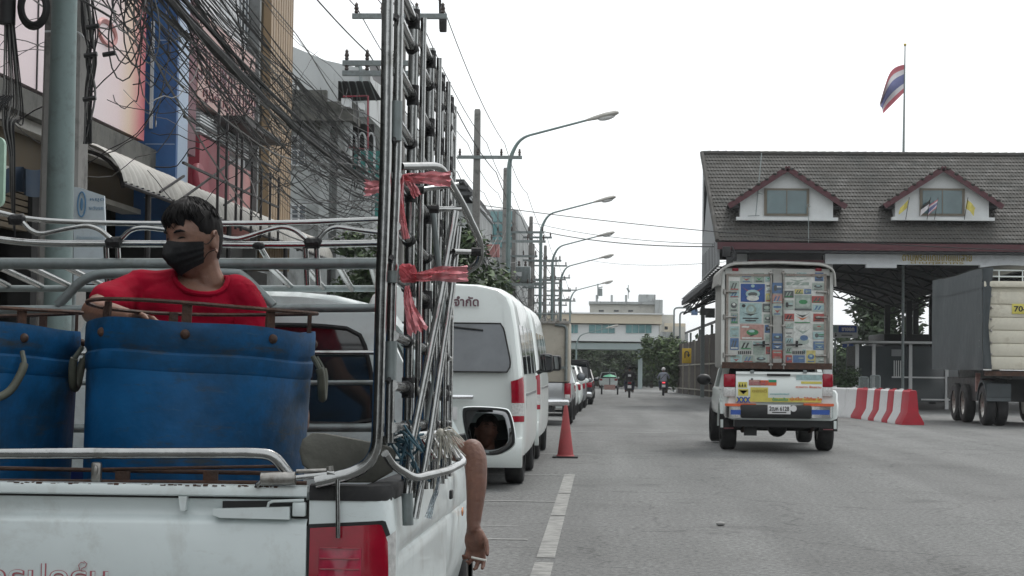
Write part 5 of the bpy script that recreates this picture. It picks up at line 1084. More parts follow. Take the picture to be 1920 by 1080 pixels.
def make_rider(label, X, Y, jacket, helmet, bag=False):
    o = thing('person', label, 'person', (X, Y, gz(Y))); b = MB()
    hip = V(0, .5, .92); ch = V(0, .55, 1.28); 
    b.loft([[V(w_*math.cos(a), y+d_*math.sin(a), z) for a in [2*math.pi*q/16 for q in range(16)]] for y, w_, d_, z in ((.48, .17, .13, .84), (.48, .18, .13, .95), (.52, .165, .12, 1.1), (.57, .20, .125, 1.28), (.60, .19, .11, 1.37), (.61, .08, .07, 1.42))])
    limb(b, [V(0, .61, 1.38), V(0, .63, 1.46), V(0, .64, 1.52)], [.055, .055, .06]); b.sphere((0, .65, 1.56), (.078, .098, .12), 14, 10)
    for sx in (1, -1):
        limb(b, [V(sx*.19, .6, 1.33), V(sx*.33, .72, 1.12), V(sx*.34, .98, 1.06)], [.055, .045, .035]); hand(b, V(sx*.33, 1.0, 1.06), V(0, 1, -.1), V(-sx, 0, 0), 1)
        limb(b, [V(sx*.11, .5, .88), V(sx*.22, .85, .82), V(sx*.2, .82, .42), V(sx*.2, .78, .38)], [.085, .07, .05, .045]); b.sphere((sx*.2, .86, .36), (.045, .12, .04), 10, 6)
    obj('body', remesh(b, 'body', 'skin_dark', .014, 2), o)
    b = MB(); b.loft([[V((w_+.02)*math.cos(a), y+(d_+.02)*math.sin(a), z) for a in [2*math.pi*q/16 for q in range(16)]] for y, w_, d_, z in ((.47, .18, .14, .86), (.48, .18, .13, .95), (.52, .17, .13, 1.1), (.57, .21, .135, 1.28), (.60, .20, .12, 1.37), (.61, .08, .07, 1.43))])
    for sx in (1, -1): limb(b, [V(sx*.19, .6, 1.33), V(sx*.33, .72, 1.12), V(sx*.335, .92, 1.07)], [.075, .062, .05])
    obj('jacket', remesh(b, 'jacket', jacket, .016, 2), o)
    b = MB()
    for sx in (1, -1): limb(b, [V(sx*.10, .48, .9), V(sx*.22, .85, .82), V(sx*.2, .82, .45)], [.11, .085, .065])
    obj('trousers', remesh(b, 'trousers', 'jeans', .016, 2), o)
    b = MB(); b.sphere((0, .645, 1.60), (.125, .145, .135), 18, 12); b.v = [V(v.x, v.y, max(v.z, 1.545)) for v in b.v]; b.build('helmet', helmet, o)
    if bag:
        b = MB(); b.box((0, .40, 1.16), (.24, .10, .28), bev=.04); bg_ = b.build('backpack', 'jacket_black', o); b = MB(); b.box((0, .345, 1.2), (.16, .01, .12)); b.build('backpack_print', 'letter_white', bg_); 
    else:
        b = MB(); b.tube([(.18, .46, 1.36), (.0, .40, 1.2), (-.17, .36, 1.0)], .015, 6); b.build('bag_strap', 'jacket_black', o)
    return o
pa = WG(1180, 746); pb = WG(1244, 742)
make_scooter('dark scooter ridden by the black clad rider in the middle of the lane', pa.x, pa.y-.3, 1, 'red_lens'); make_rider('rider in black with a dark helmet and a printed black backpack', pa.x, pa.y-.3, 'jacket_black', 'jacket_black', True)
make_scooter('scooter with its red tail lamp lit, ridden by the grey jacket rider', pb.x, pb.y-.3, 1, 'lamp_lit'); make_rider('rider in a grey jacket and white helmet near the brown fence', pb.x, pb.y-.3, 'jacket_grey', 'helmet_white')

# ------------------------------------------------------------------ cone and barriers
mat('cone_red', (.33, .05, .055), .6, var=.15, scale=8, dirt=(.2, .06, .05), dscale=6, damt=.5); mat('barrier_red', (.38, .015, .03), .6, var=.12, scale=4, dirt=(.2, .05, .05), dscale=5, damt=.5, dcut=.55); mat('barrier_white', (.60, .60, .60), .6, var=.06, scale=4, dirt=(.3, .28, .26), dscale=4, damt=.6, dcut=.55)
p = WG(1060, 858); co = thing('traffic_cone', 'faded red traffic cone standing beside the second white minibus', 'cone', (p.x, p.y, 0))
b = MB(); b.lathe([(.001, .0), (.135, .0), (.135, .03), (.118, .045), (.03, .73), (.022, .76), (.0205, .765), (.001, .765)], n=28); b.build('cone_body', 'cone_red', co)
b = MB(); b.box((0, 0, .012), (.37, .37, .022), bev=.006); b.build('cone_base', 'rubber', co)
jp = [(-.29, 0), (.29, 0), (.29, .07), (.15, .32), (.10, .86), (.07, .90), (-.07, .90), (-.10, .86), (-.15, .32), (-.29, .07)]
a, c = WG(1712, 797), WG(1576, 779); BN = [('red', 'red plastic barrier nearest the lane end of the barrier row'), ('white', 'white plastic barrier second from the nearest red one'), ('red', 'red plastic barrier third from the near end of the row'), ('white', 'white plastic barrier fourth from the near end of the row'), ('red', 'red plastic barrier fifth from the near end of the row'), ('white', 'white plastic barrier sixth from the near end of the row'), ('red', 'wide red plastic barrier, last red one of the row'), ('white', 'white plastic barrier next to the last red one of the row'), ('white', 'broad faced white plastic barrier just right of the sticker pickup'), ('white', 'white plastic barrier half hidden behind the sticker pickup')]
d = (c-a); L = d.length; 
pos = a.copy(); ang = math.atan2(-(c.x-a.x), c.y-a.y)
for k, (cl, lab) in enumerate(BN):
    ln = (.9, 1.0, .8, 1.05, .85, 1.0, 1.7, 1.2, 2.0, 2.0)[k]; an = ang+(0 if k < 7 else R(5) if k == 7 else R(16))
    dr = V(-math.sin(an), math.cos(an), 0); m0 = pos+dr*(ln/2); o = thing('plastic_barrier', lab, 'barrier', (m0.x, m0.y, gz(m0.y)), an, 'plastic barriers in a row'); pos = pos+dr*(ln+.05)
    b = MB(); h_ = ln/2; b.loft([[V(x*kx, y, z*(1 if abs(y) < h_ else .995)) for x, z in jp] for y, kx in ((-h_, .96), (-h_+.02, 1), (h_-.02, 1), (h_, .96))]); b.build('barrier_shell', 'barrier_'+cl, o, ang=30)
    b = MB(); b.lathe([(.06, .90), (.06, .93), (.001, .935)], n=12); b.build('filler_cap', 'barrier_'+cl, o)
    b = MB(); b.box((0, h_+.015, .5), (.1, .03, .7)); b.build('coupling', 'barrier_red', o)
# ------------------------------------------------------------------ shophouses along the left pavement
mat('wall_grey', (.20, .21, .21), .8, var=.15, scale=1.2, dirt=(.08, .08, .075), dscale=1.5, damt=.7, dcut=.5)
mat('wall_white', (.56, .58, .59), .6, var=.08, scale=1.5, dirt=(.3, .3, .29), dscale=2, damt=.4, dcut=.55)
mat('wall_pale', (.38, .40, .40), .8, var=.15, scale=1.2, dirt=(.09, .09, .085), dscale=1.3, damt=.85, dcut=.48, stretch=(1, 1, .35))
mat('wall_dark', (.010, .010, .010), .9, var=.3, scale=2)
mat('mould', (.10, .10, .09), .9, var=.3, scale=2.5, dirt=(.03, .03, .027), dscale=2, damt=.9, dcut=.47, bump=.3, bscale=12)
mat('brown_band', (.09, .07, .045), .85, var=.25, scale=3)
mat('blue_wall', (.03, .105, .27), .45, var=.12, scale=1.5, dirt=(.02, .05, .11), dscale=2, damt=.5)
mat('blue_pale', (.34, .42, .53), .5, var=.06, scale=1.5)
mat('maroon', (.11, .02, .035), .5, var=.15, scale=2); mat('red_panel', (.22, .015, .03), .5, var=.12, scale=2); mat('pink_panel', (.45, .20, .19), .5, var=.1, scale=2)
mat('louvre_brown', (.30, .21, .125), .55, var=.15, scale=3, stretch=(1, 1, .2)); mat('teal', (.04, .23, .21), .5, var=.15, scale=2); mat('metal_sheet', (.40, .39, .36), .55, var=.15, scale=1.3, dirt=(.2, .18, .15), dscale=2, damt=.6, dcut=.5)
mat('dark_metal', (.022, .020, .020), .6, var=.2); mat('roof_dark', (.05, .052, .055), .8, var=.2, scale=2)
XF = -7.5
mat('gable_wall', (.50, .52, .52), .8, var=.1, scale=1.2, dirt=(.16, .16, .15), dscale=1.3, damt=.8, dcut=.53, stretch=(1, 1, .35))
def FY(px, X=XF): return WX(px, 600, X).y
def bx(parent, name, m, x0, x1, y0, y1, z0, z1, bev=0):
    b = MB(); b.box(((x0+x1)/2, (y0+y1)/2, (z0+z1)/2), (abs(x1-x0), abs(y1-y0), abs(z1-z0)), bev=bev); return b.build(name, m, parent, world=True)
def FZ(px, py, X=XF): return WX(px, py, X).z
# --- nearest shop: dark open front, slab edge, printed pink fascia sign
s1 = thing('shop_house', 'dark fronted shop under the big pink and red fascia sign', 'building', (-9, 22, .13))
bx(s1, 'upper_wall', 'wall_grey', -16, XF, 10, 28.9, 4.45, 10.5)
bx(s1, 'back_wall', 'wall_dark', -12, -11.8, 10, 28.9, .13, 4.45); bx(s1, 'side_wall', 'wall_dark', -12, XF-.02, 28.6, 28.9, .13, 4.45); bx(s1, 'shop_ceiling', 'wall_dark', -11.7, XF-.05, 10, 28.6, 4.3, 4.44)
bx(s1, 'slab_edge', 'mould', -7.8, XF+.32, 10, 28.7, 4.36, 4.66); bx(s1, 'cornice', 'metal_sheet', -7.7, XF+.18, 10, 28.7, 4.22, 4.355)
bx(s1, 'lintel', 'brown_band', -7.75, XF-.02, 10, 28.6, 3.72, 4.215); bx(s1, 'lintel_trim', 'metal_sheet', -7.7, XF+.1, 10, 28.6, 3.64, 3.715)
for k in range(8): bx(s1, 'shutter_slat', 'brown_band', -7.7, XF-.06, 10, 26.0, 3.0+k*.08, 3.06+k*.08)
for y in (19.5, 23.1, 26.2): bx(s1, 'shop_column', 'wall_dark', -7.8, XF-.0, y, y+.35, .13, 3.63)
def sign_mat():
    m = mat('sign_pink', (.7, .6, .6), .45, var=.04); t = m.node_tree; b = t.nodes['Principled BSDF']; tc = t.nodes.new('ShaderNodeTexCoord'); sp_ = t.nodes.new('ShaderNodeSeparateXYZ'); t.links.new(tc.outputs['Object'], sp_.inputs[0])
    mr = t.nodes.new('ShaderNodeMapRange'); mr.inputs['From Min'].default_value = 0; mr.inputs['From Max'].default_value = 6.35; t.links.new(sp_.outputs['Y'], mr.inputs[0])
    rp = t.nodes.new('ShaderNodeValToRGB'); e = rp.color_ramp.elements; e[0].position = 0; e[0].color = (.72, .60, .62, 1); e[1].position = 1; e[1].color = (.30, .02, .05, 1)
    for p_, c_ in ((.35, (.72, .64, .66, 1)), (.62, (.70, .56, .56, 1)), (.72, (.66, .50, .38, 1)), (.82, (.55, .18, .18, 1)), (.9, (.36, .03, .06, 1))): q = e.new(p_); q.color = c_
    t.links.new(mr.outputs[0], rp.inputs[0]); t.links.new(rp.outputs[0], b.inputs['Base Color'])
sign_mat()
ys = FY(263, XF+.3)
sg = bx(s1, 'fascia_sign', 'sign_pink', XF+.12, XF+.30, 12, ys, 4.72, 9.6)
for z in (5.9, 7.3): bx(s1, 'sign_seam', 'dark_metal', XF+.29, XF+.312, 12, ys-3.2, z, z+.025)
for y in (17.5, 20.2, 22.2): bx(s1, 'sign_seam', 'dark_metal', XF+.29, XF+.315, y, y+.03, 4.72, 9.6)
b = MB()
for k in range(1): b.tube([V(XF+.29, 25.3+.45*math.cos(t), 6.0+.16*math.sin(t)) for t in [2*math.pi*q/20 for q in range(20)]], .05, 5, closed=True)
b.build('sign_emblem', 'pink_panel', s1, world=True)
# --- projecting blue fin wall
s2 = thing('blue_fin_wall', 'tall projecting blue and pale blue wall fin beside the pink sign', 'wall', (-7.2, 29, .13))
xa, xb = WX(250, 200, -7.3).x, -6.84; y0 = FY(250, -7.35); y0 = 28.15
x0_ = (249-1143)/3400*y0; x1_ = (314-1143)/3400*y0; y1_ = FY(345, x1_)
bx(s2, 'blue_face', 'blue_wall', x0_-.4, x1_, y0, y0+.12, 3.2, 11); bx(s2, 'pale_face', 'blue_pale', x0_-.4, x1_-.0, y0+.123, y1_, 3.25, 11); bx(s2, 'fin_base', 'wall_dark', x0_-.3, x1_-.05, y0+.05, y1_-.05, .13, 3.2)
for z in (3.9, 4.75, 6.4, 7.9): bx(s2, 'panel_seam', 'blue_pale', x0_+.05, x1_-.02, y0-.006, y0+.01, z, z+.012)
bx(s2, 'light_tube', 'wall_white', x1_-.42, x1_-.37, y0-.05, y0-.01, 5.0, 6.7)
# --- maroon signed shop with curtain wall
ya, yb_ = y1_+.02, FY(455)
s3 = thing('shop_house', 'white shop with maroon signboards and rows of narrow windows', 'building', (-9, 34, .13))
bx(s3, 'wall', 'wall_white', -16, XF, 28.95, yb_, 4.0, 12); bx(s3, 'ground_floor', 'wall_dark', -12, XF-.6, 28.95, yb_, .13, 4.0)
zz0, zz1 = FZ(430, 100), FZ(430, 0)
for r_ in range(3):
    for k in range(9):
        y = FY(400)+k*(FY(457)-FY(400))/9; z0 = 7.9+r_*1.15
        w_ = bx(s3, 'window', 'wall_white', XF-.02, XF+.03, y+.04, y+.36, z0, z0+.98); 
        bx(w_, 'pane', 'glass_tint' if (k+r_) % 3 else 'glass_dark', XF+.0, XF+.034, y+.09, y+.31, z0+.08, z0+.9)
bx(s3, 'maroon_fin', 'maroon', XF-.1, XF+.45, FY(345, XF+.45), FY(360, XF+.45), 4.8, 7.6)
sb = bx(s3, 'signboard', 'stk_p', XF+.05, XF+.25, FY(362, XF+.25), FY(470, XF+.25), 5.9, 7.5)
yc_ = (FY(362, XF+.25)+FY(470, XF+.25))/2
lettering('lettering', 'ร้านเพชรทอง', .9, (XF+.256, yc_, 6.75), (0, 1, 0), (0, 0, 1), 'letter_dark', sb, depth=.01, fit=5.2, fith=.95)
lettering('lettering', 'ศูนย์บริการ 24', .5, (XF+.256, yc_, 6.1), (0, 1, 0), (0, 0, 1), 'maroon', sb, depth=.01, fit=4.2, fith=.3)
bx(s3, 'sign_hood', 'dark_metal', XF, XF+.8, FY(372), FY(448), 5.72, 5.84)
bx(s3, 'lower_sign', 'red_panel', XF, XF+.2, FY(347), FY(405), 3.9, 5.35); bx(s3, 'lower_sign', 'pink_panel', XF, XF+.15, FY(405)+.02, FY(452), 3.8, 5.2)
b = MB(); c = V(XF+.55, FY(372, XF+.55), FZ(372, 345, XF+.55)); b.lathe([(.001, -.06), (.36, -.06), (.38, -.03), (.38, .03), (.36, .06), (.001, .06)], c, 28, Matrix.Rotation(R(78), 3, 'Y') @ Matrix.Identity(3)); rsn = b.build('round_sign', 'red_panel', s3, world=True)
for k in range(7): bx(s3, 'vent_slat', 'wall_white', XF+.02, XF+.22, FY(345), FY(440), 5.4+k*.055, 5.425+k*.055)
# --- pale glazed bay and its steel frame
s4 = thing('shop_house', 'narrow pale glazed shop bay beside the brown louvre screen', 'building', (-9, 38, .13))
yL0, yL1 = FY(497, XF+.3), FY(538, XF+.3)
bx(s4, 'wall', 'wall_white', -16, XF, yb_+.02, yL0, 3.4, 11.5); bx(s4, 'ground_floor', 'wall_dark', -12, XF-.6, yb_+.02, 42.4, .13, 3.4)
for k in range(6):
    z = 5.4+k*1.0; g_ = bx(s4, 'window', 'dark_metal', XF, XF+.03, yb_+.15, yL0-.3, z, z+.94); bx(g_, 'pane', 'glass_tint', XF+.02, XF+.04, yb_+.19, yL0-.34, z+.04, z+.90)
bx(s4, 'pilaster', 'wall_grey', XF-.02, XF+.25, yb_-.05, yb_+.12, 3.4, 11.4)
for k, y in enumerate([FY(px, XF+1.1) for px in (404, 420, 439, 449, 468, 486, 503, 519)]):
    bx(s4, 'frame_post', 'dark_metal', XF+1.07, XF+1.11, y, y+.04, 3.6, 5.6-.12*k if k < 4 else 4.9)
for z in (4.3, 5.0): bx(s4, 'frame_rail', 'dark_metal', XF+1.06, XF+1.10, FY(340, XF+1.1), FY(520, XF+1.1), z, z+.035)
for p_, q_ in (((345, 330), (300, 360)), ((440, 300), (345, 370)), ((500, 330), (420, 385)), ((410, 290), (470, 330))):
    b = MB(); b.bar(WX(*p_, XF+1.0), WX(*q_, XF+1.0), .03, .03); b.build('brace', 'dark_metal', s4, world=True)
# --- brown louvre screen
s5 = thing('louvre_screen', 'tall brown vertical louvre screen on the shop front', 'screen', (-7.3, 40, 3))
bx(s5, 'backing', 'brown_band', XF-.5, XF+.15, yL0, yL1, 3.35, 9.75)
nsl = 9
for k in range(nsl): y = yL0+(yL1-yL0)*k/nsl; bx(s5, 'slat', 'louvre_brown', XF+.153, XF+.32, y+.01, y+(yL1-yL0)/nsl*.8, 3.35, 9.72+.0*k)
bx(s5, 'end_board', 'louvre_brown', XF-.5, XF+.322, yL1, yL1+.05, 3.35, 9.74)
# --- curved corrugated awning over the pavement
aw = thing('metal_awning', 'curved corrugated metal awning over the left shop fronts', 'awning', (-6.4, 26, 3))
b = MB(); Y0, Y1 = 24.0, 42.5; nu = 500
def awf(i, j):
    y = Y0+(Y1-Y0)*i; t = j*R(80); wv = .028*math.sin(y*2*math.pi/.30)+.006*math.sin(y*2*math.pi/.075); r_ = 1; x = XF+.34+.62*math.sin(t); z = 4.27-.52*(1-math.cos(t))/(1-math.cos(R(80))); n_ = V(math.sin(t)*.6, 0, math.cos(t)).normalized(); return V(x, y, z)+n_*wv
b.grid(awf, nu, 8); b.build('awning_sheet', 'metal_sheet', aw, world=True, ang=80, fix=False)
for y in (24.2, 30, 34, 38, 42.3):
    b = MB(); b.tube([V(XF+.3, y, 4.2)]+[awf((y-Y0)/(Y1-Y0), j/6)+V(-.03, 0, -.06) for j in range(1, 7)], .03, 6); b.build('awning_rib', 'dark_metal', aw, world=True)
b = MB(); b.tube([V(XF+.94, Y0, 3.72), V(XF+.94, Y1, 3.72)], .03, 6); b.build('edge_pipe', 'dark_metal', aw, world=True)
for y in (25.5, 31, 36.5, 42.2): b = MB(); b.tube([V(XF+.9, y, .13), V(XF+.9, y, 3.72)], .045, 8); b.build('awning_post', 'dark_metal', aw, world=True)
# --- mouldy concrete building standing forward
OY = 46.0
s6 = thing('old_building', 'mouldy grey concrete shophouse with white shutters and arches', 'building', (-9, 50, .13))
def O(px, py, dy=0): return W(px, py, OY+dy)
def obx(parent, name, m, px0, py0, px1, py1, d0=0, d1=.3):
    a, c = O(px0, py0, d0), O(px1, py1, d0); return bx(parent, name, m, a.x, c.x, OY+d0, OY+d1, c.z, a.z)
obx(s6, 'wall', 'wall_pale', 470, 240, 618, 640, .3, 14)
a, c = O(470, 100, 1.2), O(694, 132, 1.2); zb6 = O(600, 178).z
b = MB(); b.prism([(a.x, O(537, 97, 1.2).z+.6), (O(610, 113, 1.2).x, O(610, 113, 1.2).z), (c.x, c.z), (c.x, zb6-.4), (a.x, zb6-.4)], lambda p: V(p[0], OY+1.2, p[1]), lambda p: V(p[0], OY+14, p[1])); b.build('gable_block', 'gable_wall', s6, world=True, ang=0)
obx(s6, 'parapet', 'mould', 470, 168, 611, 212, 0, .25); obx(s6, 'balcony_slab', 'mould', 470, 208, 662, 226, -.35, 1.2); obx(s6, 'balcony_wall', 'mould', 470, 226, 600, 242, .0, .4); obx(s6, 'parapet_return', 'mould', 612, 190, 662, 209, .1, 1.3)
obx(s6, 'column', 'wall_pale', 634, 230, 651, 640, 0, .4); obx(s6, 'column', 'wall_pale', 600, 230, 612, 640, .05, .4); obx(s6, 'column_capital', 'wall_pale', 630, 226, 655, 236, -.06, .42)
obx(s6, 'loggia_back', 'wall_dark', 611, 232, 700, 330, 1.0, 1.2); obx(s6, 'loggia_panel', 'wall_pale', 615, 246, 634, 286, .7, .8)
obx(s6, 'lower_wall', 'wall_pale', 612, 330, 690, 640, .4, .9)
for (px, py, w_, h_) in ((545, 253, 26, 58), (528, 383, 14, 36), (545, 383, 28, 36)):
    f_ = obx(s6, 'window', 'wall_white', px, py, px+w_, py+h_, .2, .32)
    for r_ in range(4):
        for k in range(2): ww = w_/2; obx(f_, 'pane', 'glass_tint', px+3+k*ww, py+3+r_*(h_-4)/4, px+ww-1+k*ww, py+1+(r_+1)*(h_-4)/4, .185, .21)
b = MB()
for k in range(3):
    px0, px1 = 655+k*17, 668+k*17; cx = O((px0+px1)/2, 260, .8); rr_ = .09
    b = MB(); pts = [V(cx.x-rr_, OY+.8, O(660, 330).z)]+[V(cx.x-rr_*math.cos(t), OY+.8, O(660, 255).z+rr_*2*math.sin(t)) for t in [math.pi*q/8 for q in range(9)]]+[V(cx.x+rr_, OY+.8, O(660, 330).z)]
    b.tube(pts, .03, 6); b.build('arch_frame', 'wall_white', s6, world=True)
obx(s6, 'teal_panel', 'teal', 664, 283, 716, 415, .75, .85)
for px in (672, 686, 700): obx(s6, 'panel_batten', 'wall_white', px, 283, px+2, 415, .70, .75)
# dark lean-to roof and red pipe frame
b = MB(); a_, b_, c_, d_ = O(636, 150, -.5), O(700, 150, -.5), O(716, 200, .5), O(645, 185, .5)
b.add([O(690, 120, 1.1), O(712, 121, 1.1), O(722, 165, -.4), O(700, 150, -.4)], [(0, 1, 2, 3)]); b.add([O(634, 152, -.3), O(694, 152, -.3), O(716, 188, .9), O(634, 190, .9)], [(0, 1, 2, 3)]); b.build('lean_to_roof', 'roof_dark', s6, world=True, fix=False)
for k in range(5):
    b = MB(); b.tube([O(640+k*13, 153, -.32), O(646+k*15, 189, .88)], .02, 5); b.build('roof_batten', 'galv', s6, world=True)
b = MB(); b.tube([O(643, 181, -.5), O(690, 180, -.5), O(690, 280, -.5), O(655, 276, -.5)], .025, 6); b.build('pipe_frame', 'red_panel', s6, world=True)
obx(s6, 'air_unit', 'wall_white', 640, 184, 656, 200, -.45, -.1); obx(s6, 'air_unit', 'wall_white', 672, 193, 681, 205, -.5, -.2)
b = MB(); b.tube(fil([O(666, 122, 1.0), O(676, 124, 1), O(677, 175, .8)], .1), .05, 8); b.build('vent_pipe', 'galv', s6, world=True)
# --- buildings farther along the row
s7 = thing('shop_house', 'concrete building with dark stacked eaves above the street tree', 'building', (-8, 72, 0))
a, c = W(700, 352, 72), W(884, 640, 72); bx(s7, 'wall', 'wall_pale', -14, c.x, 72, 84, gz(72), a.z-.6)
for k, (px, py) in enumerate(((872, 338), (880, 350), (887, 362))): p = W(px, py, 71.6); bx(s7, 'eave', 'roof_dark', -14, p.x, 71.2-.1*k, 84, p.z-.14, p.z)
p = W(884, 371, 71.2); b = MB(); b.tube([V(p.x, 71.2, p.z), V(p.x, 84, p.z)], .08, 8); b.build('gutter', 'wall_white', s7, world=True)
s8 = thing('shop_house', 'pale teal glazed building beyond the second lamp post', 'building', (-6, 88, 0))
a, c = W(850, 392, 88), W(968, 640, 88); bx(s8, 'wall', 'wall_pale', -14, c.x, 88, 100, gz(88), a.z)
for k in range(4):
    for j in range(3): p, q = W(905+k*15, 396+j*24, 87.9), W(917+k*15, 416+j*24, 87.9); bx(s8, 'pane', 'glass_teal', p.x, q.x, 87.93, 88.02, q.z, p.z)
p, q = W(900, 458, 80), W(936, 482, 80); sgn = bx(s8, 'pink_sign', 'pink_panel', p.x-1, q.x, 80, 80.3, q.z, p.z); bx(s8, 'sign_arm', 'dark_metal', p.x-.6, p.x-.4, 80.3, 88, q.z+.2, q.z+.3)
s9 = thing('shop_house', 'grey building with a sloped eave beside the transformer', 'building', (-6, 110, 0))
p = W(940, 430, 110); q = W(1000, 640, 110); bx(s9, 'wall', 'wall_pale', -15, W(968, 500, 110).x, 104, 130, gz(110), p.z); b = MB(); b.add([W(935, 385, 104), W(972, 432, 104), W(972, 432, 104)+V(0, 25, 0), W(935, 385, 104)+V(0, 25, 0)], [(0, 1, 2, 3)]); b.build('eave', 'roof_dark', s9, world=True, fix=False)
for k in range(5): bx(s9, 'window', 'glass_dark', W(968, 500, 110).x-.05, W(968, 500, 110).x+.04, 105+k*4.5, 107.5+k*4.5, 3.0, 4.6)
# --- the row continued unseen past the camera, added to darken reflections
for k, (ya_, yb2, hh, m_) in enumerate(((-4, 9.9, 10.5, 'wall_grey'), (-20, -4.1, 9, 'wall_pale'), (-38, -20.1, 11, 'wall_grey'))):
    sx_ = thing('shop_house', ('plain grey shop row left of and behind the viewer', 'pale shop behind the viewer on the left', 'tall grey shop far behind the viewer on the left')[k], 'building', (-9, ya_+3, .13)); bx(sx_, 'upper_wall', m_, -16, XF, ya_, yb2, 3.6, hh); bx(sx_, 'shop_front', 'wall_dark', -12, XF-.4, ya_, yb2, .13, 3.6)
    for j in range(4): bx(sx_, 'window', 'glass_dark', XF-.05, XF+.03, ya_+1.2+j*3.3, ya_+3.4+j*3.3, 5.2, 7.0)
for k, (x0_, x1_, ya_, yb2, hh, m_, lab_) in enumerate(((15, 26, -30, 4, 9, 'wall_pale', 'pale block on the right behind the viewer'), (13, 30, -75, -32, 11, 'wall_grey', 'grey block far behind the viewer on the right'), (-6, 12, -100, -80, 12, 'wall_grey', 'grey block closing the street far behind the viewer'))):  # invented unseen blocks, added so steel and paint reflect something darker than sky
    sx_ = thing('reflection_block', lab_, 'building', (x0_+3, ya_+3, 0)); bx(sx_, 'upper_wall', m_, x0_, x1_, ya_, yb2, 3.4, hh); bx(sx_, 'shop_front', 'wall_dark', x0_+.5, x1_-.5, ya_+.3, yb2-.3, 0, 3.4)
    for j in range(4): bx(sx_, 'window', 'glass_dark', x0_-.04, x0_+.05, ya_+2+j*6, ya_+5+j*6, 5, 7)
# --- hanging tarp, pale green sign, white notice board
b = MB(); b.grid(lambda i, j: W(0+82*i-10, 322+38*j+6*math.sin(i*9)-(10*i if j < .5 else -4), 20.5)+V(0, .12*math.sin(i*14), 0), 24, 6); mat('tarp_blue', (.03, .05, .08), .7, var=.4, scale=3); tag(b.build('shade_tarp', 'tarp_blue', fix=False), 'folded dark blue shade tarp hanging at the dark shop front', 'tarp')
o = thing('oval_sign', 'pale green rounded sign at the far left edge', 'sign', W(-6, 330, 15.5)); b = MB(); c = W(-10, 322, 15.5)
b.prism(rrect(.16, .62, .07), lambda p: c+V(p[0], 0, p[1]), lambda p: c+V(p[0], .06, p[1])); mat('sign_green', (.42, .62, .50), .4, var=.1); b.build('sign_face', 'sign_green', o, world=True); b = MB(); b.tube([c+V(0, .03, -.3), V(c.x, c.y+.03, .13)], .03, 8); b.build('sign_post', 'galv', o, world=True)
NY = 13.6
o = thing('notice_board', 'white notice board with blue oval emblem beside the grey lamp shaft', 'sign', W(166, 640, NY)); pts = [W(*q, NY) for q in ((138, 350), (150, 352), (195, 367), (201, 532), (138, 532))]
b = MB(); b.loft([[p+V(0, dy, 0) for p in pts] for dy in (0, .03)]); mat('board_white', (.50, .56, .60), .6, var=.08, scale=3, dirt=(.3, .32, .33), dscale=6, damt=.4); nb = b.build('board', 'board_white', o, world=True); mat('print_blue', (.10, .22, .36), .6, var=.2); mat('print_pale', (.30, .40, .48), .6, var=.2)
c = W(153, 383, NY-.01)
b = MB(); b.tube([c+V(.030*math.cos(t), 0, .095*math.sin(t)) for t in [2*math.pi*q/24 for q in range(24)]], .006, 6, closed=True); b.sphere(c, (.012, .004, .05), 8, 6); b.build('emblem', 'print_blue', nb, world=True)
for px, py, tx in ((182, 375, 'หยุด'), (180, 390, 'ระวังรถ'), (166, 424, 'ตรวจคนเข้าเมือง'), (168, 445, 'ห้ามจอดตลอดแนว')):
    lettering('lettering', tx, .06, W(px, py, NY-.004), (1, 0, .0), (0, 0, 1), 'print_pale' if py > 400 else 'print_blue', nb, depth=.001, fit=.11 if py < 400 else .2, fith=.028)
b = MB(); b.tube([W(141, 360, NY+.04), V(W(141, 360, NY).x, NY+.04, .13)], .02, 8); b.build('board_post', 'galv', o, world=True)

# ------------------------------------------------------------------ poles, lamps, cables
mat('pole_concrete', (.20, .195, .185), .85, var=.15, scale=4, dirt=(.06, .06, .055), dscale=4, damt=.8, dcut=.5); mat('pole_galv', (.17, .225, .22), .55, metal=.3, var=.1, scale=3, dirt=(.09, .10, .10), dscale=6, damt=.6, dcut=.52); mat('cable_black', (.012, .012, .013), .6, var=.2); mat('cable_grey', (.15, .15, .145), .6, var=.2); mat('insulator', (.05, .035, .03), .4, var=.2)
PX = -4.15
def util_pole(label, Y, H, r, arms, X=PX):
    o = thing('utility_pole', label, 'pole', (X, Y, gz(Y)+.1), 0, 'concrete utility poles along the left pavement'); b = MB()
    b.loft([[V(k*x, k*y, z) for x, y in ((-1, -.85), (-.85, -1), (.85, -1), (1, -.85), (1, .85), (.85, 1), (-.85, 1), (-1, .85))] for k, z in ((r, 0), (r*.62, H-.06), (r*.5, H))]); b.build('shaft', 'pole_concrete', o)
    for z, L, off in arms:
        b = MB(); b.box((off, -.12, z), (L, .09, .10)); ar = b.build('cross_arm', 'galv', o)
        for x in ([-L/2+.08, -L*.18, L*.18, L/2-.08] if L > 1.2 else [-L/2+.08, L/2-.08]): b = MB(); b.lathe([(.02, .05), (.045, .08), (.03, .12), (.05, .15), (.03, .2), (.035, .24), (.001, .28)], (off+x, -.12, z), 8); b.build('insulator', 'insulator', ar)
    return o
util_pole('nearest thick concrete pole wrapped in cables behind the grey lamp shaft', 14.3, 10.5, .17, ((8.6, 2.2, 0), (7.4, 1.6, 0)), X=-4.39)
util_pole('concrete pole behind the steel hoop carrying a transformer frame', 35, 10.4, .15, ((8.02, 1.85, 0), (7.1, 1.5, -.35), (6.9, 1.5, -.35)))
util_pole('tall bare topped concrete pole left of the first street lamp', 55.6, 9.25, .15, ((7.75, 2.0, .4),))
util_pole('concrete pole just left of the first lamp shaft, second bare top', 71, 9.2, .15, ((6.3, 2.2, .5), (4.6, 1.9, .2)))
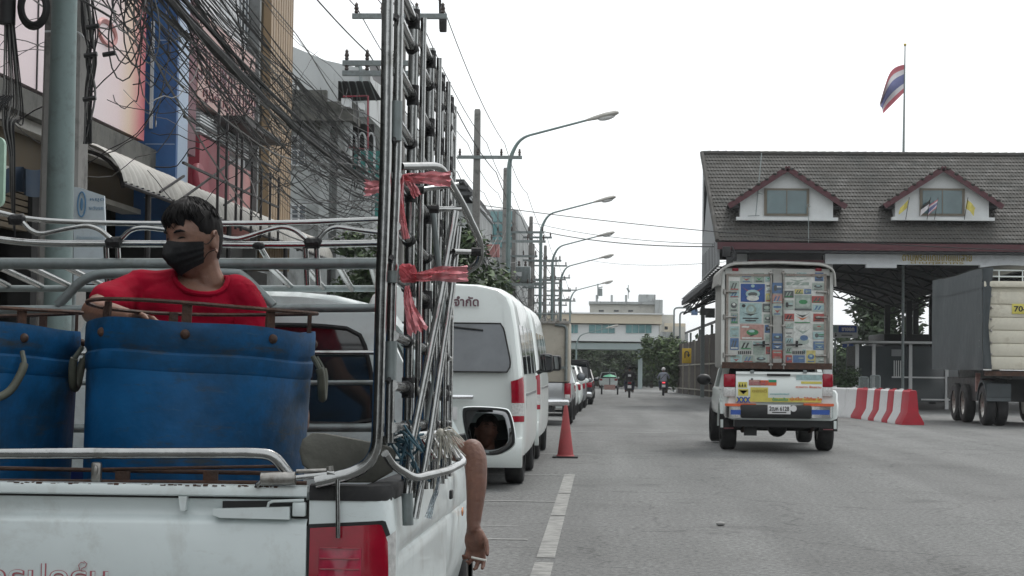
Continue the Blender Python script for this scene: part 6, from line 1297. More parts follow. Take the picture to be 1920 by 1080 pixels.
util_pole('concrete pole left of the second street lamp', 94, 9.3, .15, ((8.2, 1.8, .2), (7.0, 2.4, .4), (5.6, 1.6, 0)))
util_pole('concrete pole left of the third street lamp', 115, 9.3, .15, ((8.0, 2.2, .3), (6.9, 1.8, .2)))
util_pole('concrete pole left of the fourth street lamp', 133, 9.0, .15, ((8.2, 2.0, .2), (6.6, 2.0, .2)))
for yy_, lab_ in ((83, 'concrete pole beside the hanging transformer box'), (104, 'concrete pole between the third and second street lamps'), (124, 'thin far concrete pole right beside the fourth street lamp'), (141, 'thin far pole left of the fifth street lamp'), (160, 'thinnest far pole above the cargo box roof rail')): util_pole(lab_, yy_, 8.6, .13, ((7.6, 2.2, .3), (6.5, 2.0, .1), (5.2, 1.5, 0)), X=-4.45)
util_pole('farthest concrete pole of the row above the cargo box', 150, 9.0, .15, ((8.1, 2.2, .3), (7.2, 2.0, .2)))
b = MB(); p = W(826, 40, 35.2); o = thing('lightning_mast', 'thin mast rising beside the steel cage top', 'mast', (p.x, 35.2, 7.9)); b.tube([(p.x, 35.2, 7.9), W(824, -60, 35.2)], .028, 6); b.build('mast_tube', 'dark_metal', o, world=True); b = MB(); b.box(W(831, 44, 35.2), (.14, .1, .34), bev=.02); b.build('fuse_holder', 'dark_metal', o, world=True)
# transformer on its pole
o = thing('transformer', 'grey transformer box hung between the far poles', 'transformer', W(972, 518, 84)); c = W(973, 515, 84); b = MB(); b.box(c, (1.1, .8, .75), bev=.05); tb_ = b.build('tank', 'galv', o, world=True)
for k in range(6): b = MB(); b.box(c+V(-.45+.18*k, -.43, 0), (.03, .08, .6)); b.build('fin', 'galv', tb_, world=True)
b = MB(); b.box(c+V(0, -.48, .0), (.3, .01, .2)); b.build('label_plate', 'wall_white', tb_, world=True)
for k in range(3): b = MB(); b.lathe([(.05, 0), (.07, .1), (.04, .15), (.06, .22), (.001, .3)], c+V(-.3+.3*k, 0, .37), 8); b.build('bushing', 'insulator', o, world=True)
b = MB(); b.box(c+V(0, .1, -.44), (2.4, .12, .12)); b.build('bearer', 'galv', o, world=True)
# street lamps
def street_lamp(label, Y, X=-3.4, H=8.0, src=None):
    o = thing('street_lamp', label, 'lamp', (X, Y, gz(Y)+.1), 0, 'curved arm street lamps along the left kerb'); b = MB()
    P = fil([V(0, 0, 0), V(0, 0, H-.7), V(.35, 0, H+.0), V(2.65, 0, H+.62)], .5, 6); n = len(P); b.tube(P, [.085-.05*i/(n-1) for i in range(n)], 10); b.build('lamp_shaft', 'pole_galv', o)
    b = MB(); b.loft([[V(x, w_*math.cos(a), z+h_*math.sin(a)) for a in [2*math.pi*q/12 for q in range(12)]] for x, w_, z, h_ in ((2.55, .04, H+.60, .04), (2.8, .10, H+.67, .07), (3.2, .16, H+.77, .10), (3.5, .15, H+.84, .09), (3.62, .06, H+.86, .04))]); hd_ = b.build('lamp_head', 'metal_sheet', o)
    b = MB(); b.sphere((3.22, 0, H+.70), (.30, .12, .10), 12, 8, Matrix.Rotation(R(-14), 3, 'Y')); b.build('lamp_glass', 'clear_lens', hd_)
    b = MB(); b.lathe([(.2, 0), (.2, .04), (.1, .06), (.1, .5)], n=12); b.build('base_plate', 'pole_galv', o)
    return o
street_lamp('nearest street lamp whose curved arm reaches highest over the vans', 60, H=8.95)
street_lamp('second street lamp from the front, arm over the lane', 88, H=8.9)
street_lamp('third street lamp from the front of the row', 106, H=8.6)
street_lamp('fourth street lamp from the front of the row', 125, H=8.55)
street_lamp('fifth street lamp from the front of the row', 154, H=8.25)
street_lamp('farthest small street lamp in front of the footbridge building', 158, X=-2.9, H=4.6)
o = thing('lamp_shaft', 'thick grey green steel shaft at the far left before the concrete pole', 'pole', (-3.955, 12.8, .13)); b = MB(); b.tube([(0, 0, 0), (0, 0, 3.5), (.0, 0, 9.5)], [.105, .092, .07], 20); b.build('shaft_tube', 'pole_galv', o); b = MB(); b.lathe([(.2, 0), (.2, .03), (.11, .05)], n=16); b.build('base_plate', 'pole_galv', o)
def wob(P, r, amp):
    ph = [r.uniform(0, 6.3) for _ in range(4)]; n = len(P)-1; return [p+V(amp*math.sin(7*i/n+ph[0])*.6, 0, amp*(math.sin(9*i/n+ph[1])+.6*math.sin(21*i/n+ph[2])))*math.sin(math.pi*i/n) for i, p in enumerate(P)]
def sag(a, c, s, n=14, side=0): a, c = Vector(a), Vector(c); return [a+(c-a)*(i/n)+V(side*math.sin(math.pi*i/n), 0, -4*s*(i/n)*(1-i/n)) for i in range(n+1)]
PYS = [-8, 14.3, 35, 55.6, 71, 94, 115, 133, 150]
# high voltage wires, one object each
rr = random.Random(5)
for k, (dx, zt_) in enumerate(((-.85, 8.3), (-.3, 8.3), (.3, 8.3), (.85, 8.3), (-.6, 7.4), (.6, 7.4))):
    b = MB(); pts = []
    for y0, y1 in zip(PYS[1:], PYS[2:]): pts += sag((PX+dx, y0, zt_+gz(y0)), (PX+dx, y1, zt_+gz(y1)), .25)[:-1]
    b.tube(pts, .010 if k < 4 else .013, 5)
    tag(b.build('overhead_wire', 'cable_black'), ('outer left', 'inner left', 'inner right', 'outer right', 'lower left', 'lower right')[k]+' high power wire strung along the pole row', 'wire', 'high power wires')
# telecom tangle: hundreds of slack cables nobody could count
b = MB(); b2 = MB()
for y0, y1, dens in ((-8, 14.3, 40), (14.3, 35, 84), (35, 55.6, 48), (55.6, 71, 26), (71, 94, 20), (94, 115, 14), (115, 150, 12)):
    for k in range(dens):
        za = rr.gauss(4.95, .42); zb_ = rr.gauss(4.7, .40); dxa, dxb = rr.gauss(.12, .16), rr.gauss(.08, .22); s_ = abs(rr.gauss(.5, .38)); r_ = rr.choice((.004, .005, .006, .008, .011))
        (b2 if rr.random() < .30 else b).tube(wob(sag((PX+dxa, y0, za+gz(y0)), (PX+dxb, y1, zb_+gz(y1)), s_, 20, rr.gauss(0, .15)), rr, abs(rr.gauss(0, .07))), r_, 4, caps=False)
    for k in range(int(dens*.9)):     # long slack loops crossing to the shop fronts and coils near the poles
        f0, f1 = rr.random(), rr.random(); a = V(PX+rr.gauss(.1, .1), y0+(y1-y0)*f0, rr.uniform(4.2, 5.2)); c = V(PX+rr.uniform(-3.2, .3), y0+(y1-y0)*min(1, f0+rr.uniform(.03, .25)), rr.uniform(3.6, 6.0))
        (b2 if rr.random() < .4 else b).tube(wob(sag(a, c, rr.uniform(.1, .8), 14), rr, .08), rr.choice((.004, .006, .008)), 4, caps=False)
for y in (14.3, 35, 55.6, 94):
    for k in range(11 if y < 40 else 5):
        c = V(PX+.28+rr.gauss(.05, .06), y-.1+rr.gauss(0, .15), rr.uniform(3.7, 5.2)); R_ = rr.uniform(.12, .32); n = 16; tl = rr.uniform(-.5, .5)
        (b2 if rr.random() < .3 else b).tube([c+V(R_*.5*math.cos(t), R_*tl*math.sin(t), R_*1.4*math.sin(t)) for t in [2*math.pi*q/n for q in range(n)]], .006, 4, closed=True)
tag(b.build('cable_tangle', 'cable_black', fix=False, ang=0), 'tangle of slack black telephone cables strung between the poles', 'cables', kind='stuff')
tag(b2.build('cable_tangle', 'cable_grey', fix=False, ang=0), 'pale grey slack cables mixed into the black cable tangle', 'cables', kind='stuff')
# thick main bundle
b = MB(); P = []
for y0, y1 in zip(PYS[:5], PYS[1:6]): P += sag((PX+.16, y0, 4.72+gz(y0)), (PX+.1, y1, 4.62+gz(y1)), .35, 16)[:-1]
b.tube(P, [.045+.012*math.sin(i*1.7) for i in range(len(P))], 7); b.tube([p+V(.05, 0, .10) for p in P], .022, 6); tag(b.build('cable_bundle', 'cable_black'), 'thick black main cable bundle sagging through the tangle', 'cables')
# clutter on the nearest pole: splice boxes, coil, drop cables
o = thing('splice_box', 'black splice closure with hanging drop cables at the far left', 'junction box', W(14, 40, 14.0)); b = MB(); c = W(14, 22, 14.0)
b.tube([c+V(0, 0, .12), c+V(0, 0, -.1)], .065, 12); b.build('closure', 'black_plastic', o, world=True)
for k in range(9):
    b = MB(); b.tube(spl([W(10+k*2, 40, 14.0), W(8+k*2.2, 150+8*k, 14.0)+V(0, .03*k, 0), W(6+k*2.6, 230, 14.0), W(18+1.2*k, 290, 14.0), W(20+k, 360+12*k, 14.1)], 5), .006 if k % 3 else .009, 5); b.build('drop_cable', 'cable_grey' if k % 3 == 0 else 'cable_black', o, world=True)
for k in range(4): b = MB(); b.tube(spl([W(8+k*5, 180, 14.0), W(-20+k*4, 190+9*k, 13.9), W(-40, 230+14*k, 13.9)], 5), .012, 5); b.build('drop_cable', 'cable_black', o, world=True)
o = thing('cable_coil', 'thick black coiled cable loop hanging at the top left', 'cables', W(62, 20, 13.9)); b = MB()
for k in range(4): b.tube([W(63+(21+k*2)*math.sin(t), 14-(30+3*k)*math.cos(t), 13.95+.03*k) for t in [2*math.pi*q/24 for q in range(24)]], .017, 7, closed=True)
b.build('coil', 'cable_black', o, world=True)
o = thing('pole_cables', 'vertical drop cables and clamps strapped to the nearest concrete pole', 'cables', V(-4.1, 14.0, 3)); 
for k in range(16):
    b = MB(); px = 164+rr.gauss(6, 6); b.tube(spl([W(px-8, -20, 13.95), W(px+rr.gauss(0, 4), 60, 13.9), W(166+rr.gauss(4, 5), 100+k*2, 13.9), W(165+rr.gauss(3, 5), 180, 13.9), W(160+rr.gauss(4, 6), 270, 13.95)], 4), rr.choice((.004, .006, .009)), 5); b.build('drop_cable', 'cable_grey' if k % 4 == 0 else 'cable_black', o, world=True)
for px, py in ((170, 103), (205, 101), (168, 185), (174, 50)): b = MB(); b.tube([W(px-12, py+2, 13.85), W(px+12, py-2, 13.85)], .02, 6); b.build('clamp', 'black_plastic', o, world=True)
o = thing('pole_strap', 'pale strap and hook around the nearest concrete pole', 'strap', W(140, 58, 14)); b = MB(); b.tube(fil([W(84, 59, 14.0), W(140, 58, 14.0), W(150, 62, 13.98), W(158, 72, 13.97)], .05), .008, 6); b.build('strap_band', 'wall_white', o, world=True)
# ------------------------------------------------------------------ checkpoint gate house
mat('tile_dark', (.052, .049, .044), .85, var=.3, scale=2, dirt=(.035, .04, .038), dscale=1.2, damt=.7, dcut=.5); mat('trim_maroon', (.07, .018, .024), .6, var=.15); mat('gable_grey', (.22, .23, .235), .7, var=.08, scale=3); mat('beam_grey', (.66, .69, .71), .65, var=.06, scale=3, dirt=(.2, .2, .2), dscale=2, damt=.4, dcut=.55); mat('gate_white', (.58, .60, .60), .6, var=.06, scale=3, dirt=(.35, .35, .33), dscale=3, damt=.3, dcut=.55); mat('frame_bronze', (.13, .11, .08), .5, var=.1); mat('dormer_glass', (.07, .12, .13), .1, var=.25, scale=1.2, spec=.8); mat('truss_dark', (.018, .019, .02), .7, var=.2); mat('canopy_dark', (.035, .037, .04), .8, var=.2, scale=1)
E0 = W(1345, 452, 66); R0 = W(1316, 289, 71.5); GXR = 21.0; EZ = E0.z; RZ_ = R0.z
gh = thing('gate_house', 'checkpoint gate house with a wide dark tiled roof and two dormers', 'building', (12, 70, gz(70)))
def slope(t, x, n=0): return V(x, 66+(71.5-66)*t-n*.57, EZ+(RZ_-EZ)*t+n*.82)
def tile_courses(b, P, nc, xa, xb, per=.115, amp=.02, step=.024, pts=6):
    """P(t,x,n): point on the slope; courses lapped like real tiles, each with rolled profile"""
    for c in range(nc):
        t0, t1 = c/nc, (c+1.12)/nc; x0_, x1_ = xa(c/nc), xb(c/nc); n = int((x1_-x0_)/per*pts); vs = []; sh = (c % 2)*per*.5
        for i in range(n+1):
            x = x0_+(x1_-x0_)*i/n; wv = amp*abs(math.sin((x+sh)*math.pi/per)); vs += [P(t0, x, wv-.01), P(t0, x, step+wv), P(min(1.0, t1), x, wv*.9)]
        b.add(vs, [(i*3+j, (i+1)*3+j, (i+1)*3+j+1, i*3+j+1) for i in range(n) for j in range(2)])
b = MB(); tile_courses(b, slope, 24, lambda t: E0.x+(R0.x-E0.x)*t, lambda t: GXR, per=.125)
o = b.build('roof_tiles', 'tile_dark', gh, world=True, fix=False, ang=50); o['kind'] = 'stuff'
b = MB(); b.add([slope(0, E0.x, -.06), slope(0, GXR, -.06), slope(1, GXR, -.06), slope(1, R0.x+.1, -.06), V(GXR, 77, EZ-.05), V(E0.x+.06, 77, EZ-.05)], [(0, 1, 2, 3), (3, 2, 4, 5)]); b.build('roof_deck', 'canopy_dark', gh, world=True, fix=False)
for k in range(54):
    x = R0.x+.02+k*.32
    b = MB(); b.tube([V(x, 71.5, RZ_+.03), V(x+.34, 71.5, RZ_+.045)], .10, 8); 
    if x < GXR: b.build('ridge_tile', 'tile_dark', gh, world=True)
for k in range(16):
    a = slope(k/16, E0.x+(R0.x-E0.x)*k/16, .02); c = slope((k+1.05)/16, E0.x+(R0.x-E0.x)*(k+1)/16, .05); b = MB(); b.tube([a, c], .085, 7); b.build('verge_tile', 'tile_dark', gh, world=True)
b = MB(); b.box(((E0.x+GXR)/2, 65.95, EZ-.17), (GXR-E0.x, .06, .26)); b.build('fascia_board', 'trim_maroon', gh, world=True)
b = MB(); b.prism([(77.0, RZ_+.25), (71.6, RZ_-.12), (66.15, EZ-.14), (66.15, 5.02), (77.0, 4.95)], lambda p: V(E0.x+.0, p[0], p[1]), lambda p: V(E0.x+.1, p[0], p[1])); b.build('gable_end', 'gable_grey', gh, world=True)
for k in range(10): b = MB(); b.box((E0.x-.005, 66.7+k*1.05, 5.5), (.02, .04, .9)); b.build('gable_batten', 'canopy_dark', gh, world=True)
b = MB(); b.box(((E0.x+GXR)/2+.1, 66.45, EZ-.36), (GXR-E0.x-.3, .95, .06)); b.build('soffit', 'canopy_dark', gh, world=True)
z1 = W(1700, 469, 67).z; z0 = W(1700, 497, 67).z; xb0 = W(1545, 480, 67).x
b = MB(); b.box(((xb0+GXR)/2, 66.75, (z0+z1)/2), (GXR-xb0, .25, z1-z0)); bm_ = b.build('front_beam', 'beam_grey', gh, world=True)
for px in (1650, 1863): p = W(px, 497, 66.95); b = MB(); b.box((p.x, 66.75, z0-.06), (1.1, .34, .14)); b.build('beam_drop', 'beam_grey', bm_, world=True)
lettering('lettering', 'ด่านพรมแดนไทยแม่สาย', .3, W(1757, 481, 66.6), (1, 0, 0), (0, 0, 1), 'gold', gh, depth=.015, fit=2.5, fith=.34)
lettering('lettering', 'ด่านศุลกากร', .2, W(1757, 493, 66.6), (1, 0, 0), (0, 0, 1), 'gold', gh, depth=.015, fit=1.9, fith=.13)
for px, w_ in ((1385, .55), (1552, .3), (1960, .5)):
    p = W(px, 600, 67.6); b = MB(); b.box((p.x, 67.6, 2.6), (w_, .5, 5.8)); b.build('gate_column', 'gate_white', gh, world=True)
p, q = W(1405, 463, 66.9), W(1541, 488, 66.9); b = MB(); b.box(((p.x+q.x)/2, 66.9, (p.z+q.z)/2), (q.x-p.x, .3, p.z-q.z)); b.build('side_panel', 'roof_dark', gh, world=True)
b = MB(); b.box(((p.x+q.x)/2, 66.85, q.z-.08), (q.x-p.x+.1, .5, .14)); b.build('side_trim', 'trim_maroon', gh, world=True)
def dormer(px):
    yf = 67.05; cx = (px-1143)/3400*yf; zb_ = W(px, 413, yf).z; za = W(px, 318, yf).z; ze = W(px, 386, yf).z; hwall = 1.70; hr = 2.12
    b = MB(); zs = za-(za-ze)*hwall/hr-.02
    b.prism([(-hwall, zb_), (hwall, zb_), (hwall, zs), (0, za-.02), (-hwall, zs)], lambda p: V(cx+p[0], yf, p[1]), lambda p: V(cx+p[0], yf+2.6, p[1])); d = b.build('dormer_wall', 'gate_white', gh, world=True)
    b = MB()
    for sg in (1, -1):
        def P(t, x, n): return V(cx+sg*(hr-(hr)*t)+sg*n*.5, yf-.32+x, ze+(za-ze+.06)*t+n*.85)
        for c in range(9):
            t0, t1 = c/9, min(1, (c+1.15)/9); vs = []; n = 60
            for i in range(n+1): x = 4.2*i/n; wv = .022*abs(math.sin(x*math.pi/.125)); vs += [P(t0, x, wv), P(t0, x, .035+wv), P(t1, x, wv)]
            b.add(vs, [(i*3+j, (i+1)*3+j, (i+1)*3+j+1, i*3+j+1) for i in range(n) for j in range(2)])
    o = b.build('dormer_tiles', 'tile_dark', d, world=True, fix=False, ang=50); o['kind'] = 'stuff'
    for sg in (1, -1): b = MB(); b.bar((cx+sg*hr*1.01, yf-.34, ze-.06), (cx-sg*.02, yf-.34, za+.02), .05, .20); b.build('barge_board', 'trim_maroon', d, world=True)
    for k in range(7):
        for sg in (1, -1): t = (k+.5)/7; b = MB(); b.sphere((cx+sg*hr*(1-t), yf-.33, ze+(za-ze)*t+.10), (.09, .1, .07), 7, 5); b.build('verge_tile', 'tile_dark', d, world=True)
    p, q = W(px-42, 353, yf-.03), W(px+42, 405, yf-.03); b = MB(); b.box((cx, yf-.02, (p.z+q.z)/2), (q.x-p.x, .10, p.z-q.z)); wf_ = b.build('dormer_window', 'frame_bronze', d, world=True)
    b = MB(); b.box((cx, yf-.075, (p.z+q.z)/2), (q.x-p.x-.2, .02, p.z-q.z-.16)); b.build('pane', 'dormer_glass', wf_, world=True)
    b = MB(); b.box((cx, yf-.09, (p.z+q.z)/2), (.03, .02, p.z-q.z-.1)); b.build('mullion', 'frame_bronze', wf_, world=True)
    b = MB(); b.box((cx, yf-.15, zb_+.03), (hwall*2+.3, .34, .12)); b.build('dormer_sill', 'gate_white', d, world=True)
    for sg in (1, -1): b = MB(); b.box((cx+sg*(hwall+.16), yf+.4, ze-.03), (.3, .8, .10)); b.build('eave_return', 'canopy_dark', d, world=True)
    return cx, yf, zb_
d1c = dormer(1470); d2c = dormer(1757)
# antennas, flags
def mast(name, label, cat, pts, r, m, extra=()):
    o = thing(name, label, cat, pts[0]); b = MB(); b.tube(pts, r, 6); b.build('mast_tube', m, o, world=True)
    for nm, P, rr_, mm in extra: b = MB(); b.tube(P, rr_, 5); b.build(nm, mm, o, world=True)
    return o
mast('roof_aerial', 'thin leaning aerial mast in front of the left dormer', 'aerial', [W(1417, 405, 66.7), W(1428, 287, 67.5)], .022, 'galv', (('stay', [W(1402, 405, 66.7), W(1424, 404, 66.7)], .015, 'galv'), ('stay', [W(1420, 362, 66.8), W(1430, 364, 66.8)], .015, 'galv')))
mast('roof_aerial', 'short aerial mast with a small ring right of the left dormer window', 'aerial', [W(1516, 455, 65.8), W(1516, 388, 66.6)], .014, 'galv', (('ring', [W(1516+3*math.cos(t), 386+3*math.sin(t), 66.6) for t in [q*.7 for q in range(9)]], .014, 'galv'),))
fo = thing('flagpole', 'tall thin flagpole rising above the gate house ridge', 'flagpole', W(1694, 292, 72)); b = MB(); b.tube([V(W(1694, 292, 72).x, 72, gz(72)), W(1694, 292, 72), W(1697, 86, 72)], [.06, .05, .022], 8); b.build('pole_tube', 'galv', fo, world=True); b = MB(); b.sphere(W(1697, 84, 72), .06, 8, 6); b.build('finial', 'gold', fo, world=True)
mat('flag_red', (.48, .14, .17), .8, var=.1); mat('flag_white', (.62, .60, .62), .8, var=.05); mat('flag_blue', (.15, .16, .30), .8, var=.1); mat('flag_yellow', (.55, .48, .12), .8, var=.1)
b = MB(); nu, nv = 22, 24; TL, BL_ = W(1696.5, 121, 72), W(1695.5, 173, 72); tip0, tip1 = W(1652, 190, 72), W(1655, 214, 72)
for c in range(nv):
    k = c/nv; b.mat(0 if k < 1/6 or k >= 5/6 else 1 if k < 1/3 or k >= 2/3 else 2)
    for i in range(nu):
        q = []
        for (u, v) in ((i, c), (i+1, c), (i+1, c+1), (i, c+1)):
            uu, vv = u/nu, v/nv; hoist = TL+(BL_-TL)*vv; fly = tip0+(tip1-tip0)*vv; p = hoist+(fly-hoist)*uu+V(-.12*math.sin(uu*3.1), .28*math.sin(uu*7+vv*4)*uu+.12*math.sin(vv*9)*uu, .50*math.sin(math.pi*uu)*(1-vv)*.8-.12*math.sin(math.pi*uu)*vv); q.append(p)
        b.add(q, [(0, 1, 2, 3)])
o = b.build('national_flag', ['flag_red', 'flag_white', 'flag_blue'], fix=False, ang=80); tag(o, 'red, white and blue striped flag drooping from the tall flagpole', 'flag')
for px, lab, ms, sd in ((1702, 'left yellow flag at the right dormer window', ['flag_yellow'], 1), (1812, 'right yellow flag at the right dormer window', ['flag_yellow'], 2), (1742, 'small black and white flag at the right dormer window', ['truss_dark', 'flag_white'], 3), (1756, 'small striped red white blue flag at the right dormer window', ['flag_red', 'flag_white', 'flag_blue'], 4)):
    o = thing('small_flag', lab, 'flag', W(px, 412, 66.6), 0, 'small flags on the dormer sill'); b = MB(); b.tube([W(px-4, 412, 66.6), W(px+3, 370, 66.5)], .013, 6); b.build('staff', 'truss_dark', o, world=True)
    b = MB(); n = 12; nm_ = len(ms)
    for c in range(6):
        b.mat(min(nm_-1, c*nm_//6) if nm_ != 3 else (0, 1, 2, 2, 1, 0)[c])
        for i in range(n):
            q = []
            for u, v in ((i, c), (i+1, c), (i+1, c+1), (i, c+1)): uu, vv = u/n, v/6; p = W(px+2-vv*3, 374+vv*16, 66.5); q.append(p+V(-.30*uu*(1 if sd != 2 else -1), .08*math.sin(uu*6+sd), -.26*uu-.05*math.sin(vv*5+sd)*uu))
            b.add(q, [(0, 1, 2, 3)])
    b.build('flag_cloth', ms, o, world=True, fix=False, ang=80)
# ------------------------------------------------------------------ inspection canopy behind the gate
cp = thing('inspection_canopy', 'dark arched steel canopy running back behind the gate house', 'canopy', (12, 88, gz(88)))
CX0, CX1, CY0, CY1 = 4.2, 27.0, 77.3, 97.0
def arch(x): u = ((x-CX0) % 11.6)/11.6; return 5.12+1.45*math.sin(math.pi*u)**.85
b = MB(); b.grid(lambda i, j: V(CX0+(CX1-CX0)*j, 69.5+(CY1+8-69.5)*i, arch(CX0+(CX1-CX0)*j)-.012*(i*30)), 8, 48); b.build('canopy_sheet', 'canopy_dark', cp, world=True, fix=False)
b = MB(); b.box((CX0-.03, 87.5, 4.94), (.1, 35.5, .25)); b.build('eave_gutter', 'roof_dark', cp, world=True)
for k in range(24): b = MB(); y = 70.2+k*1.5; b.box((CX0+.35, y, 5.16), (.9, .10, .05)); b.build('roof_rib', 'roof_dark', cp, world=True)
for y in (76, 83, 90, 97, 104.5):
    xs = [CX0+(CX1-CX0)*k/46 for k in range(47)]
    b = MB(); b.tube([V(x, y, arch(x)-.15-.3) for x in xs], .05, 5); b.tube([V(x, y, arch(x)-.55-.3) for x in xs], .05, 5)
    for k in range(46): b.tube([V(xs[k], y, arch(xs[k])-(.45 if k % 2 else .85)), V(xs[k+1], y, arch(xs[k+1])-(.85 if k % 2 else .45))], .03, 4)
    b.build('arch_truss', 'truss_dark', cp, world=True)
for y in (83, 90, 97, 104.5):
    for x in (15.8, 17.4, 26): b = MB(); b.box((x, y, arch(x)/2-.5), (.3, .3, arch(x)+.6)); b.build('canopy_column', 'truss_dark', cp, world=True)
for x in [13+k*1.6 for k in range(9)]: b = MB(); b.tube([V(x, 71, arch(x)-.5), V(x, 104, arch(x)-.6)], .04, 5); b.build('purlin', 'truss_dark', cp, world=True)
# lean-to roof left of it
lt_ = thing('side_shelter', 'low dark lean-to roof behind the brown fence', 'shelter', (7, 120, gz(120))); b = MB(); b.add([V(6.1, 101, 3.98), V(6.15, 150, 4.05), V(8.6, 150, 5.0), V(8.4, 101, 4.95)]+[V(6.1, 101, 3.80), V(6.15, 150, 3.87), V(8.6, 150, 4.82), V(8.4, 101, 4.77)], [(0, 1, 2, 3), (7, 6, 5, 4), (0, 4, 5, 1), (1, 5, 6, 2), (2, 6, 7, 3), (3, 7, 4, 0)]); b.build('shelter_roof', 'roof_dark', lt_, world=True)
for y in (102, 118, 134, 149): b = MB(); b.box((6.6, y, 1.5), (.16, .16, 5.0)); b.build('shelter_post', 'galv', lt_, world=True)
# ------------------------------------------------------------------ brown slat fence with the U-turn sign
fa, fb = WG(1272, 737), WG(1316, 742.5); fd = (fb-fa); fdu = fd.normalized(); fl = fd.length*2.1
fc = thing('slat_fence', 'tall brown metal slat fence along the right of the lane', 'fence', fa); mat('fence_brown', (.055, .045, .038), .65, var=.2, scale=3); mat('fence_post', (.26, .24, .2), .65, var=.15)
nsl = 76; b = MB(); b.box((0, 0, 1.72), (.30, .05, 3.5)); sm = b.mesh('slat', 'fence_brown'); ang_f = math.atan2(fdu.y, fdu.x)
for k in range(nsl):
    p = fdu*(fl*(k+.5)/nsl); e = obj('slat', sm, fc); e.location = (p.x, p.y, gz(fa.y+p.y)-gz(fa.y)); e.rotation_euler = (0, 0, ang_f+R(14 if k % 2 else -10)); e.scale = (fl/nsl/.36, 1, 1.0 if k < 30 else 1.06)
for k in range(9):
    p = fdu*(fl*k/8); q = V(p.y, -p.x, 0).normalized()*.12 if k else V(-.1, -.08, 0); b = MB(); b.box((p.x-.1, p.y-.06, 1.7+gz(fa.y+p.y)-gz(fa.y)), (.08, .08, 3.5)); b.build('fence_post', 'fence_post', fc)
for z in (.38, 1.95):
    b = MB(); e_ = fdu*fl; b.bar((-.12, -.08, z), (e_.x-.12, e_.y-.08, z+gz(fa.y+e_.y)-gz(fa.y)), .05, .08); b.build('fence_rail', 'fence_post', fc)
so_ = thing('turn_sign', 'yellow U-turn arrow sign on the brown fence', 'sign', W(1287, 668, 112)); p, q = W(1279, 653, 112), W(1296, 681, 112); b = MB(); b.box(((p.x+q.x)/2, 112, (p.z+q.z)/2), (q.x-p.x, .06, p.z-q.z), bev=.01); mat('sign_yellow', (.55, .36, .02), .5, var=.1); b.build('sign_plate', 'sign_yellow', so_, world=True)
c = V((p.x+q.x)/2, 111.94, (p.z+q.z)/2+.1); b = MB(); b.tube([c+V(x, 0, z) for x, z in [(-.11, -.25), (-.11, .05)]+[(-.0-.11*math.cos(t), .05+.12*math.sin(t)) for t in [math.pi*k/8 for k in range(1, 9)]]+[(.11, -.02)]], .036, 6); b.add([c+V(.0, -.01, -.02), c+V(.22, -.01, -.02), c+V(.11, -.01, -.2)], [(0, 1, 2)]); b.build('turn_arrow', 'letter_black', so_, world=True, fix=False); b = MB(); b.box(c+V(0, -.0, -.42), (.42, .02, .04)); b.build('caption_line', 'gold', so_, world=True)
for x in (-.2, .2): b = MB(); b.box((c.x+x, 112.06, c.z-1.0), (.05, .05, 2.2)); b.build('sign_post', 'fence_post', so_, world=True)
# ------------------------------------------------------------------ booths, crowd barriers, direction sign under the gate
BYY = 74.0
bo = thing('glass_booth', 'glass walled inspection booth with white frame behind the barriers', 'booth', W(1690, 757, BYY)); g0 = gz(BYY)
def Bp(px, py, d=0): return W(px, py, BYY+d)
mat('booth_glass', (.05, .06, .065), .06, var=.15, scale=1, spec=.8); mat('frame_white', (.55, .56, .56), .5, var=.06)
p, q = Bp(1604, 646), Bp(1800, 757); b = MB(); b.box(((p.x+q.x)/2, BYY+1.6, (p.z+q.z)/2), (q.x-p.x-.1, 3.0, p.z-q.z-.1)); b.build('booth_body', 'booth_glass', bo, world=True)
p, q = Bp(1596, 641), Bp(1810, 645); b = MB(); b.box(((p.x+q.x)/2, BYY+1.4, p.z), (q.x-p.x, 3.6, .09)); b.build('booth_roof', 'frame_white', bo, world=True)
for px in (1607, 1638, 1707, 1775): p = Bp(px, 700); b = MB(); b.box((p.x, BYY-.0, (Bp(px, 644).z+g0)/2), (.13, .13, Bp(px, 644).z-g0)); b.build('booth_post', 'frame_white', bo, world=True)
for py, px0 in ((707, 1672), (749, 1727)): p, q = Bp(px0, py), Bp(1800, py); b = MB(); b.box(((p.x+q.x)/2, BYY-.04, p.z), (q.x-p.x, .06, .06)); b.build('booth_rail', 'frame_white', bo, world=True)
for k in range(5): p, q = Bp(1676+k*4, 676), Bp(1677.5+k*4, 708); b = MB(); b.box(((p.x+q.x)/2, BYY+.02, (p.z+q.z)/2), (.035, .04, p.z-q.z)); b.build('grille_bar', 'frame_white', bo, world=True)
p, q = Bp(1672, 655), Bp(1694, 668); b = MB(); b.box(((p.x+q.x)/2, BYY+.06, (p.z+q.z)/2), (q.x-p.x, .05, p.z-q.z)); b.build('notice_panel', 'gable_grey', bo, world=True)
b = MB(); p, q = Bp(1570, 652, -2), Bp(1648, 632, -2); b.add([Bp(1596, 646, -1.5), Bp(1648, 634, -1.5), Bp(1648, 634, 1.5), Bp(1596, 646, 1.5)], [(0, 1, 2, 3)]); b.build('porch_roof', 'metal_sheet', bo, world=True, fix=False)
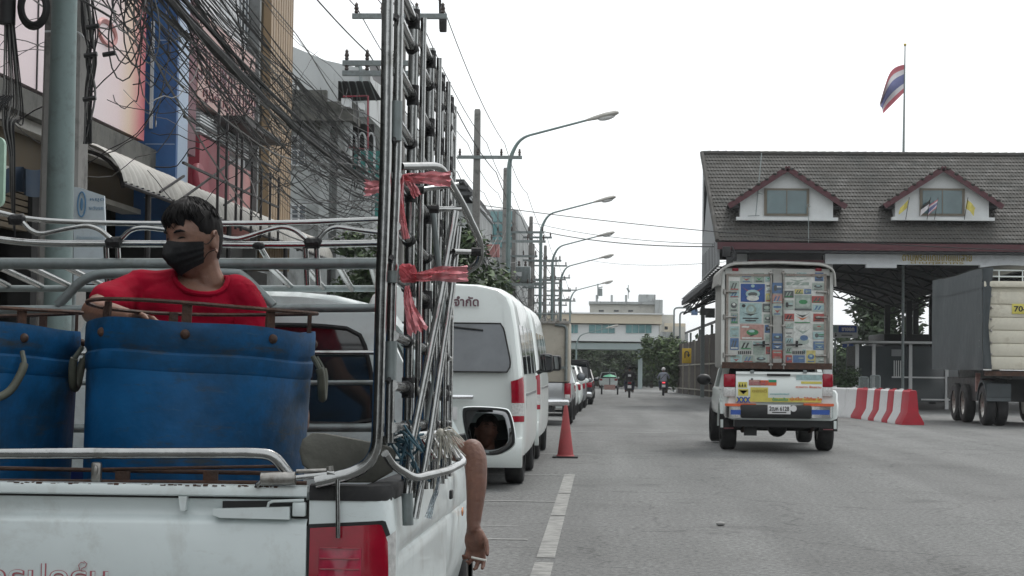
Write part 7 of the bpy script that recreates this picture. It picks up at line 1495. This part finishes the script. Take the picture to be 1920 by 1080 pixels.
for k, (px0, px1, lab) in enumerate(((1611, 1628, 'small steel crowd barrier left of the larger one behind the barriers'), (1632, 1650, 'larger steel crowd barrier in front of the glass booth'))):
    o = thing('crowd_barrier', lab, 'barrier', WG(px0, 752)); y = 66+k; p, q = W(px0, 707-3*k, y), W(px1, 752, y); z0_ = gz(y)+.02; b = MB(); b.tube(fil([V(p.x, y, z0_), V(p.x, y, p.z), V(q.x, y, p.z), V(q.x, y, z0_)], .08), .025, 6); b.build('frame_tube', 'galv', o, world=True)
    for j in range(9): x = p.x+(q.x-p.x)*(j+1)/10; b = MB(); b.tube([V(x, y, z0_+.2), V(x, y, p.z)], .012, 5); b.build('bar', 'galv', o, world=True)
DY = 84
o = thing('direction_sign', 'blue and white direction sign with a lane arrow beside the sticker pickup', 'sign', W(1585, 640, DY)); p, q = W(1560, 609, DY), W(1608, 634, DY); b = MB(); b.box(((p.x+q.x)/2, DY, (p.z+q.z)/2), (q.x-p.x, .08, p.z-q.z), bev=.02); sf = b.build('sign_face', 'frame_white', o, world=True)
p, q = W(1572, 611, DY), W(1606, 623.5, DY); b = MB(); b.box(((p.x+q.x)/2, DY-.045, (p.z+q.z)/2), (q.x-p.x, .02, p.z-q.z)); b.build('blue_field', 'blue_print', sf, world=True); lettering('lettering', 'ขาออก', .2, W(1590, 617.5, DY-.07), (1, 0, 0), (0, 0, 1), 'letter_white', sf, depth=.01, fit=.58, fith=.17, bold=.01)
p, q = W(1562, 611, DY), W(1570, 623, DY); b = MB(); b.box(((p.x+q.x)/2, DY-.045, (p.z+q.z)/2), (q.x-p.x, .02, p.z-q.z)); b.build('pictogram', 'stk_c', sf, world=True)
c = W(1567, 628.5, DY-.06); b = MB(); b.add([c+V(-.06, 0, .0), c+V(.06, 0, 0), c+V(0, 0, -.09)], [(0, 1, 2)]); b.box(c+V(0, 0, .05), (.035, .01, .1)); b.build('arrow', 'letter_black', sf, world=True, fix=False); b = MB(); b.box(W(1588, 628.5, DY-.05), (.5, .02, .05)); b.build('text_line', 'stk_d', sf, world=True)
for px in (1566, 1602): p = W(px, 634, DY+.1); b = MB(); b.tube([V(p.x, DY+.1, gz(DY)), p], .045, 6); b.build('sign_post', 'galv', o, world=True)
o = thing('direction_sign', 'second smaller blue question mark sign below the large direction sign', 'sign', W(1588, 650, 86)); p, q = W(1580, 644, 86), W(1600, 652, 86); b = MB(); b.box(((p.x+q.x)/2, 86, (p.z+q.z)/2), (q.x-p.x, .08, p.z-q.z)); sf = b.build('sign_face', 'blue_print', o, world=True); b = MB(); b.tube([V(p.x+.2, 86.06, gz(86)), V(p.x+.2, 86.06, p.z)], .04, 6); b.build('sign_post', 'galv', o, world=True)
lettering('lettering', '?', .2, W(1590, 648, 85.93), (1, 0, 0), (0, 0, 1), 'letter_white', sf, depth=.01, fit=.1, fith=.16, bold=.01)
o = thing('dark_truck', 'dark lorry waiting in the shade under the canopy', 'truck', (16.2, 100, gz(100))); b = MB(); b.box((16.2, 103, 1.9), (2.5, 6, 2.6), bev=.05); b.build('cargo_body', 'truss_dark', o, world=True); b = MB(); b.box((16.2, 99.3, .55), (2.4, .3, .3)); b.build('rear_bumper', 'galv', o, world=True)
for x in (15.3, 17.1): b = MB(); b.box((x, 99.85, 1.0), (.4, .1, .16)); b.build('tail_lamp', 'clear_lens', o, world=True); b = MB(); b.lathe([(.001, -.15), (.5, -.15), (.5, .15), (.001, .15)], V(x, 101, .0), 16, Matrix.Rotation(R(90), 3, 'Y')); b.build('wheel', 'rubber', o, world=True)
# ------------------------------------------------------------------ signal gantries at the junction
def gantry(label, px, pyt, pxe, boxes, Y):
    o = thing('signal_post', label, 'signal', V(W(px, 700, Y).x, Y, gz(Y))); b = MB(); p = W(px, pyt, Y); b.tube(fil([V(p.x, Y, gz(Y)), p, W(pxe, pyt, Y)], .3), .07, 6); b.build('post_tube', 'galv', o, world=True)
    for (a0, b0, a1, b1, m_) in boxes: p, q = W(a0, b0, Y), W(a1, b1, Y); b = MB(); b.box(((p.x+q.x)/2, Y-.1, (p.z+q.z)/2), (q.x-p.x, .2, p.z-q.z), bev=.02); b.build('signal_box', m_, o, world=True)
gantry('left signal post with a square sign board on its arm', 1264, 577, 1296, ((1286, 573, 1297, 583, 'stk_d'),), 140)
gantry('right signal post with a traffic light on its arm', 1275, 585, 1320, ((1296, 580, 1308, 591, 'stk_bl'), (1303, 575, 1307, 585, 'truss_dark'), (1312, 580, 1330, 591, 'stk_d')), 132)
o = thing('equipment_mast', 'grey equipment mast with control boxes left of the gate house', 'mast', V(W(1318, 700, 104).x, 104, gz(104))); p = W(1318, 565, 104); b = MB(); b.box((p.x, 104, p.z/2), (.22, .22, p.z+1)); b.build('mast_shaft', 'galv', o, world=True)
for a0, b0, a1, b1 in ((1313, 578, 1340, 590), (1322, 590, 1340, 596)): p, q = W(a0, b0, 104), W(a1, b1, 104); b = MB(); b.box(((p.x+q.x)/2, 103.8, (p.z+q.z)/2), (q.x-p.x, .2, p.z-q.z)); b.build('control_box', 'gable_grey', o, world=True)
# ------------------------------------------------------------------ building bridging the road and the block behind
OV = 165.0
ov = thing('bridge_building', 'cream and white building bridging the road at the far end', 'building', V(0, OV, gz(OV)))
mat('band_cream', (.52, .46, .36), .7, var=.06, scale=.5); mat('bridge_white', (.60, .62, .62), .7, var=.05, scale=.5); mat('bridge_under', (.30, .36, .36), .7, var=.06, scale=.5); mat('far_wall', (.48, .47, .43), .8, var=.1, scale=.5, dirt=(.25, .25, .24), dscale=.6, damt=.5)
def ob(par, nm, m_, px0, py0, px1, py1, d0, d1): p, q = W(px0, py0, OV+d0), W(px1, py1, OV+d0); return bx(par, nm, m_, p.x, q.x, OV+d0, OV+d1, q.z, p.z)
ob(ov, 'wall', 'bridge_white', 900, 606, 1235, 641, 0, 12); ob(ov, 'roof_band', 'band_cream', 896, 586, 1241, 607.5, -.5, 12.5); ob(ov, 'underside', 'bridge_under', 900, 640.5, 1225, 656, .3, 11.5)
b = MB(); p, q = W(896, 585, OV-.6), W(1241, 587, OV-.6); b.box(((p.x+q.x)/2, OV+6, p.z), (q.x-p.x+.3, 13.4, .12)); b.build('parapet_cap', 'bridge_white', ov, world=True)
for (a0, a1, n) in ((1012, 1040, 3), (1068, 1084, 2), (1104, 1153, 4), (1173, 1222, 4)):
    wf2 = ob(ov, 'window', 'frame_white', a0, 608, a1, 625, -.04, .05)
    for k in range(n): w2 = (a1-a0)/n; ob(wf2, 'pane', 'glass_teal', a0+w2*k+.6, 608.6, a0+w2*(k+1)-.6, 624.4, -.09, -.03)
for px in (930, 1197): ob(ov, 'support', 'bridge_under', px, 655, px+7, 740, 2, 4)
fb_ = thing('far_block', 'pale concrete block with rooftop stubs behind the bridge building', 'building', V(2, 215, gz(215)))
def fbx(nm, m_, px0, py0, px1, py1, d0=0, d1=10): p, q = W(px0, py0, 215+d0), W(px1, py1, 215+d0); return bx(fb_, nm, m_, p.x, q.x, 215+d0, 215+d1, q.z, p.z)
fbx('wall', 'far_wall', 1106, 570, 1235, 720); fbx('roof_edge', 'wall_pale', 1104, 565, 1238, 571, -.4, 10.4); fbx('stair_tower', 'wall_pale', 1198, 552, 1229, 566, 1, 6); fbx('side_block', 'wall_pale', 1228, 562, 1242, 640, -1, 6)
for px in (1117, 1145, 1172): fbx('roof_stub', 'wall_pale', px, 553, px+4, 566, 2, 3)
for px in (1123, 1151, 1178): fbx('vent_window', 'glass_dark', px, 581, px+9, 584.5, -.06, .05)
mast('roof_aerial', 'lattice aerial on the far block, left one', 'aerial', [W(1121, 560, 216), W(1121, 532, 216)], .08, 'galv', (('dish_rack', [W(1125, 541, 216), W(1125, 555, 216)], .3, 'galv'), ('spar', [W(1121, 540, 216), W(1130, 538, 216)], .06, 'galv')))
mast('roof_aerial', 'thin aerial in the middle of the far block roof', 'aerial', [W(1178, 560, 216), W(1178, 534, 216)], .05, 'galv', (('dish_rack', [W(1176, 540, 216), W(1180, 548, 216)], .12, 'galv'),))
fh = thing('far_house', 'jumbled pale houses right of the bridge building', 'building', V(8, 205, gz(205)))
for k, (a0, b0, a1, b1, m_) in enumerate(((1240, 590, 1262, 660, 'far_wall'), (1246, 606, 1285, 660, 'band_cream'), (1240, 622, 1290, 700, 'wall_pale'), (1262, 612, 1284, 640, 'far_wall'))): p, q = W(a0, b0, 205-k), W(a1, b1, 205-k); bx(fh, 'house_block', m_, p.x, q.x, 205-k, 212-k*1.5, q.z, p.z)
for k, (px, py) in enumerate(((1246, 612), (1256, 628), (1268, 630), (1278, 648))): p, q = W(px, py, 201.9), W(px+6, py+6, 201.9); bx(fh, 'window', 'glass_dark', p.x, q.x, 201.8, 202, q.z, p.z)
# ------------------------------------------------------------------ small far things at the road's end
vs_ = thing('fruit_cart', 'small cart with a green canopy at the far end of the lane', 'cart', WG(1143, 739.5)); c = WG(1143, 739.5)
b = MB(); b.box(c+V(0, 0, .45), (.7, .6, .3)); b.build('cart_box', 'stk_p', vs_, world=True); b = MB(); b.lathe([(.45, 1.1), (.3, 1.2), (.001, 1.28)], c, 10); b.build('canopy', 'green_print', vs_, world=True); b = MB(); b.tube([c+V(0, 0, .6), c+V(0, 0, 1.6)], .04, 6); b.build('canopy_pole', 'galv', vs_, world=True)
for x in (-.5, .5): b = MB(); b.lathe([(.001, -.05), (.3, -.05), (.3, .05), (.001, .05)], c+V(x, -.45, .3), 12, Matrix.Rotation(R(90), 3, 'Y')); b.build('wheel', 'rubber', vs_, world=True)
make_car('parked_car', 'small pale car half hidden at the road end by the fruit cart', 'car', -.1, 172, 'hatch', 'paint_van')
# overhead wires crossing the lane to the gate house
for k, (p_, q_, lab) in enumerate((((1013, 433, 94), (1372, 462, 66), 'upper service wire crossing the lane to the gate house'), ((1000, 418, 94), (1372, 458, 66), 'thin top service wire crossing the lane to the gate house'), ((905, 385, 71), (1920, 470, 60), 'long sagging wire crossing in front of the gate roof'), ((1100, 487, 125), (1372, 490, 68), 'lower service wire crossing the lane to the gate house'))):
    b = MB(); b.tube(sag(W(*p_), W(*q_), .25, 16), (.022, .012, .015, .010)[k], 5); tag(b.build('service_wire', 'cable_black'), lab, 'wire', 'service wires over the lane')
o = thing('wire_junction', 'clutter of black junction boxes and wires at the gate house corner', 'junction box', W(1373, 480, 66))
for px, py, s_ in ((1362, 472, .28), (1376, 482, .2), (1368, 490, .24)): b = MB(); b.box(W(px, py, 65.6), (s_, .2, s_*1.3), bev=.02); b.build('junction_case', 'truss_dark', o, world=True)
b = MB(); b.tube(fil([W(1372, 462, 65.6), W(1380, 478, 65.5), W(1366, 495, 65.5)], .1), .03, 6); b.build('conduit', 'truss_dark', o, world=True)

# ------------------------------------------------------------------ trees
mat('bark', (.07, .055, .04), .9, var=.3, scale=6, bump=.4, bscale=20)
def leaf_mat(nm, c):
    m = mat(nm, c, .6, var=.35, scale=1.6); return m
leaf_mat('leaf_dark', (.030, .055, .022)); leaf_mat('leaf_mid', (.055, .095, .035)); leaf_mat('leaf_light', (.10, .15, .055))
def make_tree(name, label, base, H, rad, n, leaf=.12, seed=0, mats=('leaf_dark', 'leaf_mid', 'leaf_light'), low=.3, cat='tree', group=None, clumps=26):
    rr = random.Random(seed); o = thing(name, label, cat, base, 0, group); b = MB(); rx, ry, rz = rad; cz = H-rz
    b.tube(spl([V(0, 0, 0), V(rr.uniform(-.1, .1), 0, H*.3), V(rr.uniform(-.2, .2), 0, cz)], 5), [.16*H/5*(1-.6*i/10) for i in range(11)], 8)
    cl = []
    for k in range(clumps):
        while True:
            d = V(rr.uniform(-1, 1), rr.uniform(-1, 1), rr.uniform(-1, 1))
            if d.length < 1: break
        d = d*(.55+.45*d.length); c = V(d.x*rx, d.y*ry, cz+d.z*rz); cl.append((c, rr.uniform(.26, .5)*min(rx, ry, rz*1.3)))
        if k % 2 == 0: b.tube(spl([V(0, 0, H*low+rr.uniform(0, .3)*(cz-H*low)), V(c.x*.5, c.y*.5, (cz+c.z)/2-.1*H), c], 3), [.05*H/5*(1-.8*i/6) for i in range(7)], 5)
    b.build('trunk', 'bark', o); b = MB(); L = leaf
    for i in range(n):
        c, r_ = rr.choice(cl); d = V(rr.gauss(0, 1), rr.gauss(0, 1), rr.gauss(0, 1)); d.normalize(); p = c+d*r_*rr.uniform(.35, 1.05); p.z = max(p.z, .1)
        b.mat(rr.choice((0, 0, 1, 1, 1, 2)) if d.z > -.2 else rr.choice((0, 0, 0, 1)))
        a = V(rr.gauss(0, 1), rr.gauss(0, 1), rr.gauss(0, .5)).normalized(); e = a.cross(d+V(.01, .2, .3)).normalized(); s_ = L*rr.uniform(.6, 1.4)
        b.add([p-a*s_, p+e*s_*.42, p+a*s_, p-e*s_*.42], [(0, 1, 2, 3)])
    b.build('crown', list(mats), o, fix=False, ang=0); return o
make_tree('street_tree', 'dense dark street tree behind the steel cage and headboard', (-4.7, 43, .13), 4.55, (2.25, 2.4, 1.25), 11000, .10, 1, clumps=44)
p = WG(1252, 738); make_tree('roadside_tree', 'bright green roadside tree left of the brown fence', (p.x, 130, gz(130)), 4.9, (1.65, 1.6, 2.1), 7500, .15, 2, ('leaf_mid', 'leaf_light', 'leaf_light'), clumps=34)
GT = 'dark trees under the bridge building'
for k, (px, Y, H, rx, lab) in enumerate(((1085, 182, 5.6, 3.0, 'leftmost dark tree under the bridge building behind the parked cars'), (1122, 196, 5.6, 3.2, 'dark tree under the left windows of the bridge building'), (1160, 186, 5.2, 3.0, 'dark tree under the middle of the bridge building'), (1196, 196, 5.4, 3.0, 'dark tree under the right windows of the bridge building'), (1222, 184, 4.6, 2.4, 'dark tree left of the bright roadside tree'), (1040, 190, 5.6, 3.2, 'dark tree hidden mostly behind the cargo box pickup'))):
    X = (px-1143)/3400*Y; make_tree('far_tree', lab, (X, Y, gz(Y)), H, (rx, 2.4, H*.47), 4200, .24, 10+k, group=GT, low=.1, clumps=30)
make_tree('canopy_tree', 'tall dense tree seen through the canopy opening', (17.9, 118, gz(118)), 8.2, (2.2, 2.2, 3.8), 10000, .24, 31, ('leaf_dark', 'leaf_dark', 'leaf_mid'), clumps=36)
make_tree('canopy_tree', 'low rounded tree behind the blue direction sign', (17.2, 140, gz(140)), 4.8, (3.2, 2.0, 2.0), 4500, .2, 32, clumps=26)
make_tree('shrub', 'dark round shrub between the sticker pickup and the glass booth', (W(1580, 700, 68).x, 68, gz(68)), 2.1, (.62, .6, .95), 3200, .07, 33, ('leaf_dark', 'leaf_dark', 'leaf_mid'), low=.1, cat='shrub', clumps=20)
b = MB(); rr = random.Random(77)
for i in range(9000):
    x = rr.uniform(-14, 14); y = 205+rr.uniform(0, 5); z = gz(205)+abs(rr.gauss(0, 1))*1.6+.1; s_ = rr.uniform(.2, .5); a = V(rr.gauss(0, 1), rr.gauss(0, 1), rr.gauss(0, 1)).normalized(); e = a.cross(V(.1, 1, .3)).normalized(); b.mat(rr.choice((0, 0, 1)))
    b.add([V(x, y, z)-a*s_, V(x, y, z)+e*s_*.5, V(x, y, z)+a*s_, V(x, y, z)-e*s_*.5], [(0, 1, 2, 3)])
tag(b.build('undergrowth', ['leaf_dark', 'leaf_mid'], fix=False, ang=0), 'dark undergrowth closing the road end under the bridge building', 'undergrowth', kind='stuff')
# ------------------------------------------------------------------ the air: thin even haze
hzm = bpy.data.materials.new('haze_air'); hzm.use_nodes = True; t = hzm.node_tree; t.nodes.clear(); ho = t.nodes.new('ShaderNodeOutputMaterial'); pv = t.nodes.new('ShaderNodeVolumePrincipled')
pv.inputs['Density'].default_value = .0003; pv.inputs['Color'].default_value = (.93, .96, .98, 1); pv.inputs['Anisotropy'].default_value = .3; t.links.new(pv.outputs[0], ho.inputs['Volume']); M['haze_air'] = hzm
b = MB(); b.box((0, 1980, 6), (6200, 4100, 20.0)); tag(b.build('haze', 'haze_air', ang=0), 'thin pale haze over the whole street', 'haze', kind='stuff')
